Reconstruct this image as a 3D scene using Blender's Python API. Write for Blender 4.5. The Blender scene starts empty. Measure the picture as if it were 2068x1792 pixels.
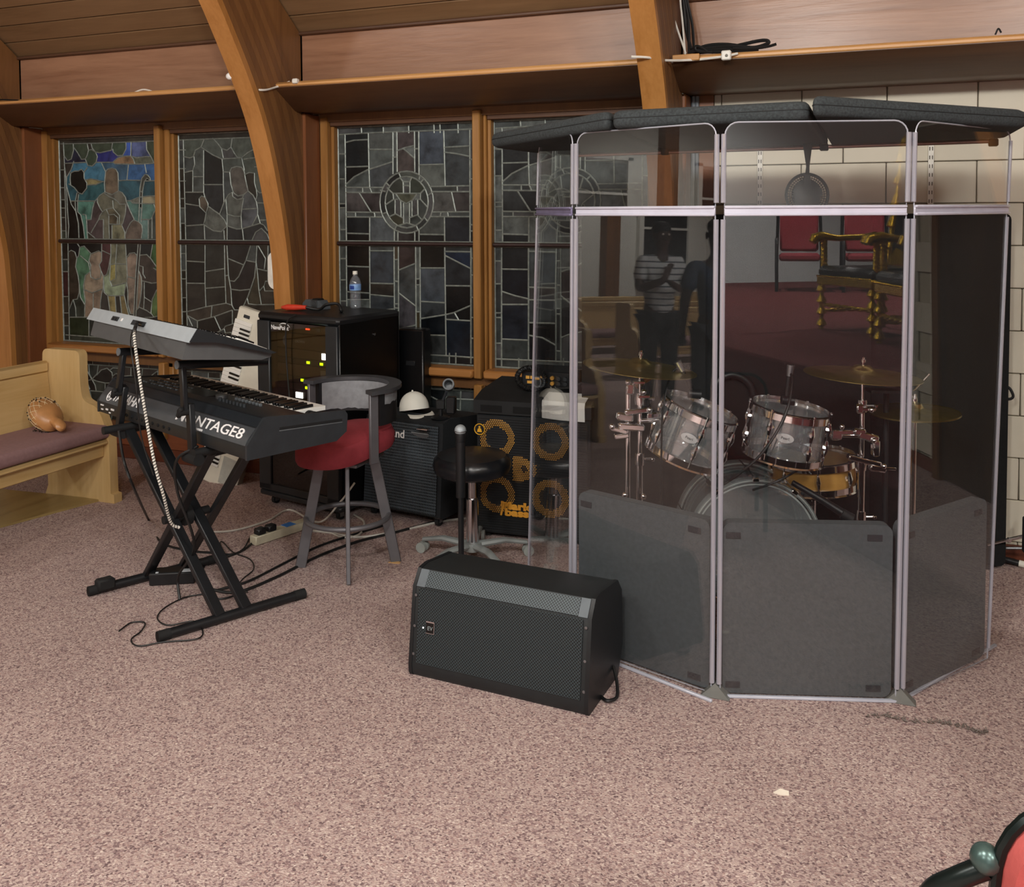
import bpy, bmesh, math, random
import numpy as np
from mathutils import Vector, Matrix

random.seed(7)
SC = bpy.context.scene
COL = SC.collection

# ------------------------------------------------------------------ camera
F_PX, CX, CY, EYE = 1900.0, 1034.0, 506.35, 1.69
_yaw, _pitch, _roll = .379182, .0428993, .004896
_f = Vector((-math.sin(_yaw)*math.cos(_pitch), math.cos(_yaw)*math.cos(_pitch), -math.sin(_pitch)))
_r = _f.cross(Vector((0, 0, 1))).normalized()
_d = _f.cross(_r)
_c, _s = math.cos(_roll), math.sin(_roll)
C_R = _c*_r + _s*_d
C_D = -_s*_r + _c*_d
C_F = _f
C_P = Vector((0, 0, EYE))
cam_data = bpy.data.cameras.new('camera')
cam = bpy.data.objects.new('camera', cam_data)
COL.objects.link(cam)
cam_data.sensor_fit = 'HORIZONTAL'
cam_data.sensor_width = 36.0
cam_data.lens = 36.0*F_PX/2068.0
cam_data.shift_y = -(896.0-CY)/2068.0
cam_data.clip_start = 0.02
cam_data.clip_end = 200
m = Matrix.Identity(4)
for i in range(3):
    m[i][0] = C_R[i]; m[i][1] = -C_D[i]; m[i][2] = -C_F[i]; m[i][3] = C_P[i]
cam.matrix_world = m
SC.camera = cam

# ------------------------------------------------------------------ world, exposure
world = bpy.data.worlds.new('World')
SC.world = world
world.use_nodes = True
world.node_tree.nodes['Background'].inputs[0].default_value = (.9, .92, 1, 1)
world.node_tree.nodes['Background'].inputs[1].default_value = 0.0
SC.view_settings.view_transform = 'Standard'
SC.view_settings.look = 'None'
SC.view_settings.gamma = 1.0
SC.view_settings.use_curve_mapping = False
SC.view_settings.exposure = 0.55
SC.cycles.transparent_max_bounces = 24
SC.cycles.max_bounces = 10
SC.cycles.sample_clamp_indirect = 6.0
SC.cycles.use_denoising = True
SC.cycles.caustics_reflective = False
SC.cycles.caustics_refractive = False

# added lamps out of view, placed to shape floor falloff, glints and reflections (the fixtures are built further down, at the same places): x, y, z, watt
LAMPS = [(-5.2, -.9, 4.4, 90), (-2.5, .1, 3.4, 85), (-.6, .2, 3.2, 140), (1.5, .3, 3.3, 120), (-1.4, -2.4, 3.6, 110), (1.4, -2.4, 3.6, 120),
         (5.4, -1.6, 4.7, 1250), (3.4, -4.8, 4.7, 1250), (-3.2, -5.2, 4.9, 520), (-8.2, -3.6, 4.9, 1000)]
N_OPEN = 6          # the first shine all round, the rest are spots that spare the ceiling
for i, (x, y, z, w) in enumerate(LAMPS):
    L = bpy.data.lights.new('added_light', 'POINT' if i < N_OPEN else 'SPOT')
    L.energy = w
    L.color = (1, .965, .91)
    L.shadow_soft_size = .2
    if i >= N_OPEN:
        L.spot_size = math.radians(135); L.spot_blend = .6
    o = bpy.data.objects.new('added_light', L)
    COL.objects.link(o)
    o.location = (x, y, z)

# ------------------------------------------------------------------ pixel helpers: where a line of sight meets a plane of the room
def ray(px, py):
    return C_F + C_R*((px-CX)/F_PX) + C_D*((py-CY)/F_PX)
def G(px, py, z=0.0):
    q = ray(px, py); return C_P + q*((z-EYE)/q.z)
def W(px, py, Y):
    q = ray(px, py); return C_P + q*(Y/q.y)
def XP(px, py, X):
    q = ray(px, py); return C_P + q*(X/q.x)
def D(px, py, dep):
    return C_P + ray(px, py)*dep

# ------------------------------------------------------------------ materials
def lin(c):
    if isinstance(c, str):
        c = c.lstrip('#'); c = [int(c[i:i+2], 16) for i in (0, 2, 4)]
    r = []
    for v in c[:3]:
        v = v/255.0
        r.append(v/12.92 if v <= .04045 else ((v+.055)/1.055)**2.4)
    return (r[0], r[1], r[2], 1)

MATS = {}
def _new(name):
    mt = bpy.data.materials.new(name); mt.use_nodes = True
    nt = mt.node_tree
    return mt, nt, nt.nodes['Principled BSDF']

def _coords(nt, scale=(1, 1, 1)):
    tc = nt.nodes.new('ShaderNodeTexCoord'); mp = nt.nodes.new('ShaderNodeMapping')
    mp.inputs['Scale'].default_value = scale
    nt.links.new(tc.outputs['Object'], mp.inputs['Vector'])
    return mp.outputs['Vector']

def _noise(nt, vec, scale, detail=3, rough=.55, dist=0.0):
    n = nt.nodes.new('ShaderNodeTexNoise')
    n.inputs['Scale'].default_value = scale; n.inputs['Detail'].default_value = detail
    n.inputs['Roughness'].default_value = rough; n.inputs['Distortion'].default_value = dist
    nt.links.new(vec, n.inputs['Vector'])
    return n.outputs['Fac']

def _ramp(nt, fac, stops):
    r = nt.nodes.new('ShaderNodeValToRGB')
    el = r.color_ramp.elements
    while len(el) < len(stops):
        el.new(.5)
    for e, (p, c) in zip(el, stops):
        e.position = p; e.color = c
    nt.links.new(fac, r.inputs[0])
    return r.outputs[0]

def _bump(nt, bsdf, fac, strength, dist):
    b = nt.nodes.new('ShaderNodeBump')
    b.inputs['Strength'].default_value = strength; b.inputs['Distance'].default_value = dist
    nt.links.new(fac, b.inputs['Height']); nt.links.new(b.outputs[0], bsdf.inputs['Normal'])

def mix(a, b, t):
    return tuple(a[i]*(1-t)+b[i]*t for i in range(4))

def mat(name, col, rough=.5, metal=0.0, var=.12, scale=18, bump=0.0, spec=.5, emit=None, es=0.0, coat=0.0, alpha=1.0):
    """plain surface with faint procedural variation"""
    if name in MATS: return MATS[name]
    mt, nt, b = _new(name)
    c = lin(col)
    v = _coords(nt)
    f = _noise(nt, v, scale)
    lo = tuple(x*(1-var) for x in c[:3])+(1,); hi = tuple(min(1, x*(1+var)) for x in c[:3])+(1,)
    nt.links.new(_ramp(nt, f, [(.3, lo), (.7, hi)]), b.inputs['Base Color'])
    b.inputs['Roughness'].default_value = rough
    b.inputs['Metallic'].default_value = metal
    b.inputs['Specular IOR Level'].default_value = spec
    b.inputs['Coat Weight'].default_value = coat
    b.inputs['Alpha'].default_value = alpha
    if bump:
        _bump(nt, b, _noise(nt, v, scale*6, 2), bump, .002)
    if emit:
        b.inputs['Emission Color'].default_value = lin(emit); b.inputs['Emission Strength'].default_value = es
    MATS[name] = mt
    return mt

def wood(name, c1, c2, axis='X', rough=.42, grain=9.0, spec=.5, wave=.6, bump=.15):
    if name in MATS: return MATS[name]
    mt, nt, b = _new(name)
    s = {'X': (.09, 1, 1), 'Y': (1, .09, 1), 'Z': (1, 1, .09)}[axis]
    v = _coords(nt, s)
    n1 = _noise(nt, v, grain, 5, .6, wave)
    n2 = _noise(nt, v, grain*9, 3, .6)
    mx = nt.nodes.new('ShaderNodeMath'); mx.operation = 'MULTIPLY_ADD'
    mx.inputs[1].default_value = .35
    nt.links.new(n2, mx.inputs[0]); nt.links.new(n1, mx.inputs[2])
    a, c = lin(c1), lin(c2)
    nt.links.new(_ramp(nt, mx.outputs[0], [(.42, a), (.62, mix(a, c, .55)), (.85, c)]), b.inputs['Base Color'])
    b.inputs['Roughness'].default_value = rough
    b.inputs['Specular IOR Level'].default_value = spec
    if bump: _bump(nt, b, mx.outputs[0], bump, .004)
    MATS[name] = mt
    return mt

def acrylic(name, tint=(1, 1, 1), f0=.045, haze=.0, hazecol='c8ccd2', gloss=.0):
    """clear plastic sheet: straight-through transmission with a Schlick reflection and a trace of haze"""
    if name in MATS: return MATS[name]
    mt = bpy.data.materials.new(name); mt.use_nodes = True
    nt = mt.node_tree; nt.nodes.clear()
    out = nt.nodes.new('ShaderNodeOutputMaterial')
    tr = nt.nodes.new('ShaderNodeBsdfTransparent'); tr.inputs[0].default_value = (*tint, 1)
    gl = nt.nodes.new('ShaderNodeBsdfGlossy'); gl.inputs['Roughness'].default_value = gloss
    gl.inputs['Color'].default_value = (1, 1, 1, 1)
    lw = nt.nodes.new('ShaderNodeLayerWeight'); lw.inputs['Blend'].default_value = .5
    p = nt.nodes.new('ShaderNodeMath'); p.operation = 'POWER'; p.inputs[1].default_value = 5
    nt.links.new(lw.outputs['Facing'], p.inputs[0])
    ma = nt.nodes.new('ShaderNodeMath'); ma.operation = 'MULTIPLY_ADD'
    ma.inputs[1].default_value = 1-f0; ma.inputs[2].default_value = f0
    nt.links.new(p.outputs[0], ma.inputs[0])
    base = tr.outputs[0]
    if haze:
        df = nt.nodes.new('ShaderNodeBsdfDiffuse'); df.inputs[0].default_value = lin(hazecol)
        m0 = nt.nodes.new('ShaderNodeMixShader'); m0.inputs[0].default_value = haze
        nt.links.new(base, m0.inputs[1]); nt.links.new(df.outputs[0], m0.inputs[2]); base = m0.outputs[0]
    mx = nt.nodes.new('ShaderNodeMixShader')
    nt.links.new(ma.outputs[0], mx.inputs[0]); nt.links.new(base, mx.inputs[1]); nt.links.new(gl.outputs[0], mx.inputs[2])
    nt.links.new(mx.outputs[0], out.inputs['Surface'])
    MATS[name] = mt
    return mt

def stained(col, name=None):
    """leaded glass seen at night: cloudy patina over a dark pane"""
    name = name or 'stained_'+col
    if name in MATS: return MATS[name]
    mt, nt, b = _new(name)
    c = lin(col); g_ = .3*c[0]+.55*c[1]+.15*c[2]; c = tuple((x*.74+g_*.26)*.86 for x in c[:3])+(1,)
    v = _coords(nt)
    f = _noise(nt, v, 11, 4, .6, .3)
    dk = tuple(x*.35 for x in c[:3])+(1,)
    hi = tuple(min(1, x*1.5+.004) for x in c[:3])+(1,)
    nt.links.new(_ramp(nt, f, [(.3, dk), (.5, c), (.72, hi)]), b.inputs['Base Color'])
    b.inputs['Roughness'].default_value = .28
    b.inputs['Specular IOR Level'].default_value = .45
    _bump(nt, b, _noise(nt, v, 30, 2), .25, .004)
    MATS[name] = mt
    return mt

def carpet(name, cols, scale=170):
    if name in MATS: return MATS[name]
    mt, nt, b = _new(name)
    v = _coords(nt)
    vo = nt.nodes.new('ShaderNodeTexVoronoi'); vo.inputs['Scale'].default_value = scale
    nt.links.new(v, vo.inputs['Vector'])
    sep = nt.nodes.new('ShaderNodeSeparateColor'); nt.links.new(vo.outputs['Color'], sep.inputs[0])
    st = [(i/(len(cols)), lin(c)) for i, c in enumerate(cols)]
    col = _ramp(nt, sep.outputs[0], st)
    big = _noise(nt, v, 2.2, 4)
    mx = nt.nodes.new('ShaderNodeMix'); mx.data_type = 'RGBA'; mx.blend_type = 'MULTIPLY'
    mx.inputs[0].default_value = .5
    nt.links.new(col, mx.inputs[6])
    nt.links.new(_ramp(nt, big, [(.3, (.78, .76, .76, 1)), (.7, (1, 1, 1, 1))]), mx.inputs[7])
    nt.links.new(mx.outputs[2], b.inputs['Base Color'])
    b.inputs['Roughness'].default_value = .95
    b.inputs['Specular IOR Level'].default_value = .1
    n = _noise(nt, v, scale*1.1, 2)
    _bump(nt, b, n, .9, .006)
    MATS[name] = mt
    return mt

# ------------------------------------------------------------------ mesh builder
def frame(o, x, y, z):
    m = Matrix.Identity(4)
    for i in range(3):
        m[i][0] = x[i]; m[i][1] = y[i]; m[i][2] = z[i]; m[i][3] = o[i]
    return m
def T(x, y, z): return Matrix.Translation((x, y, z))
def RX(a): return Matrix.Rotation(math.radians(a), 4, 'X')
def RY(a): return Matrix.Rotation(math.radians(a), 4, 'Y')
def RZ(a): return Matrix.Rotation(math.radians(a), 4, 'Z')
def along(p, q, up=(0, 0, 1)):
    """matrix whose Z axis runs from p to q"""
    p = Vector(p); z = (Vector(q)-p).normalized(); u = Vector(up)
    if abs(z.dot(u)) > .98: u = Vector((1, 0, 0))
    x = u.cross(z).normalized(); y = z.cross(x)
    return frame(p, x, y, z)

class MB:
    def __init__(s): s.v = []; s.f = []
    def add(s, vs, fs, M=None):
        o = len(s.v)
        if M is not None: vs = [M @ Vector(p) for p in vs]
        s.v += [tuple(p) for p in vs]
        s.f += [tuple(i+o for i in f) for f in fs]
        return s
    def box(s, c, d, M=None, bev=0.0):
        hx, hy, hz = d[0]/2, d[1]/2, d[2]/2
        b = min(bev, hx*.9, hy*.9, hz*.9)
        if b <= 0:
            vs = [(c[0]+x*hx, c[1]+y*hy, c[2]+z*hz) for x in (-1, 1) for y in (-1, 1) for z in (-1, 1)]
            fs = [(0, 1, 3, 2), (4, 6, 7, 5), (0, 4, 5, 1), (2, 3, 7, 6), (0, 2, 6, 4), (1, 5, 7, 3)]
            return s.add(vs, fs, M)
        vs = []; idx = {}
        for x in (-1, 1):
            for y in (-1, 1):
                for z in (-1, 1):
                    for k in range(3):
                        h = [hx-b, hy-b, hz-b]; h[k] += b
                        idx[(x, y, z, k)] = len(vs)
                        vs.append((c[0]+x*h[0], c[1]+y*h[1], c[2]+z*h[2]))
        fs = []
        for k in range(3):
            a, e = [(1, 2), (2, 0), (0, 1)][k]
            for sg in (-1, 1):
                q = []
                for (u, w) in ((-1, -1), (1, -1), (1, 1), (-1, 1)):
                    t = [0, 0, 0]; t[k] = sg; t[a] = u; t[e] = w
                    q.append(idx[(*t, k)])
                fs.append(tuple(q if sg > 0 else q[::-1]))
        for k in range(3):
            a, e = [(1, 2), (2, 0), (0, 1)][k]
            for u in (-1, 1):
                for w in (-1, 1):
                    t0 = [0, 0, 0]; t1 = [0, 0, 0]
                    t0[k] = -1; t1[k] = 1
                    for t in (t0, t1): t[a] = u; t[e] = w
                    q = [idx[(*t0, a)], idx[(*t1, a)], idx[(*t1, e)], idx[(*t0, e)]]
                    fs.append(tuple(q if u*w < 0 else q[::-1]))
        for x in (-1, 1):
            for y in (-1, 1):
                for z in (-1, 1):
                    q = [idx[(x, y, z, k)] for k in range(3)]
                    fs.append(tuple(q if x*y*z > 0 else q[::-1]))
        return s.add(vs, fs, M)
    def prism(s, poly, h0, h1, M=None):
        n = len(poly)
        a = sum(poly[i][0]*poly[(i+1) % n][1]-poly[(i+1) % n][0]*poly[i][1] for i in range(n))
        if a < 0: poly = poly[::-1]
        vs = [(p[0], p[1], h0) for p in poly]+[(p[0], p[1], h1) for p in poly]
        fs = [tuple(range(n))[::-1], tuple(range(n, 2*n))]
        fs += [(i, (i+1) % n, n+(i+1) % n, n+i) for i in range(n)]
        if h1 < h0: fs = [f[::-1] for f in fs]
        return s.add(vs, fs, M)
    def tube(s, pts, r, n=8, closed=False, M=None, flat=1.0):
        pts = [Vector(p) for p in pts]
        k = len(pts)
        rs = r if isinstance(r, (list, tuple)) else [r]*k
        vs = []; fs = []
        prev = None
        for i, p in enumerate(pts):
            if closed: t = pts[(i+1) % k]-pts[i-1]
            else: t = pts[min(i+1, k-1)]-pts[max(i-1, 0)]
            if t.length < 1e-9: t = Vector((0, 0, 1))
            t.normalize()
            if prev is None:
                u = Vector((0, 0, 1)) if abs(t.z) < .9 else Vector((1, 0, 0))
                x = u.cross(t).normalized()
            else:
                x = (prev-t*prev.dot(t))
                x = x.normalized() if x.length > 1e-6 else Vector((1, 0, 0)).cross(t).normalized()
            prev = x
            y = t.cross(x)
            for j in range(n):
                a = 2*math.pi*j/n
                vs.append(p+x*math.cos(a)*rs[i]+y*math.sin(a)*rs[i]*flat)
        m_ = k if closed else k-1
        for i in range(m_):
            for j in range(n):
                a, b = i*n+j, i*n+(j+1) % n
                c, d = ((i+1) % k)*n+(j+1) % n, ((i+1) % k)*n+j
                fs.append((a, b, c, d))
        if not closed:
            fs.append(tuple(range(n))[::-1]); fs.append(tuple(range((k-1)*n, k*n)))
        return s.add(vs, fs, M)
    def cyl(s, p, q, r, n=16, r2=None):
        return s.tube([p, q], [r, r if r2 is None else r2], n)
    def lathe(s, prof, n=24, M=None, a0=0, a1=360):
        full = abs(a1-a0) >= 359.9
        vs = []; fs = []
        m_ = n if full else n+1
        for (r, z) in prof:
            for j in range(m_):
                a = math.radians(a0+(a1-a0)*j/n)
                vs.append((r*math.cos(a), r*math.sin(a), z))
        for i in range(len(prof)-1):
            for j in range(n):
                j2 = (j+1) % m_ if full else j+1
                fs.append((i*m_+j, i*m_+j2, (i+1)*m_+j2, (i+1)*m_+j))
        return s.add(vs, fs, M)
    def sphere(s, c, r, n=16, k=10, M=None):
        rx, ry, rz = r if isinstance(r, (list, tuple)) else (r, r, r)
        vs = []; fs = []
        for i in range(k+1):
            t = math.pi*i/k
            for j in range(n):
                a = 2*math.pi*j/n
                vs.append((c[0]+rx*math.sin(t)*math.cos(a), c[1]+ry*math.sin(t)*math.sin(a), c[2]-rz*math.cos(t)))
        for i in range(k):
            for j in range(n):
                fs.append((i*n+j, i*n+(j+1) % n, (i+1)*n+(j+1) % n, (i+1)*n+j))
        return s.add(vs, fs, M)
    def ring(s, c, R, r, n=24, k=8, M=None):
        pts = [(c[0]+R*math.cos(2*math.pi*i/n), c[1]+R*math.sin(2*math.pi*i/n), c[2]) for i in range(n)]
        return s.tube(pts, r, k, closed=True, M=M)

WM = {}     # world matrix of every object built here, for world-space part meshes
def ob(name, mb, material, parent=None, world=True, angle=38):
    """link one mesh object; with world=True the builder's coordinates are room coordinates"""
    vs = mb.v
    pm = WM.get(parent.name, Matrix.Identity(4)) if parent else Matrix.Identity(4)
    if world and parent:
        inv = pm.inverted(); vs = [inv @ Vector(p) for p in vs]
    me = bpy.data.meshes.new(name)
    me.from_pydata([tuple(p) for p in vs], [], mb.f)
    bm = bmesh.new(); bm.from_mesh(me)
    bmesh.ops.remove_doubles(bm, verts=bm.verts, dist=1e-6)
    bmesh.ops.recalc_face_normals(bm, faces=bm.faces)
    bm.to_mesh(me); bm.free()
    me.polygons.foreach_set('use_smooth', [True]*len(me.polygons))
    me.set_sharp_from_angle(angle=math.radians(angle))
    me.materials.append(material)
    o = bpy.data.objects.new(name, me)
    COL.objects.link(o)
    if parent: o.parent = parent
    WM[o.name] = pm
    return o
def tag(o, label=None, cat=None, group=None, kind=None):
    if label: o['label'] = label
    if cat: o['category'] = cat
    if group: o['group'] = group
    if kind: o['kind'] = kind
    return o
def thing(name, label, cat, loc=(0, 0, 0), rz=0.0, group=None, rot=None):
    e = bpy.data.objects.new(name, None)
    COL.objects.link(e)
    e.empty_display_size = .05
    M_ = Matrix.Translation(loc) @ (rot if rot is not None else RZ(rz))
    e.matrix_world = M_
    WM[e.name] = M_.copy()
    return tag(e, label, cat, group)
def share(src, name, parent, M_):
    """another object on the same mesh data, placed by M_ in its parent's frame"""
    o = bpy.data.objects.new(name, src.data)
    COL.objects.link(o); o.parent = parent; o.matrix_local = M_
    WM[o.name] = WM.get(parent.name, Matrix.Identity(4)) @ M_
    return o
def copy_tree(o, parent=None, M_=None, label=None):
    c = o.copy(); COL.objects.link(c); c.parent = parent
    if M_ is not None: c.matrix_world = M_
    if label: c['label'] = label
    WM[c.name] = M_ if M_ is not None else WM.get(o.name, Matrix.Identity(4))
    for ch in list(o.children):
        k = copy_tree(ch, c)
        k.matrix_local = ch.matrix_local
    return c
def struct(name, mb, material, parent=None, label=None):
    o = ob(name, mb, material, parent)
    if not parent: o['kind'] = 'structure'
    if label: o['label'] = label
    return o

def text(name, body, size, material, parent, M_, extrude=.0008, align='CENTER', sx=1.0, bold=0.0, shear=0.0):
    """lettering as flat mesh, drawn in the XY plane of M_ (room coordinates)"""
    cu = bpy.data.curves.new('txt', 'FONT')
    cu.body = body; cu.size = size; cu.extrude = extrude; cu.align_x = align; cu.align_y = 'CENTER'
    cu.offset = bold; cu.shear = shear; cu.resolution_u = 3
    tmp = bpy.data.objects.new('txt', cu); COL.objects.link(tmp)
    dg = bpy.context.evaluated_depsgraph_get()
    me = bpy.data.meshes.new_from_object(tmp.evaluated_get(dg))
    bpy.data.objects.remove(tmp); bpy.data.curves.remove(cu)
    pm = WM.get(parent.name, Matrix.Identity(4)) if parent else Matrix.Identity(4)
    S = Matrix.Diagonal((sx, 1, 1, 1))
    me.transform(pm.inverted() @ M_ @ S)
    me.materials.clear(); me.materials.append(material)
    o = bpy.data.objects.new(name, me); COL.objects.link(o)
    if parent: o.parent = parent
    WM[o.name] = pm
    return o

def spline(pts, n=8, closed=False):
    """Catmull-Rom through points"""
    P = [Vector(p) for p in pts]; k = len(P); out = []
    rng = range(k if closed else k-1)
    for i in rng:
        p0 = P[i-1] if (closed or i > 0) else P[0]*2-P[1]
        p1 = P[i]; p2 = P[(i+1) % k]
        p3 = P[(i+2) % k] if (closed or i+2 < k) else p2*2-p1
        for j in range(n):
            t = j/n
            out.append(.5*((2*p1)+(p2-p0)*t+(2*p0-5*p1+4*p2-p3)*t*t+(3*p1-p0-3*p2+p3)*t**3))
    if not closed: out.append(P[-1])
    return out
def smooth2(pts, n=6, closed=False):
    return [(p.x, p.y) for p in spline([(a, b, 0) for a, b in pts], n, closed)]
def arc2(cx, cy, r, a0, a1, n=8):
    return [(cx+r*math.cos(math.radians(a0+(a1-a0)*i/n)), cy+r*math.sin(math.radians(a0+(a1-a0)*i/n))) for i in range(n+1)]
def rrect(x0, y0, x1, y1, r, n=4):
    return arc2(x1-r, y1-r, r, 0, 90, n)+arc2(x0+r, y1-r, r, 90, 180, n)+arc2(x0+r, y0+r, r, 180, 270, n)+arc2(x1-r, y0+r, r, 270, 360, n)

# ================================================================== the room
YW = 4.98
ARCH_X = [-5.625, -3.33, -1.035, 1.26, 3.555]
AH = .058
M_CARPET = carpet('carpet_mauve', ['766263', '98807f', 'b6a09b', 'c8b3ab', 'ac8f8a', 'dccac0', '927878', 'c3ada6'], 165)
M_STAGE = carpet('carpet_burgundy', ['5a2c2e', '6e3a3a', '7c4644', '673234'], 120)
M_ARCH_F = wood('glulam_front', '9c662f', 'bd854a', 'Z', .38, 7)  # lighter than the sides: front varnish plus its brighter light put into the colour
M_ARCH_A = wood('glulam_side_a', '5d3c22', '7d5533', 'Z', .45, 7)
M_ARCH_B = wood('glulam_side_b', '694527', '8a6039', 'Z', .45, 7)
M_COVE = wood('cove_wood', '4a3020', '65462f', 'X', .42, 6)
M_CAP = wood('cap_wood', 'b8844e', 'd8a468', 'X', .4, 5)
M_FRIEZE = wood('frieze_plywood', '825a42', 'a67c60', 'X', .32, 5.5, wave=2.2, bump=.35)
M_PLANK = wood('ceiling_plank', '6e5338', '8f7050', 'X', .45, 6)
M_FRAME = wood('frame_oak', '835728', 'a97a42', 'Z', .4, 7)
M_FRAMEX = wood('frame_oak_rail', '8f5c2c', 'b57e46', 'X', .4, 7)
M_JAMB = wood('jamb_brown', '5b3a1f', '74502c', 'Z', .45, 7)
M_POST = wood('post_red', '6b3f26', '875433', 'Z', .4, 7)
M_HEAD = wood('head_brown', '4a3020', '634430', 'X', .5, 7)
M_WAINS = wood('wainscot_red', '7a4328', '96583a', 'X', .4, 6)
M_BASE = wood('baseboard_red', '5a2e1f', '74402c', 'X', .4, 6)
M_BLOCK = mat('block_paint', 'd2ccba', .62, var=.03, scale=3, bump=.35)
M_JOINT = mat('block_joint', 'b8b09c', .8, var=.04)
M_LEAD = mat('lead_came', '8a928c', .42, .35, var=.25, scale=40)
M_NIGHT = mat('night_backing', '06080a', .6)
M_BAR = mat('saddle_bar', '3a2a28', .4, .3)
M_PLASTER = mat('plaster_white', 'd9d8d0', .75, var=.03, scale=2)
M_PLASTERG = mat('plaster_grey', 'd3d8d8', .75, var=.03, scale=2)

# floor
fl = MB(); fl.box((0, -3.9, -.05), (24, 17.9, .1))
floor = struct('floor', fl, M_CARPET, label='speckled mauve and tan carpet')
sm = MB()
seam = [G(1752+x, y) for x, y in ((0, 1448), (30, 1447), (55, 1453), (90, 1460), (130, 1462), (165, 1465), (190, 1470), (215, 1478), (230, 1484), (245, 1479))]
for k in range(len(seam)-1):
    a, b = seam[k], seam[k+1]
    for j in range(9):
        t = j/9.0; p = a.lerp(b, t)+Vector((random.uniform(-.008, .008), random.uniform(-.008, .008), .004))
        sm.tube([p, p+Vector((random.uniform(-.014, .014), random.uniform(-.01, .01), random.uniform(.002, .01)))], .002, 4)
so = struct('frayed_seam', sm, mat('seam_thread', '6b625c', .9), floor, 'frayed carpet seam'); so['kind'] = 'stuff'

# ceiling: slope over this side, built of planks near the wall
SL = math.atan(.75); CS, SN = math.cos(SL), math.sin(SL)
def slope(t, off=0.0):           # t metres up the slope from the frieze; off outwards
    return (4.84-t*CS+off*SN, 2.755+t*SN+off*CS)
cl = MB()
y0, z0 = slope(0, .03); y1, z1 = slope(11.1, .03)
for (ya, za, yb, zb) in ((y0, z0, y1, z1), (-12.88, 2.78, y1, z1)):
    cl.add([(-11.2, ya, za), (11.2, ya, za), (11.2, yb, zb), (-11.2, yb, zb), (-11.2, ya, za+.08), (11.2, ya, za+.08), (11.2, yb, zb+.08), (-11.2, yb, zb+.08)],
           [(0, 1, 2, 3), (4, 7, 6, 5), (0, 4, 5, 1), (2, 6, 7, 3), (1, 5, 6, 2), (0, 3, 7, 4)])
ceiling = struct('ceiling', cl, wood('ceiling_far', '6e5338', '8f7050', 'X', .5, 6), label='sloping ceiling of stained wooden planks')
pw = .142
pl0 = None
for k in range(14):
    ya, za = slope(k*pw+pw/2, .015)
    Mk = T(0, ya, za) @ RX(-math.degrees(SL))
    if pl0 is None:
        b = MB(); b.box((0, 0, 0), (17, pw-.007, .03), Mk, .004)
        pl0 = ob('plank', b, M_PLANK, ceiling)
        # local copy for sharing
        pl0.data.transform(Mk.inverted()); pl0.matrix_local = Mk
    else:
        share(pl0, 'plank', ceiling, T(random.uniform(-.8, .8), 0, 0) @ Mk)
b = MB(); b.box((-1, 4.815, 2.752), (17, .028, .022), None, .006)
ob('edge_moulding', b, M_HEAD, ceiling)

# arches: glued laminations following the curve
INNER = [(4.70, 0), (4.69, .6), (4.68, 1.0), (4.665, 1.2), (4.65, 1.4), (4.61, 1.62), (4.56, 1.82), (4.50, 2.02), (4.42, 2.22), (4.31, 2.42), (4.18, 2.62), (4.04, 2.82), (3.86, 3.03), (3.62, 3.27), (3.3, 3.53), (2.6, 4.07), (1, 5.27), (-1.2, 6.92), (-3.6, 8.72)]
cur = smooth2(INNER, 3)
def offs(d):
    r = []
    for i, (y, z) in enumerate(cur):
        a = cur[max(i-1, 0)]; c = cur[min(i+1, len(cur)-1)]
        ty, tz = c[0]-a[0], c[1]-a[1]; l = math.hypot(ty, tz)
        ny, nz = tz/l, -ty/l
        yy, zz = y+ny*d, z+nz*d
        if zz < 2.12: yy = min(yy, 4.842)
        elif zz < 2.75: yy = min(yy, 4.842+(zz-2.12)*.02)
        r.append((yy, zz))
    return r
NL = 9; LT = .042
lam = []
for k in range(NL):
    A, B = offs(k*LT), offs((k+1)*LT-.0025)
    b = MB(); n = len(A)
    vs = []
    for sx in (-AH, AH):
        vs += [(sx, y, z) for y, z in A]+[(sx, y, z) for y, z in B]
    fs = []
    for i in range(n-1):
        fs += [(i, i+1, n+i+1, n+i), (2*n+i, 3*n+i, 3*n+i+1, 2*n+i+1), (i, 2*n+i, 2*n+i+1, i+1), (n+i, n+i+1, 3*n+i+1, 3*n+i)]
    b.add(vs, fs); lam.append(b)
lam_src = None
for i, ax in enumerate(ARCH_X):
    root = bpy.data.objects.new('arch_beam', None); COL.objects.link(root); root.location = (ax, 0, 0)
    WM[root.name] = T(ax, 0, 0)
    tag(root, ['laminated wooden arch at the far left beyond the pew', 'laminated wooden arch between the two stained glass bays', 'laminated wooden arch behind the drum shield', 'laminated wooden arch to the right of the drum shield', 'laminated wooden arch beside the platform'][i], kind='structure')
    if lam_src is None:
        lam_src = []
        for k, b in enumerate(lam):
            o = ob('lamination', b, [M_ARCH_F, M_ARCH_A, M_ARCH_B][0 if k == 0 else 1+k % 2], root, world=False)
            lam_src.append(o)
    else:
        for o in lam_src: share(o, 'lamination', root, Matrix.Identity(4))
    # web filling the knee between arch and roof, and the flat post behind the foot
    w = MB(); w.prism([(4.40, 2.44), (4.82, 2.44), (4.82, 2.75), (4.3, 3.145), (4.0, 3.1)], -.05, .05, frame((0, 0, 0), (0, 1, 0), (0, 0, 1), (1, 0, 0)))
    ob('knee_web', w, M_ARCH_B, root, world=False)
    w = MB(); w.box((.0, 4.90, 1.14), (.15, .16, 2.28), None, .006)
    ob('post', w, M_POST, root, world=False)

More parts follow.
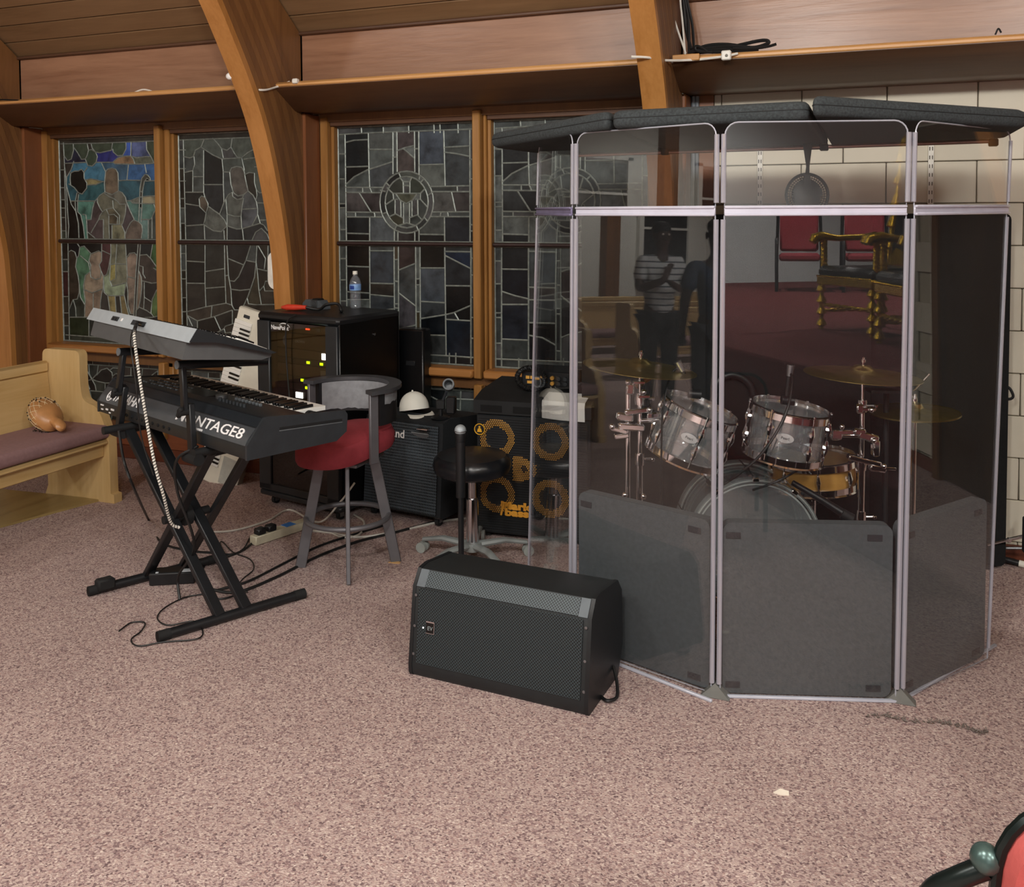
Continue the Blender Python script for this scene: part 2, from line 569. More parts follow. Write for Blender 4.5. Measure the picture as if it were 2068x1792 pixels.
# frieze and cove in every bay
bays = [(-7.92, -5.625), (-5.625, -3.33), (-3.33, -1.035), (-1.035, 1.26), (1.26, 3.555), (3.555, 9.0)]
for i, (a, c) in enumerate(bays):
    x0, x1 = a+AH, c-AH
    b = MB(); b.box(((x0+x1)/2, 4.845, 2.585), (x1-x0, .04, .37))
    struct('trim_%d' % (i*2+1), b, M_FRIEZE, label='brown plywood frieze board under the ceiling, bay %s' % ['far left', 'left of the middle arch', 'between the two arches', 'above the drum shield', 'right of the drum shield', 'beside the platform'][i])
    b = MB()
    prof = [(4.545, 2.42), (4.545, 2.398), (4.742, 2.284), (4.98, 2.284), (4.98, 2.306), (4.752, 2.306), (4.585, 2.402), (4.585, 2.42)]
    b.prism(prof, x0, x1, frame((0, 0, 0), (0, 1, 0), (0, 0, 1), (1, 0, 0)))
    cv = struct('trim_%d' % (i*2+2), b, M_COVE, label='sloping wooden cove ledge with light lip, bay %s' % ['far left', 'left of the middle arch', 'between the two arches', 'above the drum shield', 'right of the drum shield', 'beside the platform'][i])
    b = MB(); b.box(((x0+x1)/2, 4.562, 2.412), (x1-x0, .045, .034), None, .012)
    ob('ledge_cap', b, M_CAP, cv)

# back wall: block wall on the right, framed stained glass on the left
b = MB(); b.box((5.1, 5.09, 1.2), (11.9, .16, 2.5)); b.box((-9.4, 5.09, 1.2), (3.6, .16, 2.5))
b.box((-3.3, 5.16, 1.2), (10, .04, 2.5))
wall_back = struct('wall_back', b, M_JOINT, label='painted concrete block wall')
BH = .2015; BW = .4
src = None
for r in range(-1, 12):
    zt = 1.714+.2015*3-(r)*BH
    zb = zt-BH
    zt, zb = min(zt, 2.30), max(zb, 0.06)
    off = .194 if r % 2 == 1 else -.006
    x = off-BW*3
    while x < 5.0:
        xa, xb = max(x, -.845), x+BW
        if xb-xa > .03 and zt-zb > .03:
            full = abs(xb-xa-BW) < 1e-6 and abs(zt-zb-BH) < 1e-6
            Mk = T((xa+xb)/2, 4.99, (zt+zb)/2)
            if full and src is not None and xb < 3.2:
                share(src, 'block', wall_back, Mk)
            elif xb < 3.2:
                b = MB(); b.box((0, 0, 0), (xb-xa-.004, .03, zt-zb-.004), Mk, .0035)
                o = ob('block', b, M_BLOCK, wall_back)
                if full:
                    o.data.transform(Mk.inverted()); o.matrix_local = Mk; src = o
        x += BW
b = MB(); b.box((6.1, 4.985, 1.2), (5.8, .03, 2.3)); ob('far_plaster', b, M_PLASTER, wall_back)
b = MB(); b.box((-8.9, 4.985, 1.2), (4.2, .03, 2.3)); ob('left_panelling', b, M_JAMB, wall_back)
b = MB(); b.box((-.915, 4.985, 1.2), (.14, .035, 2.2)); ob('corner_post', b, M_POST, wall_back)
b = MB(); b.box((-1.5, 4.972, .045), (13, .022, .09), None, .004)
struct('baseboard_back', b, M_BASE, label='dark red-brown wooden baseboard')

# the rest of the hall
b = MB(); b.box((-11.1, -3.9, 4.4), (.2, 18, 10.2))
wl = struct('wall_left', b, M_PLASTER, label='white end wall of the hall')
b = MB(); b.box((11.1, -3.9, 4.4), (.2, 18, 10.2)); struct('wall_right', b, M_PLASTERG, label='pale grey end wall beyond the platform')
b = MB(); b.box((0, -12.9, 1.4), (22, .2, 3)); struct('wall_front', b, M_PLASTER, label='white side wall opposite')
b = MB(); b.box((6.0, -7.1, 3.0), (10, .2, 6.0)); struct('wall_chancel', b, M_PLASTERG, label='pale grey wall behind the platform chairs')
n = 0
for (yc, w) in ((-7.6, 1.0), (-5.1, 1.0), (-2.6, 1.0), (-.1, 1.0)):
    n += 1
    b = MB(); b.box((-10.98, yc, 1.95), (.06, w, 1.9)); wn = struct('window_%d' % (20+n), b, M_NIGHT, label='dark tall window in the far end wall')
    b = MB()
    for s_ in (-1, 1): b.box((-10.95, yc+s_*(w/2+.05), 1.95), (.1, .1, 2.1))
    b.box((-10.95, yc, 3.0), (.1, w+.2, .1)); b.box((-10.95, yc, .93), (.12, w+.2, .1)); b.box((-10.95, yc, 1.9), (.08, w, .04)); b.box((-10.95, yc, 2.4), (.08, w, .04))
    ob('window_frame', b, M_PLASTER, wn)
    b = MB(); b.box((-10.9, yc+1.22, 2.0), (.2, .28, 4.0)); struct('trim_%d' % (40+n), b, M_ARCH_A, label='dark brown post between the far windows')
b = MB(); b.box((2.35, 4.955, 1.12), (.84, .05, 2.2), None, .006)
dr = struct('door_1', b, wood('door_dark', '2c2016', '46341f', 'Z', .4, 6), label='dark wooden door right of the drum shield')
b = MB()
for s_ in (-1, 1): b.box((2.35+s_*.46, 4.95, 1.14), (.08, .07, 2.28))
ob('door_frame', b, M_JAMB, dr)

# platform with steps on the right, out of frame: it is what the shield mirrors
b = MB()
b.box((6.0, -1.9, .4), (9.9, 10.2, .8), None, .02)
stg = struct('platform', b, M_STAGE, label='burgundy carpeted platform')
for k, (x, z) in enumerate(((.80, .4),)):
    b = MB(); b.box((x+.13, -1.9, z/2), (.26, 10.2, z), None, .015); ob('step', b, M_STAGE, stg)

# ================================================================== leaded windows
YG = 5.055
CELL = .005
def trace_pieces(lines, x0, x1, z0, z1):
    """cut the sash rectangle along its lead lines; returns [(polygon, seed cell mask)]"""
    nx, nz = int((x1-x0)/CELL)+1, int((z1-z0)/CELL)+1
    bar = np.zeros((nx, nz), bool)
    for ln in lines:
        for a, b in zip(ln[:-1], ln[1:]):
            L = math.hypot(b[0]-a[0], b[1]-a[1]); k = max(2, int(L/CELL*3))
            for i in range(k+1):
                t = i/k
                cx_ = int((a[0]+(b[0]-a[0])*t-x0)/CELL); cz_ = int((a[1]+(b[1]-a[1])*t-z0)/CELL)
                if 0 <= cx_ < nx and 0 <= cz_ < nz:
                    bar[cx_, cz_] = True
                    if cx_+1 < nx: bar[cx_+1, cz_] = True
    lab = np.where(bar, -1, 0)
    cur_ = 0; cells = {}
    for sx in range(nx):
        for sz in range(nz):
            if lab[sx, sz] == 0:
                cur_ += 1; st = [(sx, sz)]; lab[sx, sz] = cur_; cc = []
                while st:
                    a, b = st.pop(); cc.append((a, b))
                    for (u, w) in ((a+1, b), (a-1, b), (a, b+1), (a, b-1)):
                        if 0 <= u < nx and 0 <= w < nz and lab[u, w] == 0:
                            lab[u, w] = cur_; st.append((u, w))
                cells[cur_] = cc
    res = []
    for k, cc in cells.items():
        if len(cc) < 14: continue
        s = set(cc)
        big = set(s)
        for (a, b) in cc:
            for u in (-1, 0, 1):
                for w in (-1, 0, 1):
                    if 0 <= a+u < nx and 0 <= b+w < nz and bar[a+u, b+w]: big.add((a+u, b+w))
        nxt = {}
        for (a, b) in big:
            if (a, b-1) not in big: nxt.setdefault((a, b), []).append((a+1, b))
            if (a+1, b) not in big: nxt.setdefault((a+1, b), []).append((a+1, b+1))
            if (a, b+1) not in big: nxt.setdefault((a+1, b+1), []).append((a, b+1))
            if (a-1, b) not in big: nxt.setdefault((a, b+1), []).append((a, b))
        best = None
        while nxt:
            p0 = next(iter(nxt)); loop = [p0]; p = p0
            while True:
                q = nxt[p].pop()
                if not nxt[p]: del nxt[p]
                if q == p0 or q not in nxt: break
                loop.append(q); p = q
            if best is None or len(loop) > len(best): best = loop
        poly = [(x0+a*CELL, z0+b*CELL) for a, b in best]
        poly = dp_loop(poly, CELL*1.05)
        if len(poly) >= 3:
            cc.sort(); mid = cc[len(cc)//2]
            res.append((poly, s, len(cc), (x0+mid[0]*CELL, z0+mid[1]*CELL)))
    return res
def dp_loop(p, tol):
    n = len(p)
    if n < 5: return p
    far = max(range(n), key=lambda i: (p[i][0]-p[0][0])**2+(p[i][1]-p[0][1])**2)
    def dp(q):
        if len(q) < 3: return q
        a, b = q[0], q[-1]; L = math.hypot(b[0]-a[0], b[1]-a[1]) or 1e-9
        d = [abs((b[0]-a[0])*(a[1]-c[1])-(a[0]-c[0])*(b[1]-a[1]))/L for c in q]
        i = max(range(len(q)), key=lambda j: d[j])
        if d[i] < tol: return [a, b]
        return dp(q[:i+1])[:-1]+dp(q[i:])
    return dp(p[:far+1])[:-1]+dp(p[far:]+[p[0]])[:-1]

def px2w(ox, oy, sc, ln):
    r = []
    for (a, b) in ln:
        p = W(ox+a/sc, oy+b/sc, YG); r.append((p.x, p.z))
    return r
def ell(cx, cy, rx, ry, n=28):
    return [(cx+rx*math.cos(2*math.pi*i/n), cy+ry*math.sin(2*math.pi*i/n)) for i in range(n+1)]
def ticks(x0, x1, ys): return [[(x0, y), (x1, y)] for y in ys]

def P_(s):
    """'x,y x,y; x,y ...' -> polylines"""
    return [[tuple(float(v) for v in p.split(',')) for p in ln.split()] for ln in s.split(';') if ln.strip()]

S1U = P_("""105,180 120,480 150,1680;60,200 650,190 1640,150;1610,120 1620,700 1650,1690;110,380 170,465 230,440 265,300 260,195;270,260 330,340 390,445 450,440 480,380 500,300 480,195
450,440 490,540 560,550 620,490 640,400 610,330 550,290 500,300;540,195 560,270 610,330 680,340 860,300 880,180;880,280 890,330 960,390 1040,380 1090,280 1090,175;1170,165 1165,390;1410,155 1415,290 1480,400 1530,500 1580,525 1615,505
880,490 960,420 1050,395 1165,390 1260,420 1400,400 1480,400;1165,390 1205,440 1230,515;120,510 260,500 460,490;620,490 700,490 880,490 920,515 1120,520 1380,515 1530,505;970,780 1110,770 1320,775;1390,785 1635,775
740,795 720,795 640,770 540,750 450,770;720,795 620,840 470,850;215,1100 340,1100 600,1100;1100,1095 1160,1095 1300,1040 1450,1020 1600,1020 1640,1050;1160,1095 1190,1130 1330,1140 1645,1145;700,490 770,640;1130,520 1105,770;1385,515 1410,660
270,470 230,600 160,720 150,830 190,1000 230,1150 300,1260 340,1450 350,1680;120,520 145,720 160,1000 170,1250 190,1500 180,1680;320,970 290,1120 300,1260;345,990 330,1120 330,1270
220,660 280,630 340,630 390,600 430,650 430,740 475,820 470,900 400,990 340,970 280,890 220,850 210,760 220,660;210,850 190,830;430,650 480,570
770,640 800,600 870,580 930,600 965,660 970,780 970,940 870,1000 760,960 750,820 770,640;760,960 680,1010 640,1060 600,1100 570,1200 540,1390;970,940 1030,970 1080,1040 1100,1120 1140,1220 1220,1390
640,1060 640,1120 680,1210 720,1270 680,1330 660,1390 540,1600;750,975 820,1030 910,1070 960,1110 990,1150 1090,1150;880,1090 890,1210 940,1270 990,1330 980,1470;720,1270 780,1230 890,1210;780,1230 820,1320 900,1310 960,1360 950,1470
820,1460 950,1470 1020,1470 1070,1590 1075,1690;735,1390 735,1690;660,1390 735,1390;820,1330 820,1460 830,1690;870,1480 870,1690;1090,1150 1080,1300 1040,1450 1020,1480
1390,680 1340,740 1310,900 1300,1200 1290,1420;1390,680 1430,690 1470,740 1475,775;1475,775 1420,740 1380,790 1350,950 1340,1200 1330,1430;1290,1210 1355,1210;1310,940 1360,970
1220,1390 1160,1440 1100,1560 1075,1640;1220,1400 1290,1430 1340,1480 1350,1560 1330,1690;330,1270 380,1320 420,1500 440,1690;410,1310 460,1320 470,1400 480,1600 490,1690;470,1400 540,1390;490,1590 610,1690
1330,1390 1470,1390 1500,1360 1540,1260 1600,1240 1645,1290;1500,1360 1500,1690;1440,1400 1440,1690;1530,1150 1560,1240""".replace('\n', ';'))
S1U += ticks(60, 140, (610, 890, 1080, 1210, 1360, 1570))+ticks(1615, 1690, (605, 870, 1160, 1290, 1520))
S1L = P_("""185,80 210,1700;1745,100 1765,1720;150,1600 700,1640 1780,1740;560,270 690,220 740,250 740,380 700,450 730,550 770,640 760,850 740,920 720,1060 710,1320
560,270 530,380 560,450 550,560 470,620 440,800 450,900 470,1040 460,1180 460,1320;550,560 560,650 640,690 720,670 730,550;440,850 580,910 740,850;600,920 600,1320
190,240 240,210 300,240 330,340 310,480 350,620 370,770 370,900 340,1010 270,1020 210,1170;270,1020 310,1150 320,1320;340,100 380,160 360,300 330,340;380,160 450,140 560,260;390,300 520,410 550,540;370,770 390,980 460,1100
740,210 890,280 870,400 850,520 820,610 770,640;740,250 740,90;890,90 890,280 870,700 910,800;990,90 970,400 970,680 890,720;1130,90 1150,420 1160,640 1150,740 910,800;830,950 960,960 1110,950 1120,860 1150,740;770,640 780,900 830,950;860,450 980,430 1150,440
840,950 890,1320;960,960 985,1320;1040,955 1075,1320;1110,950 1150,1130 1200,1320;1340,90 1300,600 1265,1330;1380,90 1340,600 1300,1330;1150,330 1200,260 1280,250 1325,300;1160,640 1280,670 1300,670
1345,540 1390,650 1400,800 1380,1000 1350,1150 1300,1210;1150,740 1170,900 1170,1100 1210,1250 1265,1260;1370,290 1480,280 1550,350 1640,480 1590,500 1745,600;1350,460 1420,480 1420,600 1460,670;1400,710 1560,750 1650,740 1745,670
1540,340 1580,90;1745,760 1640,870 1570,1020 1550,1240 1600,1310 1750,1270;1440,735 1440,980 1560,1060;1440,980 1430,1170;1340,1140 1480,1200 1550,1250;210,1310 460,1310 710,1310 1265,1330 1600,1310;530,1310 530,1630;900,1320 900,1660""".replace('\n', ';'))
S1L += ticks(110, 200, (360, 560, 970, 1240, 1450))+ticks(1745, 1830, (300, 370, 710, 920, 1210, 1500))
S2U = P_("""160,170 200,1760;80,180 1160,140 1700,110;165,440 260,460 320,440 350,340 440,290 620,410 770,480;330,440 340,560 310,660 180,690;440,290 490,165;620,150 700,230 760,310 790,460;760,310 850,340 910,290 930,150
910,290 960,380 1010,450 1080,460 1170,380 1280,320;770,475 1080,460 1110,600 1120,660;770,480 790,680 790,870 800,1160;480,340 480,750 480,1000 500,1080;310,660 310,1000;310,755 480,755;480,880 790,880;180,1000 480,1000;790,680 890,685
890,685 920,620 1000,595 1080,610 1120,680 1140,800 1180,980 1110,1040 1020,1060 950,1010 910,880 890,685;930,1000 940,1070 1010,1115 1090,1100 1110,1040;930,1000 870,1040 800,1160 730,1350;1180,980 1260,1050 1310,1150 1330,1260 1330,1350
1130,720 1200,690 1280,700 1280,850 1310,960 1360,1010 1700,1000;1310,960 1320,1050 1300,1130;410,1100 450,1060 500,1080 550,1180 550,1220 520,1330 420,1230 410,1100;185,1180 410,1215;550,1220 730,1350 810,1440 850,1530 760,1620 640,1610 480,1510 500,1440 520,1330
200,1530 480,1510;490,1520 500,1760;800,1600 810,1760;830,1110 850,1340 850,1760;850,1345 960,1380 1070,1380 1080,1270 1110,1090;1080,1270 1330,1255;1070,1380 1080,1570;850,1530 1000,1580 1090,1575 1240,1530 1370,1490 1430,1520 1480,1600 1700,1680
1330,1350 1240,1530;1330,1350 1370,1490;1090,1575 1110,1760;1240,1760 1300,1630 1390,1570 1480,1660 1520,1760;1370,1440 1700,1430;1320,1170 1700,1170;1560,130 1560,1760;1280,600 1560,620;1110,480 1560,420""".replace('\n', ';'))
S2U += ticks(90, 200, (335, 630, 825, 1100, 1250, 1490))
S2L = P_("""210,100 225,1230 250,1900;525,100 525,400 525,750 540,1140;215,385 525,405;225,750 525,755;845,100 850,510 860,810 870,1080;530,560 850,510;530,835 860,810;885,100 910,620 950,850 965,1110 1010,1190 1300,1200;860,630 910,620
230,1220 540,1140 870,1080 960,1110;230,1280 400,1370 680,1300 970,1195;640,1120 625,1310;400,1370 400,1650;680,1300 780,1520;400,1650 690,1580 840,1500 860,1460 980,1420 1400,1380;975,1195 975,1420;840,1500 860,1570 940,1560 1200,1700;860,1570 820,1720
240,1290 320,1460;895,340 1160,450;1280,100 1200,370 1150,480 1080,640 1010,720 930,710;1200,375 1365,410;1380,100 1365,410 1340,650 1290,800 1230,970 1170,1100 1100,1200;955,850 1100,870 1280,850;1365,410 1390,600 1410,850 1450,1100;1220,1000 1240,1090 1350,1105 1700,1100
1390,120 1520,345 1500,520;1390,515 1520,545 1700,560;1410,890 1500,790 1520,720 1700,700;1490,790 1510,880 1700,880;1560,90 1560,700;235,1500 400,1500;240,1720 1700,1760""".replace('\n', ';'))
S2L += ticks(130, 225, (265, 540, 680, 990, 1220, 1500))
S3U = P_("""120,180 140,1720;1890,100 1895,1720;40,190 450,165 1000,145 1980,110;450,160 460,690 470,940;800,150 800,750;855,150 860,720;1105,140 1110,720;1165,140 1170,760;1520,125 1540,920;800,510 855,510;1105,390 1170,390
130,300 250,270 450,260;130,650 460,640;130,900 250,790 440,690 600,640 800,575;460,400 800,400;855,420 960,380 1105,345;950,390 1110,530;1175,620 1530,610;1530,370 1890,350;1530,440 1700,460 1890,500;130,940 660,940;130,1012 625,1015;370,940 370,1010
470,940 500,1015;1320,930 1890,915;1350,1000 1890,1000;1710,925 1715,1000;320,1015 490,1290;1630,1000 1690,1285;140,1290 640,1295;140,1358 665,1362;270,1290 270,1355;535,1290 545,1360;1360,1290 1890,1285;1330,1355 1890,1355;1480,1290 1470,1355;1575,1290 1585,1355
470,1365 470,1720;145,1590 465,1600;820,1530 820,1720;870,1570 870,1720;1110,1570 1110,1720;1170,1530 1170,1720;1530,1360 1535,1720;1175,1605 1530,1610""".replace('\n', ';'))
S3U += [[(x, 20), (x+5, 170)] for x in (350, 660, 1020, 1380, 1465, 1720)]
S3U += ticks(40, 135, (465, 820, 1170, 1230, 1540))+ticks(1890, 1980, (540, 820, 1180, 1470, 1560))
RING = [ell(995, 1150, 380, 440), ell(995, 1150, 305, 365)]
S3C = RING+P_("""885,740 910,800;700,870 750,920;620,980 700,1000;1180,780 1170,830;1240,820 1190,870;1300,1050 1380,1000;1240,1360 1300,1430;850,1480 820,1560;1130,1480 1160,1550;640,1320 720,1290
945,860 950,1030;1040,860 1040,1030;945,860 1040,860;945,912 1040,915;800,1025 1190,1025;800,1025 715,945;1190,1025 1265,945;945,860 895,795;1040,860 1065,795;840,1030 900,1120 990,1170 1080,1120 1140,1030;800,1025 810,1110 870,1110;1190,1025 1190,1110 1120,1110
690,1190 810,1110;1190,1110 1300,1230;830,1110 830,1310;910,1130 915,1360;1070,1130 1070,1350;1150,1110 1155,1330;950,1160 950,1450;1035,1160 1035,1450;740,1360 840,1315 950,1380;1035,1370 1150,1330 1220,1410;850,1490 1000,1445 1140,1490;850,1480 1000,1515 1140,1480""".replace('\n', ';'))
S4C = RING+P_("""885,740 910,800;700,870 750,920;620,980 700,1000;1240,820 1190,870;1300,1050 1380,1000;1240,1360 1300,1430;850,1480 820,1560;1130,1480 1160,1550;640,1320 720,1290
700,1060 800,1000 900,990 995,1030 1090,990 1200,1010 1290,1060;995,1030 995,1510;740,1350 850,1180 700,1060;1240,1350 1150,1180 1290,1060;850,1180 900,1330 1090,1330 1150,1180;880,990 860,820;990,1020 1000,790;1110,990 1150,830""".replace('\n', ';'))
S3L = P_("""135,70 150,1700;1870,90 1870,1720;40,1570 1110,1590 1525,1610 1960,1640;460,80 470,1590;800,90 810,1590;860,90 865,1590;1100,90 1110,1590;1160,90 1170,1590;1505,90 1525,1610;140,365 460,375;465,150 795,150;470,600 800,610;470,760 800,790
805,275 860,270;805,570 860,580;1100,545 1160,540;1100,625 1160,625;1110,1000 1165,1000;1110,1245 1170,1255;810,890 860,890;810,945 860,950;865,420 1100,325;870,740 1100,920;865,1240 1110,1185;1165,390 1505,390;1170,855 1515,875;1170,1095 1515,1040 1640,1010 1870,910
1175,1320 1520,1330;1510,160 1865,165;1510,215 1870,400;1515,635 1865,640;1640,1010 1700,1115;1525,1105 1865,1125;145,720 460,740;145,830 470,830;145,1150 800,1180;470,1000 800,960""".replace('\n', ';'))
S3L += ticks(60, 145, (260, 555, 850, 1150, 1400))+ticks(1870, 1945, (255, 490, 800, 1080, 1370))+[[(x, 1570), (x, 1740)] for x in (300, 620, 940, 1240, 1570, 1660)]
S4L = P_("""195,70 195,1500;515,70 515,1430;840,70 840,1450;895,70 900,1450;1200,70 1200,1470;1255,70 1255,1470;1600,70 1600,1480;1810,70 1820,1560;200,345 520,350;200,610 350,660 520,700;200,765 515,765;200,1175 515,1190;120,1410 840,1440 1890,1490;515,135 840,140;515,560 840,570;515,710 840,715
515,980 840,990;515,1130 680,1160 840,1250;895,380 1010,340 1200,250;895,660 1010,750 1200,880;895,1160 1000,1120 1200,1080;840,250 895,245;840,535 895,535;840,815 895,815;840,875 895,880;845,1315 900,1320;1255,400 1600,390;1255,900 1600,890;1600,600 1810,590;1600,1100 1810,1110""".replace('\n', ';'))
S4L += ticks(120, 195, (250, 520, 865, 920, 1225))+[[(x, 1400), (x, 1600)] for x in (400, 930, 1400)]
L1 = P_("""100,110 190,130 1760,215;100,230 200,240 970,290 1300,320 1850,355;190,290 260,390 340,530 400,640 420,740;340,530 240,560 300,720;280,250 290,420 340,530;460,260 440,420 340,530;430,450 520,350 630,320 720,400 730,470;340,530 450,570 590,600 900,600
720,600 730,470 800,420 880,460 890,600;680,360 740,310 850,320 920,380 950,470 1080,460;1080,460 1180,530 1280,500 1300,320;1080,300 1080,460;1450,620 1480,450 1590,370 1700,360 1850,420;1590,370 1600,620;100,730 480,760 1850,900;355,120 355,250;670,150 670,270;900,160 900,280;1420,200 1420,330;1180,530 1180,820;590,600 590,770;900,600 900,800;1450,620 1450,860;1600,620 1850,640
100,1250 1850,1500;700,780 760,1000 700,1350;1100,820 1000,1100 1100,1400;1500,870 1450,1200 1550,1450;300,750 350,1000 280,1280""".replace('\n', ';'))
L3 = P_("""-1000,190 150,300 1120,370;-1000,270 150,330 1120,390;400,240 400,340;840,260 840,370;1010,280 1010,380;250,340 250,900;240,390 620,590 760,660 1100,800;620,360 625,900;640,500 1100,520;-300,230 -300,900;-300,700 250,650;-700,250 -650,900;-1000,600 -300,500;250,760 620,800;850,380 840,690""".replace('\n', ';'))

PAL_GREY = ['4c5452', '434b4b', '565e5c', '3a4242', '4a4c4e', '2a3032', '5c6462', '1a1f22']
PAL_DARK = ['24272a', '2c2a26', '1a1d20', '33322e', '141618', '2e3336', '262420']
PAL_BROWN = ['2e2a22', '26231d', '34302a', '1a1a16', '3a362c', '221f1c']
def colours(ox, oy, sc, s):
    r = []
    for it in s.split():
        a, b, c = it.split(',')
        p = W(ox+float(a)/sc, oy+float(b)/sc, YG); r.append((p.x, p.z, c))
    return r
C1U = "350,550,2f7ea0 600,640,2a6a98 740,540,2f5f80 1040,640,3a6c96 1250,640,1f62a0 1520,640,20588f 600,930,1f5f68 1150,930,1c586a 1500,900,1a4e5c 260,980,1f5f70 450,1200,4d9080 1200,1230,4d8078 1430,1260,4d8076 780,420,262c86 1130,230,2660cc 1290,330,4d5f98 330,440,262a44 1050,450,96744c 1350,450,626a56 560,800,968c54 1230,1090,767c6e 1500,1080,968f6c 180,330,3c4a3a 400,320,3c4c3a 540,420,3a4e3c 700,250,3e4c3a 980,260,3a523e 1520,330,40503a 860,780,70604a 800,1130,6c6e5a 1000,1080,6a6a5c 620,1280,524446 1030,1250,686a5c 1120,1350,4a4044 850,1260,625c44 880,1390,5c5038 780,1550,6a6c58 950,1580,848460 1250,1560,6a5c50 1150,1540,50404a 330,800,16150f 250,1450,14120e 650,1550,181410 1390,1550,5c8480 1580,1500,44504a 520,1500,3a4a48 180,760,2a2a24 1350,1000,2e2a24 1430,720,4a4a40"
C1L = "650,480,94826c 640,780,9a8a70 560,1000,8a7660 670,1000,8a7660 530,1180,7c6a58 650,1180,7c6a58 1230,460,8a7664 1240,560,84705c 1230,850,8a7866 1370,850,82705c 1220,1150,70604e 420,500,4c8260 460,220,3a5a44 400,900,3f6a50 930,500,a49c40 930,300,76785a 1060,300,70725a 1060,600,787c62 1020,870,8aa07c 820,800,6c7a64 800,400,4e2c2c 800,150,50282c 1660,350,306024 1650,1100,50742e 920,1150,94843e 1090,1150,80703a 260,500,3c342a 280,800,46402e 600,170,0b0d0c 250,150,14151a 300,1450,26341e 1560,640,403630 1520,400,3f3a34 1450,380,41684c 1320,700,3c3430 1480,150,1a1f22 150,800,3c1c20 1640,480,2c3a22 1100,1150,2a2a28 790,1100,383630 1450,1270,2a2926"
C2U = "600,650,141719 640,1050,22262a 300,1090,131513 320,1350,1a1d1f 330,1620,2a2e2e 400,870,4a5250 240,850,20231f 1020,800,5a5650 480,1150,5c5040 650,1450,5c625c 960,1220,5a605a 960,1460,565c58 1200,1150,50565a 1200,1400,525860 250,350,4a554c 560,300,4c5650 850,230,48524c 1050,330,4c564e 1200,550,44565a 400,550,4c5552 1000,520,46504c 850,570,2a3236 850,800,40484a 950,1650,22262a 640,1680,3a4040 1220,1650,2c3034"
C2L = "370,260,201f1a 370,570,0a0b0a 370,950,2a2822 690,330,262824 690,680,2c2b25 690,950,24241e 1050,250,201e20 1030,560,26231f 1150,650,1f1c1e 1080,1000,1e1a18 1320,950,3c3828 430,1260,3a342a 800,1180,38332a 550,1430,14140f 850,1360,2a2924 1450,350,1e2022 1450,650,2a2620 910,900,302b22"
C3U = "280,470,0e161a 280,750,050708 280,230,10171b 640,280,4a504e 640,490,505a58 630,780,424a4e 320,860,4e5856 980,260,463e40 980,580,4a4240 1350,380,3e4a58 1720,240,424c50 1720,400,48504e 1720,720,363e42 1350,760,545c58 240,1150,4a4646 520,1150,3a3436 1540,1130,505250 1800,1150,3c3838 290,1480,151c20 300,1650,090b0d 640,1530,4e585e 1350,1490,484f4e 1350,1660,14181b 1720,1520,20262e 990,1640,2e2c2e 860,920,2f352f 1120,920,30382f 740,1080,343c38 1250,1100,3c4442 770,1230,333b39 1220,1260,3c4442 860,1400,333426 1110,1410,3c4644 995,1130,525644 990,1300,5a6260 990,1540,3c4040 1640,960,353b3a 980,760,4a524c"
C3L = "300,230,050608 300,550,0d1115 620,380,303b46 630,690,2e2a27 640,850,3a4046 980,230,35292a 980,580,3c4244 980,1000,48464c 1330,230,0b0b0c 1330,620,3c4650 1340,960,363c40 1350,1210,0b1118 1350,1450,363b3c 1690,260,14263e 1690,450,20262c 1690,850,0b0c0e 1690,1350,0e1c2a 1600,1060,2a2e30 1790,1060,0e0f10 830,200,4a4030 1130,1120,453c26"
C4L = "350,220,1a1d20 350,480,0a121c 350,700,2c2e30 350,960,1a212c 350,1300,363e3e 680,320,3a4446 680,640,3a3a3a 680,850,2f3537 680,1080,0a0b0c 680,1340,14171c 950,600,3a3434 950,950,24272b"

def sash(n, label, rect, frames, seedlist, pal, bottom=None, bcol='', slabel=''):
    """one leaded light: pieces, came, saddle bar; rect = x0,x1,zb,zmid,zt"""
    x0, x1, zb, zm, zt = rect
    e = bpy.data.objects.new('window_%d' % n, None); COL.objects.link(e); e.location = ((x0+x1)/2, YG, .2)
    WM[e.name] = T(*e.location); tag(e, label, kind='structure')
    came = MB(); rnd = random.Random(n*13)
    for (ox, oy, sc, lines, za, zc, cs, slot) in frames:
        wl_ = [px2w(ox, oy, sc, l) for l in lines]
        cl_ = [[(min(max(p[0], x0), x1), min(max(p[1], za), zc)) for p in l] for l in wl_]
        rim = [(x0, za), (x1, za), (x1, zc), (x0, zc), (x0, za)]
        cd = colours(ox, oy, sc, cs)
        for k, (poly, s, area, mid) in enumerate(sorted(trace_pieces(cl_+[rim], x0, x1, za, zc), key=lambda t: -t[2])):
            c = None
            for (sx, sz, cc) in cd:
                if (int((sx-x0)/CELL), int((sz-za)/CELL)) in s: c = cc; break
            if c is None: c = rnd.choice(pal)
            b = MB(); b.prism(poly, 0, .004, frame((0, YG+.004-min(k, 60)*.00003, 0), (1, 0, 0), (0, 0, 1), (0, -1, 0)))
            ob('glass_piece', b, stained(c), e)
        for l in cl_+[rim]:
            l2 = [l[0]]
            for p in l[1:]:
                if math.hypot(p[0]-l2[-1][0], p[1]-l2[-1][1]) > .002: l2.append(p)
            if len(l2) > 1:
                came.tube([(p[0], YG-.001, p[1]) for p in l2], ( .0046 if n < 3 else .0054) if l is not rim else .008, 6)
    ob('lead_came', came, M_LEAD, e)
    b = MB(); b.cyl((x0-.01, YG-.02, zm), (x1+.01, YG-.02, zm), .013, 10); ob('saddle_bar', b, M_BAR, e)
    return e

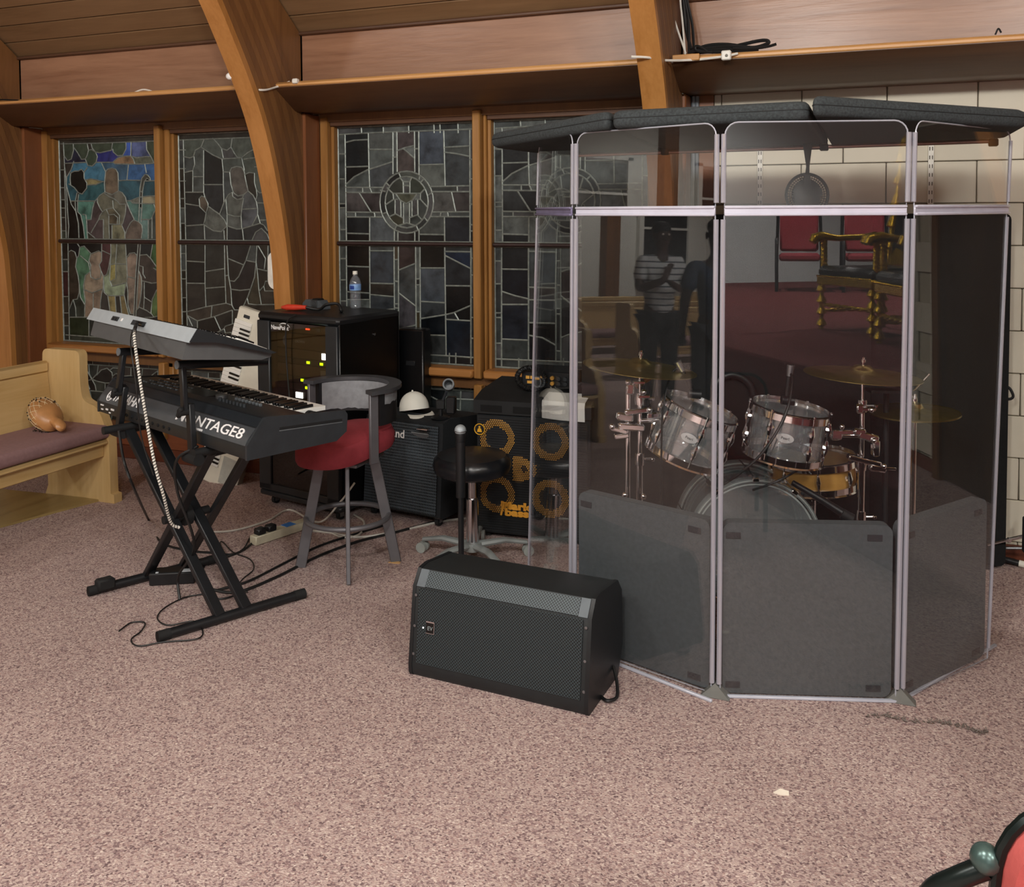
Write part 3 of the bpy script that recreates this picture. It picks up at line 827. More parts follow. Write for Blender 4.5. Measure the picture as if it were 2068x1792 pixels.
R1 = (-5.478, -4.553, .772, 1.487, 2.208); R2 = (-4.413, -3.49, .772, 1.487, 2.208)
R3 = (-3.172, -2.238, .772, 1.490, 2.208); R4 = (-2.121, -1.205, .772, 1.490, 2.208)
def two(r, up, lo, strip):
    return [(*up[:4], r[3]+.012, r[4], up[4], 0), (*lo[:4], r[2], r[3]-.012, lo[4], 1), (*strip[:4], .22, .65, strip[4], 2)]
dx4 = (W(1152, 403, YG).x-W(821.6, 408.7, YG).x)
sash(1, 'leaded glass of a shepherd with sheep under a blue sky', R1, two(R1, (115, 265, 7.791, S1U, C1U), (115, 480, 8.143, S1L, C1L), (150, 710, 9.4, L1, '')), None, PAL_BROWN+['3a4238', '2c3430'])
sash(2, 'grey leaded glass of a haloless robed figure raising a hand', R2, two(R2, (350, 260, 7.791, S2U, C2U), (350, 480, 8.145, S2L, C2L), (350, 735, 9.4, L1, '')), None, PAL_GREY[:5]+PAL_BROWN[:2])
sash(3, 'dark leaded glass with a draped cross in a ring', R3, two(R3, (680, 245, 7.027, S3U+S3C, C3U), (680, 485, 6.893, S3L, C3L), (820, 740, 7.66, L3, '')), None, PAL_GREY)
S4U = []
for l in S3U+S4C:
    q = []
    for (a, c) in l:
        p = W(680+a/7.027, 245+c/7.027, YG)
        xx = R4[0]+(p.x-R3[0])*(R4[1]-R4[0])/(R3[1]-R3[0])
        # back to crop units of the same crop so that one code path serves all lights
        v = Vector((xx, YG, p.z))-C_P; dz = v.dot(C_F)
        q.append(((CX+F_PX*v.dot(C_R)/dz-680)*7.027, (CY+F_PX*v.dot(C_D)/dz-245)*7.027))
    S4U.append(q)
sash(4, 'dark leaded glass with a winged emblem in a ring behind the shield', R4, two(R4, (680, 245, 7.027, S4U, ''), (980, 485, 5.876, S4L, C4L), (1100, 750, 7.66, L3, '')), None, PAL_GREY)

# frames around each pair of lights
for bi, (ra, rb, axl, axr) in enumerate(((R1, R2, -5.55, -3.405), (R3, R4, -3.255, -1.11))):
    xl, xr = axl, axr
    lab = ['left bay', 'middle bay'][bi]
    b = MB()
    for (xa, xb) in ((xl, ra[0]-.075), (rb[1]+.07, xr)):
        b.box(((xa+xb)/2, 4.99, 1.15), (xb-xa, .02, 2.28))
    b.box(((xl+xr)/2, 4.99, 2.262), (xr-xl, .03, .05))
    b.box(((xl+xr)/2, 5.0, .70), (xr-xl, .03, .10))
    b.box(((xl+xr)/2, 5.0, .165), (xr-xl, .03, .16))
    jm = struct('trim_%d' % (20+bi*6), b, M_JAMB, label='brown jamb boards around the stained glass, '+lab)
    # stepped casings
    def vert(xa, xb, nm, mt, yf=4.955):
        q = MB()
        q.box(((xa+xb)/2, (yf+5.05)/2, 1.49), (xb-xa, 5.05-yf, 1.55), None, .006)
        q.box(((xa+xb)/2, (yf+5.05)/2, .42), (xb-xa, 5.05-yf, .52), None, .006)
        return ob(nm, q, mt, jm)
    for (r, sgn) in ((ra, -1), (ra, 1), (rb, -1), (rb, 1)):
        e0 = r[0] if sgn < 0 else r[1]
        q = MB()
        q.box((e0+sgn*.012, 5.03, 1.49), (.022, .05, 1.5), None, .004); q.box((e0+sgn*.012, 5.03, .43), (.022, .05, .5), None, .004)
        ob('glazing_stop', q, M_FRAME, jm)
        if not ((r is ra and sgn > 0) or (r is rb and sgn < 0)):
            vert(*( (e0-.078, e0-.024) if sgn < 0 else (e0+.024, e0+.075)), 'casing', M_FRAME, 4.965)
    vert(ra[1]+.022, ra[1]+.072, 'mullion', M_FRAME, 4.945)
    vert(ra[1]+.074, rb[0]-.024, 'mullion_stop', M_FRAME, 4.985)
    for (r) in (ra, rb):
        q = MB(); q.box(((r[0]+r[1])/2, 5.02, 2.228), (r[1]-r[0]+.04, .06, .035), None, .004); ob('head_rail', q, M_HEAD, jm)
        q = MB(); q.box(((r[0]+r[1])/2, 4.985, .745), (r[1]-r[0]+.05, .13, .05), None, .01); ob('sill', q, M_FRAMEX, jm)
        q = MB(); q.box(((r[0]+r[1])/2, 5.03, .665), (r[1]-r[0]+.04, .05, .02)); q.box(((r[0]+r[1])/2, 5.03, .21), (r[1]-r[0]+.04, .05, .02)); ob('glazing_rail', q, M_HEAD, jm)
    q = MB(); q.box(((xl+xr)/2, 4.978, .145), (xr-xl, .02, .11), None, .004); ob('wainscot', q, M_WAINS, jm)
    b = MB(); b.box(((xl+xr)/2, 5.12, 1.2), (xr-xl, .02, 2.3)); ob('night_backing', b, M_NIGHT, jm)

# ================================================================== left side: pew, keyboards, stand
BLACK = mat('black_plastic', '16181b', .42, var=.2)
BLACKM = mat('black_matte', '101214', .7, var=.25)
BLACKG = mat('black_gloss', '0c0d0f', .16, var=.2)
DGREY = mat('dark_grey_plastic', '2c3034', .5, var=.15)
MGREY = mat('grey_plastic', '5e6468', .5)
CHROME = mat('chrome', 'd8d8dc', .12, 1.0, var=.05)
STEEL = mat('steel', '8d9094', .35, .9, var=.1)
WHITE = mat('white_plastic', 'eceade', .4, var=.04)
INK = mat('white_print', 'f2f3f2', .5, var=.02)
RUBBER = mat('rubber', '141516', .8, var=.2)
CABLE = mat('cable_black', '121314', .5, var=.2)
CABLEW = mat('cable_white', 'cfcdc4', .5)
def LED(n, c, s=6): return mat('led_'+n, c, .4, emit=c, es=s)
def cable(name, pts, r, material, label, cat='cable', n=8, k=6, parent=None, group=None):
    b = MB(); b.tube(spline(pts, n), r, k)
    return tag(ob(name, b, material, parent), label, cat, group) if parent is None else ob(name, b, material, parent)

# ---- pew
OAK = wood('pew_oak', 'bd9a60', 'd6b984', 'Z', .45, 5)
OAKY = wood('pew_oak_long', 'bd9a60', 'd6b984', 'Y', .45, 5)
CUSH = mat('pew_cushion', '8d6e6e', .9, var=.08, scale=60, bump=.3)
FXZ = frame((0, 0, 0), (1, 0, 0), (0, 0, 1), (0, -1, 0))     # polygons drawn in X,Z and pushed along -Y
def make_pew(loc, rz, label, group=None):
    """bench whose seat looks along +X; its length runs along -Y from the end panel at y = 0"""
    t = thing('pew', label, 'pew', loc, rz, group)
    M0 = WM[t.name]
    prof = [(-.49, 0.06)]+[(-.49, .06), (-.515, .0), (.02, 0), (.02, .05), (-.005, .055), (-.01, .38)]+smooth2([(-.06, .5), (-.1, .555), (-.16, .575), (-.2, .6), (-.215, .66), (-.22, .74)], 4)+arc2(-.255, .845, .035, 0, 90, 4)+arc2(-.475, .845, .035, 90, 180, 4)+[(-.515, .7)]
    for y in (0.0, -3.1):
        b = MB(); b.prism(prof, 0, .06, M0 @ T(0, y+.06, 0) @ FXZ)
        ob('end_panel', b, OAK, t)
    L = 3.04
    def lbox(nm, c, d, mt, bev=.01):
        b = MB(); b.box(c, d, M0, bev); return ob(nm, b, mt, t)
    bk = MB(); bk.box((-.455, -L/2, .52), (.028, L, .46), M0 @ T(-.455, 0, .52) @ RY(-7) @ T(.455, 0, -.52), .004)
    ob('backrest', bk, OAKY, t)
    bk = MB(); bk.box((-.482, -L/2, .775), (.05, L, .07), M0, .012); ob('top_rail', bk, OAKY, t)
    lbox('seat', (-.23, -L/2, .36), (.44, L, .03), OAKY)
    cs = MB(); cs.prism(rrect(-.43, .378, -.005, .455, .03), 0, L-.01, M0 @ FXZ); ob('seat_cushion', cs, CUSH, t)
    lbox('seat_apron', (-.06, -L/2, .31), (.025, L, .08), OAKY, .004)
    return t
make_pew((-4.165, 4.15, 0), 0, 'light oak pew with mauve cushion beside the keyboards')
b = MB(); b.prism([(-4.26, 4.16), (-4.40, 3.60), (-4.62, 2.7), (-5.7, 2.7), (-5.0, 4.1)], 0, .012)
tag(ob('floor_board', b, wood('board_wood', '8a7448', 'a08a58', 'Y', .35, 5)), 'bare tan wooden board on the floor under the pew', 'board')

# ---- gourd rattle on the pew
g = W(92, 843, 3.93)
t = thing('gourd_rattle', 'tan gourd rattle in a beaded net on the pew cushion', 'rattle', (g.x, g.y, .456))
gr = .088
c0 = Vector((g.x, g.y, .456+gr+.004))
GM = frame(c0, Vector((.2, .95, .1)).normalized(), Vector((-.3, .0, .95)).normalized(), Vector((.93, -.22, -.28)).normalized())
b = MB(); b.lathe([(0, -.085), (.04, -.082), (.07, -.06), (.086, -.02), (.088, .015), (.075, .055), (.045, .082), (.028, .095), (.026, .12), (.032, .14), (.03, .165), (.012, .18), (0, .182)], 24, GM)
ob('gourd', b, mat('gourd_tan', 'b98654', .35, var=.2, scale=9), t)
net = MB(); beads = MB()
for k in range(14):
    for s_ in (-1, 1):
        pts = []
        for j in range(9):
            th = math.radians(28+j*17); a = math.radians(k*360/14+s_*j*13)
            rr = .0905
            pts.append(GM @ Vector((rr*math.sin(th)*math.cos(a), rr*math.sin(th)*math.sin(a), -rr*math.cos(th)*.97)))
        net.tube(pts, .0014, 4)
for j in range(70):
    th = math.radians(random.uniform(20, 110)); a = random.uniform(0, 6.28); rr = .092
    beads.sphere(tuple(GM @ Vector((rr*math.sin(th)*math.cos(a), rr*math.sin(th)*math.sin(a), -rr*math.cos(th)))), .0042, 6, 4)
for j in range(60):
    a = random.uniform(0, 6.28); d_ = random.uniform(.0, .07)
    beads.sphere((c0.x+d_*math.cos(a), c0.y+d_*math.sin(a), .46), .004, 6, 4)
o = ob('bead', beads, mat('bead_dark', '2c2218', .4), t); o['kind'] = 'stuff'
ob('net', net, mat('net_cord', 'e0cfa8', .8), t)

# ---- two-tier stand
A1 = Vector((-3.461, 3.379, .75)); U1 = Vector((.931, -.365, 0)).normalized(); V1 = Vector((-U1.y, U1.x, 0))
ZZ = Vector((0, 0, 1))
f0, f1 = Vector((-2.643, 2.85, .022)), Vector((-2.347, 3.42, .022))
b0, b1 = Vector((-3.248, 3.09, .022)), Vector((-2.977, 3.618, .022))
t = thing('keyboard_stand', 'black two-tier double-X keyboard stand in front of the pew', 'stand', tuple((f0+b1)/2*1.0-Vector((0, 0, .022))))
for (p, q) in ((f0, f1), (b0, b1)):
    b = MB(); b.cyl(p, q, .02, 12); fb = ob('foot_bar', b, BLACK, t)
    dn = (q-p).normalized()
    for e_, s_ in ((p, 1), (q, -1)):
        b = MB(); b.cyl(e_, e_+dn*.05*s_, .0215, 12); ob('end_cap', b, RUBBER, fb)
b = MB(); b.box((0, 0, 0), (.05, .075, .05), frame(b0.lerp(b1, .11)+Vector((.01, 0, .02)), V1.cross(ZZ).normalized(), (b1-b0).normalized(), ZZ), .008)
ob('leveller', b, RUBBER, t)
def at(p, q, f, z): r = p.lerp(q, f); return Vector((r.x, r.y, z))
legs = [(at(f0, f1, .40, .03), at(b0, b1, .32, .715)), (at(f0, f1, .58, .03), at(b0, b1, .50, .715)),
        (at(b0, b1, .44, .03), at(f0, f1, .36, .715)), (at(b0, b1, .72, .03), at(f0, f1, .64, .715))]
for p, q in legs:
    L = (q-p).length
    b = MB(); b.box((0, 0, L/2), (.026, .046, L), along(p, q, V1), .004); ob('leg', b, BLACK, t)
mid = (legs[0][0]+legs[0][1])/2
b = MB(); b.cyl(mid-V1*.04, mid+V1*.17, .018, 14); b.cyl(mid+V1*.05, mid+V1*.08, .045, 18); ob('pivot', b, BLACKM, t)
lp = []
for (p, q) in ((legs[0][1], legs[1][1]), (legs[2][1], legs[3][1])):
    m_ = (p+q)/2
    s0 = m_-V1*.17+Vector((0, 0, .012)); s1 = m_+V1*.22+Vector((0, 0, .012))
    b = MB(); b.tube([s0, s1], .018, 12); b.tube([s1, s1+Vector((0, 0, .05))], .016, 10); ob('support_arm', b, BLACKM, t)
    lp.append((s0, s1))
# upper tier: uprights, clamps and arms
upr = [(A1+U1*.285-V1*.03+ZZ*(-.05), A1+U1*.405-V1*.03+ZZ*.33), (A1+U1*.955-V1*.03+ZZ*(-.05), A1+U1*.93-V1*.03+ZZ*.33)]
for k, (p, q) in enumerate(upr):
    m_ = p.lerp(q, .5)
    b = MB(); L = (m_-p).length+.03; b.box((0, 0, L/2), (.036, .026, L), along(p, m_, V1), .004)
    ob('lower_upright', b, BLACK, t)
    b = MB(); L = (q-m_).length; b.box((0, 0, L/2), (.03, .022, L), along(m_, q, V1) @ T(0, -.024, 0), .004)
    ob('upper_upright', b, BLACK, t)
    b = MB(); b.cyl(m_-V1*.05, m_+V1*.0, .016, 12); b.box((0, 0, 0), (.02, .02, .05), frame(m_-V1*.045, U1, V1, ZZ) @ RY(35), .005); ob('clamp_knob', b, RUBBER, t)
    b = MB(); b.tube([p, p+V1*.12+ZZ*.01, p+V1*.25+ZZ*.01], .02, 10); b.cyl(p-U1*.05, p+U1*.05, .024, 12); ob('tier_clamp', b, BLACKM, t)
    tip = q-V1*.045; far = q+V1*.36-ZZ*.035
    b = MB(); b.tube([tip, far, far+ZZ*.05], .0175, 12); ob('upper_arm', b, BLACK, t)
    b = MB(); b.cyl(tip-(far-tip).normalized()*.004, tip, .0178, 12); ob('arm_cap', b, mat('cap_grey', '6a6f73', .5), t)

# ---- lower synthesizer
KL = 1.317
t = thing('synthesizer', 'black stage synthesizer with bright white lettering on its back, lower tier', 'keyboard', tuple(A1))
KM = frame(A1, U1, V1, ZZ)
KP = frame(A1, V1, ZZ, U1)        # profile (depth, height) pushed along the length
BK = mat('synth_black', '1b1f23', .38, var=.12)
TOPM = mat('synth_top', '121417', .28, var=.1)
ALU = mat('synth_back_panel', '70767c', .33, .7, var=.06)
b = MB(); b.prism([(0, 0), (.40, 0), (.45, .03), (.455, .095), (.29, .098), (.285, .128), (.09, .147), (.078, .143), (.05, .118), (.045, .11), (0, .05)], .012, KL-.012, KP); ob('body', b, BK, t)
for e_ in (0, KL-.012):
    b = MB(); b.prism([(-.003, -.002), (.41, -.002), (.462, .03), (.468, .1), (.455, .118), (.285, .132), (.09, .151), (.073, .147), (-.003, .053)], 0, .012, frame(A1+U1*e_, V1, ZZ, U1)); ob('end_cheek', b, DGREY, t)
b = MB(); b.box((0, 0, 0), (.30, .012, .0015), frame(A1+U1*(KL+.0005)+V1*.29+ZZ*.088, V1, ZZ, U1) @ RZ(-3), .0005); ob('side_groove', b, BLACKM, t)
b = MB(); b.box((0, 0, 0), (.30, .004, .002), frame(A1+U1*(KL+.0005)+V1*.29+ZZ*.080, V1, ZZ, U1) @ RZ(-3), .0005); ob('side_trim', b, MGREY, t)
b = MB(); n_ = 7
pr = smooth2([(-.002, .052), (.014, .082), (.043, .112)], 4)
pr2 = [(a+.004, c-.002) for a, c in pr][::-1]
b.prism(pr+pr2, .014, KL-.014, KP); lp_ = ob('logo_panel', b, ALU, t)
b = MB(); b.prism([(.046, .116), (.0765, .1445), (.08, .142), (.05, .113)], .014, KL-.014, KP); ob('back_bevel', b, mat('synth_bevel', '3c4248', .25, .6, var=.05), t)
nrm = Vector((0, 0, 0))-V1*.80+ZZ*.60; upd = V1*.60+ZZ*.80
def logoM(ul, h=.034, off=.0095): return frame(A1+U1*ul+V1*(.0205)+ZZ*(.082)+nrm*off*.55, U1, upd, nrm)
LIT = mat('synth_lettering', 'ffffff', .4, var=.01)
text('lettering', 'YAMAHA', .062, LIT, t, logoM(.265), bold=.0012, shear=.0)
ec = MB(); lm = logoM(.105)
for (R_, r_) in ((.026, .0025),): ec.ring((0, 0, 0), R_, r_, 24, 6, lm)
for k in range(3):
    a = math.radians(90+k*120)
    ec.tube([lm @ Vector((-.016*math.cos(a), -.016*math.sin(a), 0)), lm @ Vector((.021*math.cos(a), .021*math.sin(a), 0))], .002, 6)
    e2 = lm @ Vector((.021*math.cos(a), .021*math.sin(a), 0))
    ec.tube([lm @ Vector((.021*math.cos(a)-.006*math.sin(a), .021*math.sin(a)+.006*math.cos(a), 0)), lm @ Vector((.021*math.cos(a)+.006*math.sin(a), .021*math.sin(a)-.006*math.cos(a), 0))], .0022, 6)
ob('emblem', ec, LIT, t)
text('lettering', 'MONTAGE8', .06, LIT, t, logoM(1.0), bold=.0004, sx=1.62)
text('small_lettering', 'MUSIC SYNTHESIZER', .012, LIT, t, logoM(.93, off=.004) @ T(0, -.031, .0042))
b = MB()
for (ul, z, w, h) in ((.05, .036, .03, .006), (.05, .016, .018, .006), (.1, .022, .02, .008), (.13, .01, .014, .005), (.16, .028, .03, .008)):
    b.box((ul, -.0015, z), (w, .003, h), KM)
o = ob('label_print', b, INK, t); o['kind'] = 'stuff'
b = MB()
for k in range(9): b.cyl(KM @ Vector((.30+k*.05, .0, .024)), KM @ Vector((.30+k*.05, -.004, .024)), .007, 10)
o = ob('rear_socket', b, BLACKM, t); o['kind'] = 'stuff'
# keys
W0, W1 = .075, KL-.125
pitch = (W1-W0)/52
wk0 = bk0 = None
WK = mat('key_white', 'f4f4ee', .25, var=.02); BKK = mat('key_black', '0d0e10', .3, var=.1)
for k in range(52):
    Mk = T(W0+(k+.5)*pitch, .373, .112)
    if wk0 is None:
        b = MB(); b.box((0, 0, 0), (pitch-.0012, .15, .02), None, .0015); wk0 = ob('white_key', b, WK, t, world=False)
        wk0.data.transform(Matrix.Identity(4)); R_ = KM.to_3x3().to_4x4(); wk0.data.transform(R_); wk0.matrix_local = T(*(R_ @ Mk.translation))
    else: share(wk0, 'white_key', t, T(*(R_ @ Mk.translation)))
    if (51-k) % 7 in (0, 2, 3, 5, 6) and k > 0:
        Mk = T(W0+k*pitch, .35, .127)
        if bk0 is None:
            b = MB(); b.box((0, 0, 0), (.0125, .095, .014), None, .002); bk0 = ob('black_key', b, BKK, t, world=False)
            bk0.data.transform(R_); bk0.matrix_local = T(*(R_ @ Mk.translation))
        else: share(bk0, 'black_key', t, T(*(R_ @ Mk.translation)))
def topz(v): return .147-(v-.09)*(.019/.195)
for k in range(3):
    b = MB(); b.cyl(KM @ Vector((KL-.1+k*.026, .345, .098)), KM @ Vector((KL-.1+k*.026+.016, .345, .098)), .024, 16); ob('pitch_wheel', b, RUBBER, t)
b = MB(); b.box((.62, .185, topz(.185)+.001), (.22, .13, .004), KM, .001); ob('touch_screen', b, BLACKG, t)
for k in range(8):
    ul = .86+k*.027
    b = MB(); b.cyl(KM @ Vector((ul, .15, topz(.15))), KM @ Vector((ul, .15, topz(.15)+.014)), .0075, 10); ob('knob', b, DGREY, t)
    b = MB(); b.box((ul, .225, topz(.225)+.005), (.008, .014, .014), KM, .002); ob('slider_cap', b, MGREY, t)
for r_ in range(3):
    for k in range(14):
        b = MB(); b.box((.16+k*.026, .14+r_*.045, topz(.14+r_*.045)+.002), (.016, .009, .006), KM, .0015)
        ob('button', b, MGREY if (k+r_) % 3 else DGREY, t)
b = MB(); b.cyl(KM @ Vector((.80, .19, topz(.19))), KM @ Vector((.80, .19, topz(.19)+.018)), .026, 20); ob('super_knob', b, STEEL, t)

# ---- upper keyboard
A2 = G(178, 676, 1.13); B2 = G(368, 727, 1.13)
U2 = (B2-A2).normalized(); V2h = Vector((-U2.y, U2.x, 0)); tl = math.atan2(.04, .36)
V2 = V2h*math.cos(tl)-ZZ*math.sin(tl); N2 = U2.cross(V2)
L2 = (B2-A2).length
t = thing('arranger_keyboard', 'grey-backed keyboard on the upper tier of the stand', 'keyboard', tuple(A2))
KP2 = frame(A2, V2, N2, U2); KM2 = frame(A2, U2, V2, N2)
GB = mat('kb_grey_back', 'b2bcc2', .45, var=.06); GD = mat('kb_grey_body', '565859', .5, var=.08)
b = MB(); b.prism([(.0, .0), (.33, .0), (.37, .012), (.375, .03), (.12, .075), (.012, .072)], .03, L2-.0, KP2); ob('body', b, GD, t)
b = MB(); b.prism([(.006, .07), (.032, .12), (.05, .118), (.26, .068), (.375, .034), (.36, .028), (.12, .07)], -.05, L2+.035, KP2); ob('upper_shell', b, mat('kb_shell', '24282b', .4, var=.08), t)
b = MB(); b.prism([(.003, .068), (.029, .121), (.034, .121), (.01, .068)], -.048, L2+.033, KP2); bp = ob('back_face', b, GB, t)
def back2(ul, h): return frame(A2+U2*ul+V2*(.003+(h-.068)*.49-.0015)+N2*h, U2, (V2*.44+N2*.9), (-V2*.9+N2*.44))
for (ul, h, w, hh, mt) in ((.27, .096, .075, .02, DGREY), (.345, .097, .014, .014, INK), (.53, .097, .14, .022, DGREY)):
    b = MB(); b.box((0, 0, 0), (w, hh, .003), back2(ul, h), .0008); ob('socket_panel', b, mt, t)
b = MB()
for ul in (.255, .285): b.cyl(back2(ul, .094) @ Vector((0, 0, 0)), back2(ul, .094) @ Vector((0, 0, .004)), .006, 10)
ob('pedal_jack', b, BLACKM, t)
b = MB(); jm_ = back2(.56, .098); b.tube([jm_ @ Vector((-.03, 0, .008)), jm_ @ Vector((.05, -.004, .012))], .0065, 8); ob('plug', b, BLACKG, t)
pit2 = (L2-.06)/36; wk0 = None; R2_ = KM2.to_3x3().to_4x4()
for k in range(36):
    o_ = R2_ @ Vector((.03+(k+.5)*pit2, .30, .0565))
    if wk0 is None:
        b = MB(); b.box((0, 0, 0), (pit2-.0012, .14, .012), RX(-17), .0015); wk0 = ob('white_key', b, WK, t, world=False)
        wk0.data.transform(R2_); wk0.matrix_local = T(*o_)
    else: share(wk0, 'white_key', t, T(*o_))
    if (35-k) % 7 in (0, 1, 3, 4, 5) and k > 0:
        b = MB(); b.box((.03+k*pit2, .275, .073), (.0125, .09, .012), KM2 @ T(0, .275, .073) @ RX(-17) @ T(0, -.275, -.073), .002); ob('black_key', b, BKK, t)
b = MB(); b.box((L2*.5, .12, .103), (.3, .08, .006), KM2 @ T(0, .12, .103) @ RX(-14) @ T(0, -.12, -.103), .001); ob('display', b, BLACKG, t)

# coiled white cable from the upper keyboard to the floor
pts = [back2(.535, .098) @ Vector((0, 0, .01)), D(272, 668, 3.62), D(272, 690, 3.55), D(283, 770, 3.5), D(298, 860, 3.46), D(313, 940, 3.44), D(330, 1000, 3.45), D(345, 1055, 3.5), D(362, 1066, 3.52)]
sp = spline(pts, 40)
b = MB(); b.tube(spline(pts, 12), .0056, 8)
cc = tag(ob('spiral_cable', b, mat('cable_cream', 'd8d6cc', .6)), 'cream and black striped cable hanging down the keyboard stand', 'cable')
q = []; L = 0
for i, p in enumerate(sp):
    tn = (sp[min(i+1, len(sp)-1)]-sp[max(i-1, 0)]).normalized(); x = tn.cross(Vector((0, 1, .1))).normalized(); y = tn.cross(x)
    if i: L += (p-sp[i-1]).length
    q.append((p, x, y, L))
hp = []
tot = q[-1][3]; turns = int(tot/.011); j = 0
for k in range(turns*7):
    s_ = k/(turns*7)*tot
    while j < len(q)-2 and q[j+1][3] < s_: j += 1
    p, x, y, _l = q[j]; f_ = (s_-q[j][3])/max(1e-6, q[j+1][3]-q[j][3]); pp = p.lerp(q[j+1][0], f_)
    a = 2*math.pi*k/7; hp.append(pp+x*.0058*math.cos(a)+y*.0058*math.sin(a))
b = MB(); b.tube(hp, .0019, 4); ob('stripe', b, CABLE, cc)

# ================================================================== equipment along the wall
# ---- rack cabinet
UR = Vector((math.cos(math.radians(-13)), math.sin(math.radians(-13)), 0)); VR = Vector((-UR.y, UR.x, 0))
RW, RD, RZ0, RZ1 = .64, .48, .065, 1.118
RO = Vector((-3.345, 4.465, 0))
RM = frame(RO, UR, VR, ZZ)
t = thing('rack_cabinet', 'black equipment rack with smoked glass door and glowing displays', 'cabinet', tuple(RO))
RB = mat('rack_black', '15171a', .45, var=.12); RF = mat('rack_front', '24282c', .42, var=.1)
b = MB(); b.box((RW/2, RD-.01, .595), (RW, .02, 1.03), RM); b.box((.01, RD/2, .595), (.02, RD, 1.03), RM)
b.box((RW/2, RD/2, .085), (RW, RD, .03), RM); ob('carcass', b, RB, t)
b = MB(); b.box((RW-.009, RD/2, .595), (.018, RD, 1.03), RM, .006); ob('side_panel', b, mat('rack_side', '08090b', .3, var=.1), t)
b = MB(); b.box((RW/2, RD/2-.005, 1.094), (RW+.012, RD+.02, .048), RM, .016); ob('top_cover', b, RB, t)
b = MB(); b.box((RW/2, RD/2-.005, .075), (RW+.01, RD+.02, .035), RM, .01); ob('base', b, RF, t)
dr = MB()
for x, w in ((.05, .10), (RW-.045, .09)): dr.box((x, -.008, .585), (w, .022, .97), RM, .004)
dr.box((RW/2, -.008, .115), (RW, .022, .04), RM, .004)
door = ob('door', dr, RF, t)
b = MB(); b.box((RW/2+.003, -.006, .60), (RW-.19, .006, .93), RM)
ob('door_glass', b, acrylic('smoked_glass', (.62, .57, .49), .055), door)
LM = RM @ T(.10+.085, -.0115, 1.035) @ RX(90)
text('lettering', 'NavePoint', .034, INK, door, LM, bold=.0008)
b = MB(); b.tube([LM @ Vector((.05*math.cos(a)+.035, .034*math.sin(a)-.006, 0)) for a in [math.radians(20+i*14) for i in range(10)]], [.0005+.0028*math.sin(i/9*3.1) for i in range(10)], 6); ob('logo_arc', b, INK, door)
b = MB(); b.cyl(RM @ Vector((RW+.001, .27, 1.0)), RM @ Vector((RW+.006, .27, 1.0)), .008, 12); ob('lock', b, CHROME, t)
for (x, y) in ((.06, .05), (RW-.06, .05), (.06, RD-.05), (RW-.06, RD-.05)):
    c_ = RM @ Vector((x, y, .024)); b = MB(); b.cyl(c_-UR*.011, c_+UR*.011, .024, 16); cs = ob('caster', b, RUBBER, t)
    b = MB(); b.box((x-.014, y, .04), (.004, .03, .045), RM); b.box((x+.014, y, .04), (.004, .03, .045), RM); b.box((x, y, .062), (.035, .035, .006), RM); ob('caster_fork', b, STEEL, cs)
# equipment inside the rack: separate units
units = [(1.03, .055, 'power sequencer with a red light, topmost unit in the rack', 0), (.955, .085, 'amplifier with an olive door sheen and pale blue crescent mark in the rack', 1), (.885, .05, 'black receiver with white lit display in the rack', 2), (.842, .034, 'slim unit with two green lights in the rack', 3), (.79, .064, 'grey wireless receiver in the middle of the rack', 4), (.738, .036, 'slim unit with a green light low in the rack', 5), (.698, .036, 'slim unit with one green light under its twin in the rack', 6), (.65, .05, 'lowest rack unit with bright white display', 7)]
for (z, h, lab, k) in units:
    u_ = thing('rack_unit', lab, 'amplifier', tuple(RM @ Vector((RW/2, .2, z-h/2))), group='units in the equipment rack')
    b = MB(); b.box((RW/2, .22, z), (.44, .30, h-.004), RM, .003); ob('chassis', b, BLACKM, u_)
    b = MB(); b.box((RW/2, .064, z), (.48, .008, h-.003), RM, .001); ob('faceplate', b, [mat('face_olive_sheen', '5a5446', .5), MATS.get('face_olive_sheen') or mat('face_olive_sheen', '5a5446', .5), mat('face_olive_sheen', '5a5446', .5), DGREY, mat('face_taupe', '5c5350', .5), DGREY, DGREY, BLACK][k], u_)  # faces brightened in olive to stand in for the door glass reflection
    def led(x, w, hh, m_, nm='indicator'):
        q_ = MB(); q_.box((x, .058, z), (w, .004, hh), RM); ob(nm, q_, m_, u_)
    if k == 0:
        led(.335, .03, .008, LED('red', 'ff5030', 3)); led(.20, .04, .03, MGREY, 'switch_plate'); led(.42, .03, .02, MGREY, 'switch_plate')
    if k == 1:
        q_ = MB(); q_.tube([RM @ Vector((.17+.03*math.cos(a), .057, z+.035*math.sin(a))) for a in [math.radians(110+i*14) for i in range(11)]], [.001+.006*math.sin(i/10*3.14) for i in range(11)], 6); ob('crescent', q_, mat('crescent_blue', '7f93b8', .4), u_)
        text('lettering', 'CROWN', .02, mat('print_blue', 'a9b4c4', .5), u_, RM @ T(.27, .058, z) @ RX(90))
    if k == 2: led(.47, .05, .034, LED('white', 'e8f0ff', 9), 'display')
    if k == 3: led(.335, .022, .014, LED('green', 'b8ff10', 4)); led(.44, .022, .014, LED('green', 'b8ff10', 4))
    if k == 4: led(.47, .07, .03, mat('label_pale', '9aa2a8', .5), 'name_plate')
    if k == 5: led(.285, .02, .014, LED('green', 'b8ff10', 4))
    if k == 6: led(.32, .02, .014, LED('green', 'b8ff10', 4))
    if k == 7: led(.26, .055, .032, LED('white', 'e8f0ff', 9), 'display')

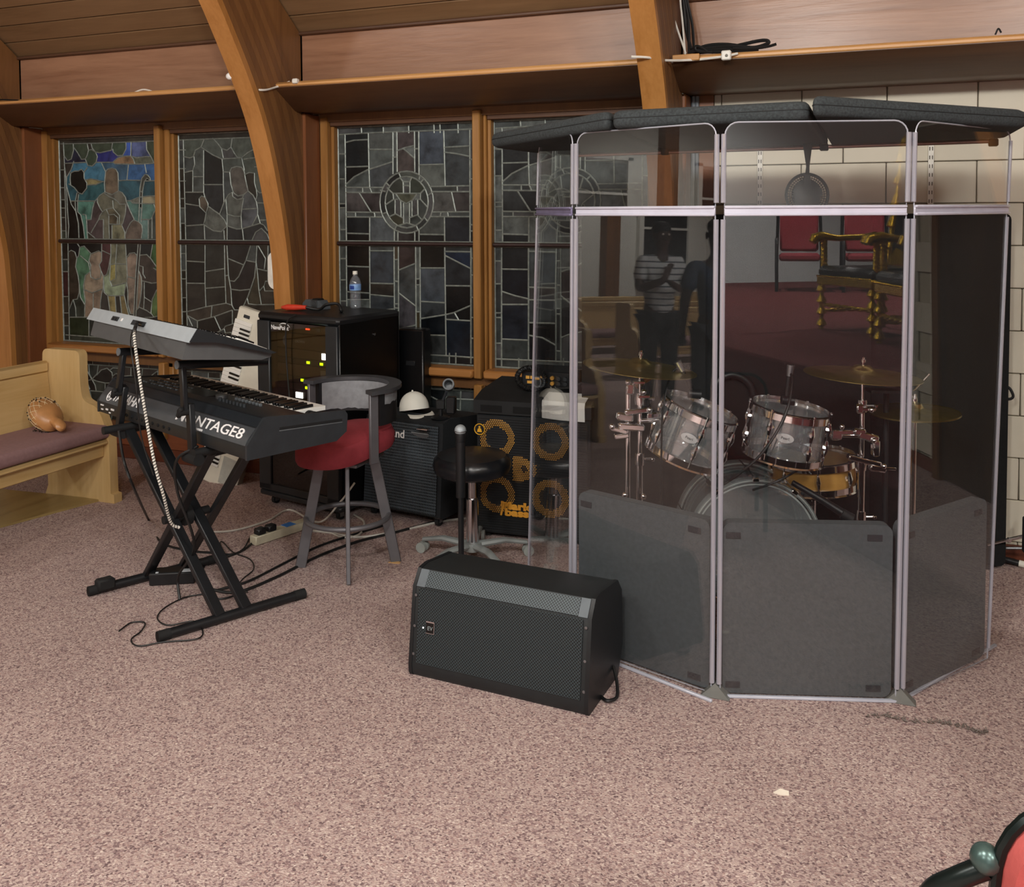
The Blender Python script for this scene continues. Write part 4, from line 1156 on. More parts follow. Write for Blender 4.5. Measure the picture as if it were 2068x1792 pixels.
# ---- narrow case behind the rack
t = thing('speaker_case', 'tall narrow black case between the rack and the window', 'case', (-2.575, 4.90, 0))
b = MB(); b.box((-2.575, 4.905, .50), (.17, .10, 1.0), None, .01); ob('body', b, MATS['rack_side'], t)
for z in (.2, .8):
    b = MB(); b.box((-2.575, 4.853, z), (.06, .006, .03), None, .002); ob('latch', b, BLACK, t)
# ---- on top of the rack
RT = 1.119
p = G(718, 622, RT)
t = thing('water_bottle', 'clear plastic water bottle with blue label on the rack', 'bottle', (p.x, p.y, RT))
b = MB(); b.lathe([(0, .001), (.028, .0), (.032, .006), (.031, .02), (.033, .03), (.031, .04), (.033, .05), (.031, .06), (.033, .07), (.029, .082), (.033, .095), (.0335, .13), (.033, .15), (.026, .172), (.014, .188), (.0125, .2), (.0125, .203)], 24, T(p.x, p.y, RT))
ob('body', b, acrylic('pet_plastic', (.95, .97, 1), .07, .10, 'dfe8f0'), t)
b = MB(); b.lathe([(.0338, .105), (.0345, .107), (.0345, .138), (.0338, .14)], 24, T(p.x, p.y, RT)); lb = ob('label_band', b, mat('label_blue', '7fa9e0', .4, var=.2, scale=60), t)
b = MB(); b.lathe([(.0349, .112), (.0352, .113), (.0352, .132), (.0349, .133)], 12, T(p.x, p.y, RT), -120, -70); ob('emblem_patch', b, mat('label_navy', '1f3f8f', .4), lb)
b = MB(); b.lathe([(0, .218), (.013, .218), (.0145, .215), (.0145, .199), (.0135, .198)], 20, T(p.x, p.y, RT)); ob('cap', b, WHITE, t)

p0 = G(618, 622, RT); 
t = thing('power_brick', 'grey power block wrapped in black cord on the rack', 'power block', (p0.x+.06, p0.y, RT))
b = MB(); b.prism([(-.085, 0), (.09, 0), (.085, .02), (.06, .05), (-.055, .052), (-.08, .03)], -.03, .03, frame(p0+Vector((.07, 0, 0)), UR, ZZ, -VR)); ob('housing', b, mat('brick_grey', '4c5155', .5), t)
b = MB()
for k in range(4): b.tube([p0+Vector((.07, 0, 0))+UR*(.0+.012*k)+v_ for v_ in (VR*-.033+ZZ*.006, VR*-.034+ZZ*.045, VR*-.02+ZZ*.056, VR*.02+ZZ*.056, VR*.034+ZZ*.045, VR*.033+ZZ*.006)], .004, 6)
ob('cord_wrap', b, CABLE, t)
hp0 = RM @ Vector((.09, .09, RT+.018)); hp1 = RM @ Vector((.25, .13, RT+.022))
t = thing('jumper_clamp', 'red handled clamp with black cord on the rack', 'clamp', (hp0.x, hp0.y, RT))
b = MB(); b.tube([hp0, hp0.lerp(hp1, .25), hp0.lerp(hp1, .6), hp1], [.008, .019, .017, .012], 12); ob('handle', b, mat('grip_red', 'd0402c', .35), t)
b = MB(); pc = RM @ Vector((.32, .16, RT+.012)); b.tube(spline([hp1, pc, pc+UR*.06+ZZ*.03, pc+UR*.12+VR*.03+ZZ*.035, pc+UR*.16+VR*.02, pc+UR*.10+VR*.07-ZZ*.002], 8), .009, 8); ob('cord', b, CABLE, t)
p = G(668, 607, RT+.01); q = G(696, 604, RT+.01)
b = MB(); b.tube([p, p.lerp(q, .6), q], [.007, .006, .004], 10); t_ = tag(ob('marker_pen', b, mat('pen_white', 'e6e6e2', .3)), 'slim white pen lying beside the bottle on the rack', 'pen')

# white rounded plate behind the middle arch
pz = W(546, 545, 4.80)
b = MB(); b.prism(rrect(-.07, -.115, .07, .115, .05, 5), 0, .05, frame(Vector((-3.42, 4.80, pz.z)), (1, 0, 0), (0, 0, 1), (0, -1, 0)))
tag(ob('wall_sconce', b, mat('sconce_white', 'f4f2ea', .4)), 'white rounded plate mounted beside the middle arch', 'sconce')

# ---- white keyboard leaning on the rack
bl, br, tp = W(398, 966, 4.70), W(497, 978, 4.70), W(482, 617, 4.78)
XK = (br-bl).normalized(); YK = (tp-bl).normalized(); XK = (XK-YK*XK.dot(YK)).normalized(); NK = XK.cross(YK)
LK = (tp-bl).length; WKd = .30
t = thing('white_keyboard', 'white keyboard standing on end against the rack', 'keyboard', tuple(bl))
wm = frame(bl, XK, YK, NK)
b = MB(); b.box((WKd/2, LK/2, -.03), (WKd, LK, .06), wm, .01); ob('body', b, mat('ivory_plastic', 'e9e6d6', .45, var=.04), t)
b = MB(); b.box((WKd-.01, LK/2, -.032), (.022, LK-.01, .05), wm, .004); ob('side_strip', b, mat('strip_brown', '6a5d50', .5), t)
nk = 36; pk = (LK-.2)/nk; w0 = None; RK = wm.to_3x3().to_4x4()
for k in range(nk):
    o_ = RK @ Vector((.07, .12+(k+.5)*pk, .004))
    if w0 is None:
        b = MB(); b.box((0, 0, 0), (.13, pk-.0012, .012), RK, .001); w0 = ob('white_key', b, WK, t, world=False); w0.matrix_local = T(*o_)
    else: share(w0, 'white_key', t, T(*o_))
b0_ = None
for k in range(1, nk):
    if k % 7 in (1, 2, 4, 5, 6):
        o_ = RK @ Vector((.098, .12+k*pk, .013))
        if b0_ is None:
            b = MB(); b.box((0, 0, 0), (.075, .011, .01), RK, .001); b0_ = ob('black_key', b, BKK, t, world=False); b0_.matrix_local = T(*o_)
        else: share(b0_, 'black_key', t, T(*o_))
b = MB(); b.box((.22, .12, .003), (.12, .17, .006), wm, .002); ob('speaker_grille', b, mat('grille_grey', 'b6b8b0', .6), t)
b = MB(); b.box((.21, .40, .003), (.04, .09, .006), wm, .001); ob('display', b, mat('lcd_grey', '7c8478', .4), t)
for k in range(10):
    b = MB(); b.box((.19 if k % 2 else .21, .50+(k//2)*.022, .004), (.012, .012, .006), wm, .001); ob('button', b, DGREY, t)
b = MB(); b.box((.08, LK-.05, .003), (.045, .02, .004), wm, .001); ob('name_plate', b, DGREY, t)

# ---- combo amplifier with cloth grille
AL, AR_ = Vector((-2.70, 4.49, 0)), Vector((-2.175, 4.415, 0))
UA = (AR_-AL).normalized(); VA = Vector((-UA.y, UA.x, 0)); AWd = (AR_-AL).length
t = thing('combo_amplifier', 'black keyboard amplifier behind the red stool', 'amplifier', tuple(AL))
am = frame(AL, UA, VA, ZZ)
AP = frame(AL, VA, ZZ, UA)
CARP = mat('amp_carpet', '1c2024', .85, var=.2, scale=60, bump=.3)
prof = [(.0, .065), (.03, .05), (.42, .05), (.44, .07), (.44, .54), (.10, .575), (.035, .56)]
b = MB(); b.prism(prof, 0, AWd, AP); ob('cabinet', b, CARP, t)
GRL = mat('amp_grille', '59646c', .5, .3, var=.1)
b = MB()
sl = .035/.495; n1 = 54; n2 = 30
fr_ = frame(AL+UA*.02+ZZ*.075-VA*.004, UA, (VA*sl+ZZ).normalized(), (-VA+ZZ*sl).normalized())
hh = .47
for k in range(n2): b.box((AWd/2-.02, .01+k*hh/n2, .004), (AWd-.05, hh/n2*.35, .003), fr_)
for k in range(46): b.box((.01+k*(AWd-.06)/45, hh/2, .005), (.0028, hh, .003), fr_)
gr_ = ob('grille', b, GRL, t); gr_['kind'] = 'stuff'
b = MB(); b.box((AWd/2-.02, hh/2, .001), (AWd-.045, hh, .002), fr_); ob('baffle', b, BLACKM, t)
b = MB(); b.lathe([(.165, .0025), (.16, .0035), (.12, .003), (.05, .0028), (0, .0028)], 36, fr_ @ T(AWd/2-.02, .20, 0)); ob('woofer', b, mat('cone_grey', '1b1e22', .6), t)
text('lettering', 'Roland', .062, INK, t, fr_ @ T(.185, .405, .009), bold=.001)
for (x, y) in ((.05, .06), (AWd-.05, .06), (.05, .38), (AWd-.05, .38)):
    c_ = am @ Vector((x, y, .025)); b = MB(); b.cyl(c_-UA*.011, c_+UA*.011, .025, 14); cs = ob('caster', b, RUBBER, t)
    b = MB(); b.box((x, y, .047), (.03, .04, .008), am); b.box((x+.014, y, .035), (.004, .025, .03), am); ob('caster_fork', b, STEEL, cs)
b = MB(); b.box((AWd*.5, .13, .574), (.14, .006, .004), am); ob('handle_slot', b, STEEL, t)

# ---- white cap resting on the amplifier
cb = am @ Vector((.255, .16, .575))
t = thing('baseball_cap', 'white baseball cap lying on the keyboard amplifier', 'cap', tuple(cb))
cm = T(cb.x, cb.y, cb.z) @ RZ(-35)
b = MB()
pr = []
n = 28; k_ = 8
vs = []; fs = []
for i in range(k_+1):
    th = math.radians(90*i/k_)
    for j in range(n):
        a = 2*math.pi*j/n
        vs.append((.085*math.cos(a)*math.cos(th)*(1.12), .08*math.sin(a)*math.cos(th), .012+.10*math.sin(th)**.85))
for i in range(k_):
    for j in range(n): fs.append((i*n+j, i*n+(j+1) % n, (i+1)*n+(j+1) % n, (i+1)*n+j))
b.add(vs, fs, cm @ RY(-12)); ob('crown', b, mat('cap_cotton', 'e9eae0', .85, var=.03), t)
b = MB()
vs = []; fs = []
for i in range(7):
    rr = .075+.075*i/6
    for j in range(13):
        a = math.radians(-62+j*124/12)
        sc_ = math.cos((a)*.9)
        x = .06*math.cos(a)+(.09*i/6)*max(.1, sc_); y = .085*math.sin(a)
        vs.append((x+.03, y, .012+.02*math.sin(i/6*1.2)-.02*(i/6)**2-abs(y)*.25*(i/6)))
for i in range(6):
    for j in range(12): fs.append((i*13+j, i*13+j+1, (i+1)*13+j+1, (i+1)*13+j))
m2 = len(vs); vs += [(x, y, z+.004) for x, y, z in vs]; fs += [tuple(m2+q_ for q_ in f)[::-1] for f in fs]
b.add(vs, fs, cm @ RY(10)); ob('brim', b, MATS['cap_cotton'], t)
b = MB(); b.sphere(tuple(cm @ RY(-12) @ Vector((0, 0, .114))), .006, 8, 6); ob('top_button', b, MATS['cap_cotton'], t)
b = MB(); b.tube([cm @ RY(-12) @ Vector(v_) for v_ in ((-.09, -.03, .02), (-.105, -.015, .035), (-.108, .0, .04), (-.105, .015, .035), (-.09, .03, .02))], .004, 6); ob('strap', b, MATS['cap_cotton'], t)

# ---- clutter on the amplifier: camera-like microphone mount and small tray
cb = am @ Vector((.47, .10, .572))
t = thing('microphone_mount', 'small black clip mount with a ring on the amplifier corner', 'mount', tuple(cb))
b = MB(); b.lathe([(.0, 0), (.05, 0), (.052, .006), (.04, .012), (.012, .016), (.012, .06), (0, .06)], 20, T(*cb)); ob('base', b, BLACK, t)
b = MB(); b.box((0, 0, .075), (.05, .035, .05), T(*cb) @ RZ(20), .006); ob('body', b, BLACKM, t)
b = MB(); b.tube([cb+Vector((.01, 0, .09)), cb+Vector((.03, 0, .13)), cb+Vector((.04, -.01, .15))], .008, 8); ob('arm', b, DGREY, t)
rm_ = T(cb.x+.05, cb.y, cb.z+.185) @ RZ(20) @ RX(70)
b = MB(); b.ring((0, 0, .02), .027, .005, 24, 8, rm_); b.lathe([(.029, .02), (.03, -.03), (.024, -.06), (.0, -.06)], 20, rm_); ob('holder_ring', b, mat('ring_grey', '7c8286', .4), t)
b = MB(); b.box((.06, .0, .075), (.05, .05, .09), T(*cb) @ RZ(10), .006); ob('receiver', b, BLACK, t)
cb2 = am @ Vector((.44, .0, .50))
t = thing('hanging_tray', 'small grey half-round tray clipped to the amplifier front', 'tray', tuple(cb2-VA*.05))
b = MB(); b.prism([(-.055, .03), (.055, .03), (.05, .012), (.03, -.006), (0, -.014), (-.03, -.006), (-.05, .012)], 0, .004, frame(cb2-VA*.03, UA, (ZZ*.7-VA*.7).normalized(), (-VA*.7-ZZ*.7).normalized())); ob('dish', b, mat('tray_grey', '868c90', .4), t)
b = MB(); b.box((0, -.02, .035), (.07, .03, .008), frame(cb2, UA, VA, ZZ), .002); ob('clip', b, CHROME, t)

# ---- bass cabinet
BL = Vector((-1.96, 4.40, 0)); ab = math.radians(4); UB = Vector((math.cos(ab), math.sin(ab), 0)); VB = Vector((-UB.y, UB.x, 0))
t = thing('bass_cabinet', 'black four-speaker bass cabinet with orange rings behind the grille', 'speaker', tuple(BL))
bm_ = frame(BL, UB, VB, ZZ); BW_, BD_, BHt = .60, .44, .625
b = MB(); b.box((BW_/2, BD_/2+.01, .02+BHt/2), (BW_, BD_, BHt), bm_, .012); ob('cabinet', b, CARP, t)
fm = frame(BL+ZZ*.02, UB, ZZ, -VB)
ORG = mat('ring_orange', 'd79a34', .5, var=.15, scale=60); HOLE = mat('grille_dots_orange', 'e0a648', .45)
b = MB(); b.box((BW_/2, BHt/2, -.006), (BW_-.02, BHt-.02, .006), fm); ob('baffle', b, BLACKM, t)
rings = [(.135, .165), (.425, .165), (.135, .455), (.425, .455)]
rings = [(.115, .215), (.40, .215), (.115, .505), (.40, .505)]
for (x, y) in rings:
    b = MB(); b.lathe([(.097, .0005), (.092, .003), (.062, .003), (.058, .0005)], 40, fm @ T(x, y, -.002)); ob('speaker_ring', b, mat('ring_dark_orange', '3a2812', .6), t)
    b = MB(); b.lathe([(.058, .0005), (.03, -.002), (0, -.002)], 28, fm @ T(x, y, -.0005)); ob('speaker_cone', b, mat('cone_black', '1a1c20', .6), t)
b = MB(); b.prism(smooth2([(.205, .41), (.25, .42), (.32, .365), (.32, .345), (.25, .285), (.205, .295)], 3, True), -.002, .001, fm); ob('horn_plate', b, MATS['ring_dark_orange'], t)
# perforated grille: dots seen through it
dots = MB(); sp_ = .0105; row = 0; y = .03
def inring(x, y):
    for (cx_, cy_) in rings:
        d_ = math.hypot(x-cx_, y-cy_)
        if .058 < d_ < .097: return True
    if .20 < x < .325 and abs(y-.353) < .066-.5*max(0, x-.25): return (math.hypot(x-.262, y-.355) > .016)
    return False
while y < BHt-.02:
    x = .03+(sp_/2 if row % 2 else 0)
    while x < BW_-.03:
        if inring(x, y):
            dots.lathe([(.0033, .0042), (0, .0046)], 6, fm @ T(x, y, 0))
        x += sp_
    y += sp_*.87; row += 1
o = ob('grille_hole', dots, HOLE, t); o['kind'] = 'stuff'
b = MB()
for k in range(46): b.box((BW_/2, .02+k*(BHt-.04)/45, .0025), (BW_-.03, .0035, .0015), fm)
o = ob('grille_bar', b, mat('grille_black', '1d2024', .5), t); o['kind'] = 'stuff'
OT = mat('logo_orange', 'e3a038', .45)
text('lettering', 'Mark', .052, OT, t, fm @ T(.215, .158, .0062), bold=.0028, sx=1.45)
text('lettering', 'bass', .052, OT, t, fm @ T(.222, .124, .0062), bold=.0028, sx=1.45)
b = MB(); b.tube([fm @ Vector((.152, .172, .007)), fm @ Vector((.138, .108, .007))], .006, 6); b.tube([fm @ Vector((.146, .172, .007)), fm @ Vector((.17, .172, .007))], .005, 6); ob('logo_stroke', b, OT, t)
for x in (.05, BW_-.05):
    for y_ in (.05, BD_-.05):
        b = MB(); b.cyl(bm_ @ Vector((x, y_, 0)), bm_ @ Vector((x, y_, .024)), .02, 12); ob('foot', b, RUBBER, t)
# round badge
bd = fm @ Vector((.025, .545, .012))
t = thing('round_badge', 'round black badge with yellow rim and seated figure', 'badge', tuple(bd))
bdm = frame(bd, UB, ZZ, -VB) @ T(0, 0, -.006)
YEL = mat('badge_yellow', 'e8b030', .45)
b = MB(); b.lathe([(0, .0), (.03, 0), (.03, .004), (0, .004)], 28, bdm); ob('disc', b, BLACK, t)
b = MB(); b.ring((0, 0, .004), .0275, .0026, 28, 6, bdm); ob('rim', b, YEL, t)
b = MB(); b.lathe([(.0055, .004), (.0055, .006), (0, .0062)], 12, bdm @ T(0, .012, 0)); b.prism([(-.014, -.014), (.014, -.014), (.012, -.009), (.009, .002), (.004, .006), (-.004, .006), (-.009, .002), (-.012, -.009)], .004, .006, bdm); ob('figure', b, YEL, t)

# ---- vented case on the cabinet with the bass head
t = thing('vented_case', 'black padded case with three slots on the bass cabinet', 'case', tuple(BL+ZZ*.646))
b = MB(); b.prism([(0, .646), (.46, .646), (.46, .76), (.12, .745), (.0, .715)], 0, .62, frame(BL-UB*.01, VB, ZZ, UB)); ob('body', b, BLACKM, t)
for k in range(3):
    b = MB(); b.box((.085+k*.175, .674, .001), (.115, .034, .003), fm @ T(0, -.02, 0), .001); ob('slot', b, mat('slot_black', '020203', .9), t)
hb = BL+UB*.20+VB*.16+ZZ*.762
t = thing('bass_amplifier', 'black bass amplifier head with orange panel on the vented case', 'amplifier', tuple(hb))
hm = frame(hb, UB, VB, ZZ)
b = MB(); b.box((.15, .11, .045), (.30, .22, .085), hm, .005); ob('chassis', b, BLACK, t)
b = MB(); b.box((.15, -.002, .045), (.27, .004, .06), hm); ob('front_panel', b, BLACKM, t)
for (x, z, w, h) in ((.035, .055, .02, .016), (.06, .055, .02, .016), (.085, .05, .026, .012), (.05, .03, .035, .014), (.11, .06, .012, .01), (.125, .035, .03, .008)):
    b = MB(); b.box((x, -.005, z), (w, .004, h), hm); ob('label_patch', b, HOLE, t)
for (x, z, k) in ((.17, .058, 1), (.205, .056, 0), (.17, .03, 1), (.205, .03, 0), (.24, .055, 0), (.24, .03, 0)):
    b = MB(); b.cyl(hm @ Vector((x, -.004, z)), hm @ Vector((x, -.02, z)), .0105, 14); ob('knob', b, HOLE if k else DGREY, t)
# coiled lead over the head
pts = []
for k in range(150):
    a = math.radians(-120+k*2.6)
    c_ = hb+UB*(.06+.075*math.cos(a))+ZZ*(.055+.055*math.sin(a))-VB*.03
    pts.append(c_)
coil = []
for i, c_ in enumerate(pts):
    tn = (pts[min(i+1, 149)]-pts[max(i-1, 0)]).normalized(); x = -VB; y_ = tn.cross(x)
    for j in range(4):
        a = 2*math.pi*(i*.42+j*.105)
        coil.append(c_+x*.011*math.cos(a)+y_*.011*math.sin(a))
b = MB(); b.tube(coil, .0036, 5); tag(ob('coiled_lead', b, CABLE), 'black coiled lead looped in front of the bass head', 'cable')
# sheet of paper over the front edge
b = MB()
vs = []; fs = []
for i in range(9):
    for j in range(5):
        s_ = i/8; x = .36+.22*j/4
        y_ = .10-.12*min(1, s_*1.6); z = .755 if s_ < .35 else .752-.10*(s_-.35)/.65
        y_ = .12-.13*min(1, s_/.4); z = .752-.02*min(1, s_/.4) if s_ <= .4 else .732-.085*(s_-.4)/.6
        vs.append(tuple(bm_ @ Vector((x, y_-.006-.01*math.sin(j*.9)*s_, z-.01*j/4*s_))))
for i in range(8):
    for j in range(4): fs.append((i*5+j, i*5+j+1, (i+1)*5+j+1, (i+1)*5+j))
m2 = len(vs); vs += [(x, y, z+.0015) for x, y, z in vs]; fs += [tuple(m2+q_ for q_ in f)[::-1] for f in fs]
b.add(vs, fs); tag(ob('paper_sheet', b, mat('paper_white', 'e8e8e4', .7, var=.02)), 'white paper sheet draped over the vented case edge', 'paper')
cable('black_tangle', [hb+UB*.2-VB*.04+ZZ*.01, hb+UB*.3-VB*.06+ZZ*.03, hb+UB*.36-VB*.02+ZZ*.07, hb+UB*.33+VB*.05+ZZ*.10, hb+UB*.26+VB*.03+ZZ*.095], .006, CABLE, 'black cord hanging over the bass head corner')

# ---- bar stool
t = thing('bar_stool', 'grey metal bar stool with red cushion and worn curved back', 'stool', (-2.375, 3.825, 0))
SS = mat('stool_grey', '6b6a6e', .5, .4, var=.06); RED = mat('red_cloth', '8c2f38', .85, var=.08, scale=50, bump=.15)
feet = [Vector((-2.569, 3.714, 0)), Vector((-2.248, 3.621, 0)), Vector((-2.178, 3.938, 0)), Vector((-2.50, 4.03, 0))]
sc_ = Vector((-2.375, 3.825, 0))
for f_ in feet:
    top = sc_+(f_-sc_)*.55+ZZ*.52
    b = MB(); L = (top-f_).length; b.box((0, 0, L/2), (.02, .05, L), along(f_, top, (f_-sc_)), .003); ob('leg', b, SS, t)
b = MB(); b.ring((sc_.x, sc_.y, .235), .195, .0125, 40, 8); ob('foot_ring', b, SS, t)
b = MB(); b.box((sc_.x, sc_.y, .518), (.26, .26, .018), None, .004); ob('seat_frame', b, SS, t)
# cushion facing away from the player position
fd = Vector((-.30, -.95, 0)).normalized()    # seat front points to the keyboards
sd = Vector((-fd.y, fd.x, 0))
vs = []; fs = []; n = 40
prof = [(0, .532), (.17, .53), (.197, .538), (.206, .56), (.206, .60), (.194, .632), (.16, .65), (.08, .66), (0, .662)]
for (r_, z) in prof:
    for j in range(n):
        a = 2*math.pi*j/n
        w = Vector((math.cos(a), math.sin(a)))
        k = (abs(w.x)**3.2+abs(w.y)**3.2)**(-1/3.2)
        p = sc_+fd*(w.x*k*r_*1.0+.01)+sd*(w.y*k*r_*1.0)
        dz = (-.035*w.x+.02*w.y)*r_/.2
        vs.append((p.x, p.y, z+dz))
for i in range(len(prof)-1):
    for j in range(n): fs.append((i*n+j, i*n+(j+1) % n, (i+1)*n+(j+1) % n, (i+1)*n+j))
b = MB(); b.add(vs, fs); ob('seat_cushion', b, RED, t)
def arcp(a, r_=.225): return sc_-fd*(r_*math.cos(math.radians(a))+.01)+sd*(r_*math.sin(math.radians(a)))
for a in (-100, 100):
    p = arcp(a); b = MB(); b.box((0, 0, .165), (.046, .016, .33), along(p+ZZ*.53, p+ZZ*.86, (p-sc_)), .003); ob('back_post', b, SS, t)
b = MB()
pl = [arcp(-106+i*212/24) for i in range(25)]
for (z0, z1, r0) in ((.852, .87, 0),):
    vs = []; fs = []
    for i, p in enumerate(pl):
        o_ = (p-sc_-ZZ*0).normalized()
        for (dr_, z) in ((-.03, z0), (.03, z0), (.03, z1), (-.03, z1)): vs.append(tuple(p+o_*dr_+ZZ*z))
    for i in range(24):
        for j in range(4): fs.append((i*4+j, i*4+(j+1) % 4, (i+1)*4+(j+1) % 4, (i+1)*4+j))
    fs += [(0, 1, 2, 3), (99, 98, 97, 96)]
    b.add(vs, fs)
ob('top_rail', b, mat('rail_grey', '4c4d51', .4, .3), t)
def pad(nm, a0, a1, z0, z1, mt, th=.018, r_=.215, jag=0):
    vs = []; fs = []; N = 18; rr = random.Random(5)
    for i in range(N+1):
        a = a0+(a1-a0)*i/N; p = arcp(a, r_); o_ = (p-sc_).normalized()
        za, zb = z0+(rr.uniform(-jag, jag) if jag else 0), z1
        for (dr_, z) in ((-th, za), (th, za), (th, zb), (-th, zb)): vs.append(tuple(p+o_*dr_+ZZ*z))
    for i in range(N):
        for j in range(4): fs.append((i*4+j, i*4+(j+1) % 4, (i+1)*4+(j+1) % 4, (i+1)*4+j))
    fs += [(0, 1, 2, 3), (4*N+3, 4*N+2, 4*N+1, 4*N)]
    b = MB(); b.add(vs, fs); return ob(nm, b, mt, t)
pad('back_pad', -92, 92, .70, .852, mat('vinyl_dark', '1c1d20', .45, var=.15), .016)
wv = mat('vinyl_worn', '8b8e92', .7, var=.15, scale=30)
pad('worn_patch', -88, 0, .712, .849, wv, .0175, .215, .004)
pad('worn_patch', 0, 84, .80, .849, wv, .0175, .215, .008)

# ---- round stool
hb_ = Vector((-1.845, 4.095, 0))
t = thing('round_stool', 'round black padded stool on a chrome column and grey star base', 'stool', tuple(hb_))
b = MB(); b.lathe([(0, .42), (.15, .42), (.18, .435), (.19, .465), (.185, .495), (.165, .515), (.08, .522), (0, .52)], 40, T(hb_.x, hb_.y, 0)); ob('seat', b, mat('stool_vinyl', '17191d', .28, var=.1), t)
b = MB(); b.lathe([(0, .425), (.06, .42), (.07, .41), (.03, .40), (.02, .38), (.02, .26), (0, .26)], 20, T(hb_.x, hb_.y, 0)); ob('stem', b, CHROME, t)
b = MB(); b.lathe([(.0, .30), (.029, .30), (.03, .29), (.03, .08), (0, .08)], 20, T(hb_.x, hb_.y, 0)); ob('column', b, CHROME, t)
b = MB(); b.lathe([(0, .09), (.045, .088), (.05, .07), (.045, .05), (0, .05)], 20, T(hb_.x, hb_.y, 0)); ob('hub', b, mat('base_grey', '8b9190', .5, var=.06), t)
for k in range(5):
    a = math.radians(250+k*72); d_ = Vector((math.cos(a), math.sin(a), 0))
    b = MB(); b.tube([hb_+d_*.03+ZZ*.075, hb_+d_*.16+ZZ*.085, hb_+d_*.27+ZZ*.065], [.024, .02, .015], 8, flat=.7); lg = ob('base_arm', b, MATS['base_grey'], t)
    c_ = hb_+d_*.275+ZZ*.026; s_ = Vector((-d_.y, d_.x, 0)); b = MB()
    for q_ in (-1, 1): b.cyl(c_+s_*q_*.008, c_+s_*q_*.024, .026, 14)
    ob('caster', b, mat('caster_grey', '9aa09c', .5), lg)

# ---- microphone stand
mb_ = G(932, 1185)
t = thing('microphone_stand', 'black straight microphone stand behind the floor monitor', 'stand', tuple(mb_))
top = mb_+ZZ*.80
ptop = D(940, 885, (mb_-C_P).dot(C_F))
b = MB(); b.lathe([(0, 0), (.11, 0), (.115, .008), (.11, .016), (.03, .026), (0, .028)], 28, T(*mb_)); ob('base', b, BLACKM, t)
hz = ptop.z
b = MB(); b.cyl(mb_+ZZ*.02, mb_+ZZ*(hz-.22), .013, 12); ob('lower_tube', b, BLACK, t)
b = MB(); b.cyl(mb_+ZZ*(hz-.26), mb_+ZZ*(hz-.01), .022, 14); ob('upper_grip', b, BLACK, t)
t = thing('microphone', 'silver ball microphone standing on the black stand', 'microphone', tuple(mb_+ZZ*(hz-.01)))
b = MB(); b.lathe([(0, -.01), (.02, -.01), (.024, .02), (.022, .03), (0, .03)], 18, T(mb_.x, mb_.y, hz)); ob('body', b, BLACK, t)
b = MB(); b.sphere((mb_.x, mb_.y, hz+.043), (.026, .026, .025), 22, 14); ob('grille_ball', b, mat('grille_silver', 'b6c0c6', .5, .5, var=.1, scale=120, bump=.5), t)
b = MB(); b.ring((mb_.x, mb_.y, hz+.04), .0262, .0022, 24, 6); ob('grille_band', b, STEEL, t)

# ---- power strip and supplies on the floor
P1, P2 = Vector((-2.965, 3.875, 0)), Vector((-2.875, 4.17, 0))
up = (P2-P1).normalized(); vp = Vector((up.y, -up.x, 0)); Lp = (P2-P1).length+.03
t = thing('power_strip', 'cream metal power strip with blue sticker on the carpet', 'power strip', tuple(P1))
pm_ = frame(P1, up, -vp, ZZ)
b = MB(); b.box((Lp/2, 0, .024), (Lp, .055, .045), pm_, .004); ob('housing', b, mat('strip_cream', 'cdc8b0', .5), t)
b = MB(); b.box((Lp*.66, 0, .0475), (.06, .05, .002), pm_); ob('sticker', b, mat('sticker_blue', '3f7fd0', .5), t)
for x in (.045, .11):
    b = MB(); b.box((x, 0, .062), (.05, .045, .034), pm_, .006); ob('plug', b, BLACK, t)
b = MB(); b.cyl(pm_ @ Vector((Lp, 0, .025)), pm_ @ Vector((Lp+.02, 0, .025)), .01, 10); ob('strain_relief', b, mat('relief_grey', '9c9a8e', .5), t)
Q1, Q2 = Vector((-3.075, 3.27, 0)), Vector((-2.90, 3.37, 0))
uq = (Q2-Q1).normalized()
t = thing('power_supply', 'black power supply box lying under the keyboard stand', 'power supply', tuple(Q1))
qm = frame(Q1, uq, Vector((-uq.y, uq.x, 0)), ZZ)
b = MB(); b.box((.1, .04, .03), (.2, .08, .058), qm, .006); ob('housing', b, BLACK, t)
b = MB(); b.box((.165, .02, .0595), (.06, .03, .003), qm); b.box((.035, .01, .0595), (.012, .01, .003), qm); ob('rating_label', b, mat('label_silver', 'c4ccd2', .4), t)

Z = .006
def gp(l, z=Z): return [G(a, c, z) for a, c in l]
cable('white_mains_lead', gp([(400, 1075), (470, 1072), (540, 1052), (585, 1030)])+[Vector((-2.80, 4.22, .03)), Vector((-2.72, 4.3, .12)), Vector((-2.66, 4.36, .22))], .0055, CABLEW, 'thin white lead rising from the carpet behind the bar stool')
cable('white_mains_lead', gp([(612, 1071), (660, 1075), (720, 1085), (780, 1078), (840, 1065), (900, 1052), (960, 1045)]), .0065, CABLEW, 'white mains lead running from the power strip under the bar stool')
cable('white_mains_lead', gp([(612, 1068), (650, 1068), (690, 1085), (725, 1080), (735, 1055), (715, 1040)]), .006, CABLEW, 'white lead curling back on itself beside the stool ring')
cable('black_floor_cable', gp([(420, 1190), (480, 1196), (560, 1165), (640, 1125), (720, 1095), (800, 1075), (900, 1048)]), .007, CABLE, 'black cable from the stand to the keyboard amplifier, front one')
cable('black_floor_cable', gp([(440, 1192), (500, 1175), (570, 1140), (640, 1105), (720, 1078), (780, 1060)]), .006, CABLE, 'black cable from the stand passing left of the bar stool leg')
cable('black_floor_cable', [D(240, 870, 3.9), D(250, 930, 3.9), D(272, 990, 3.95)]+gp([(300, 1050), (325, 1095), (380, 1112), (430, 1117), (470, 1120), (500, 1105), (520, 1085)]), .006, CABLE, 'black cable dropping from the lower synthesizer to the power strip')
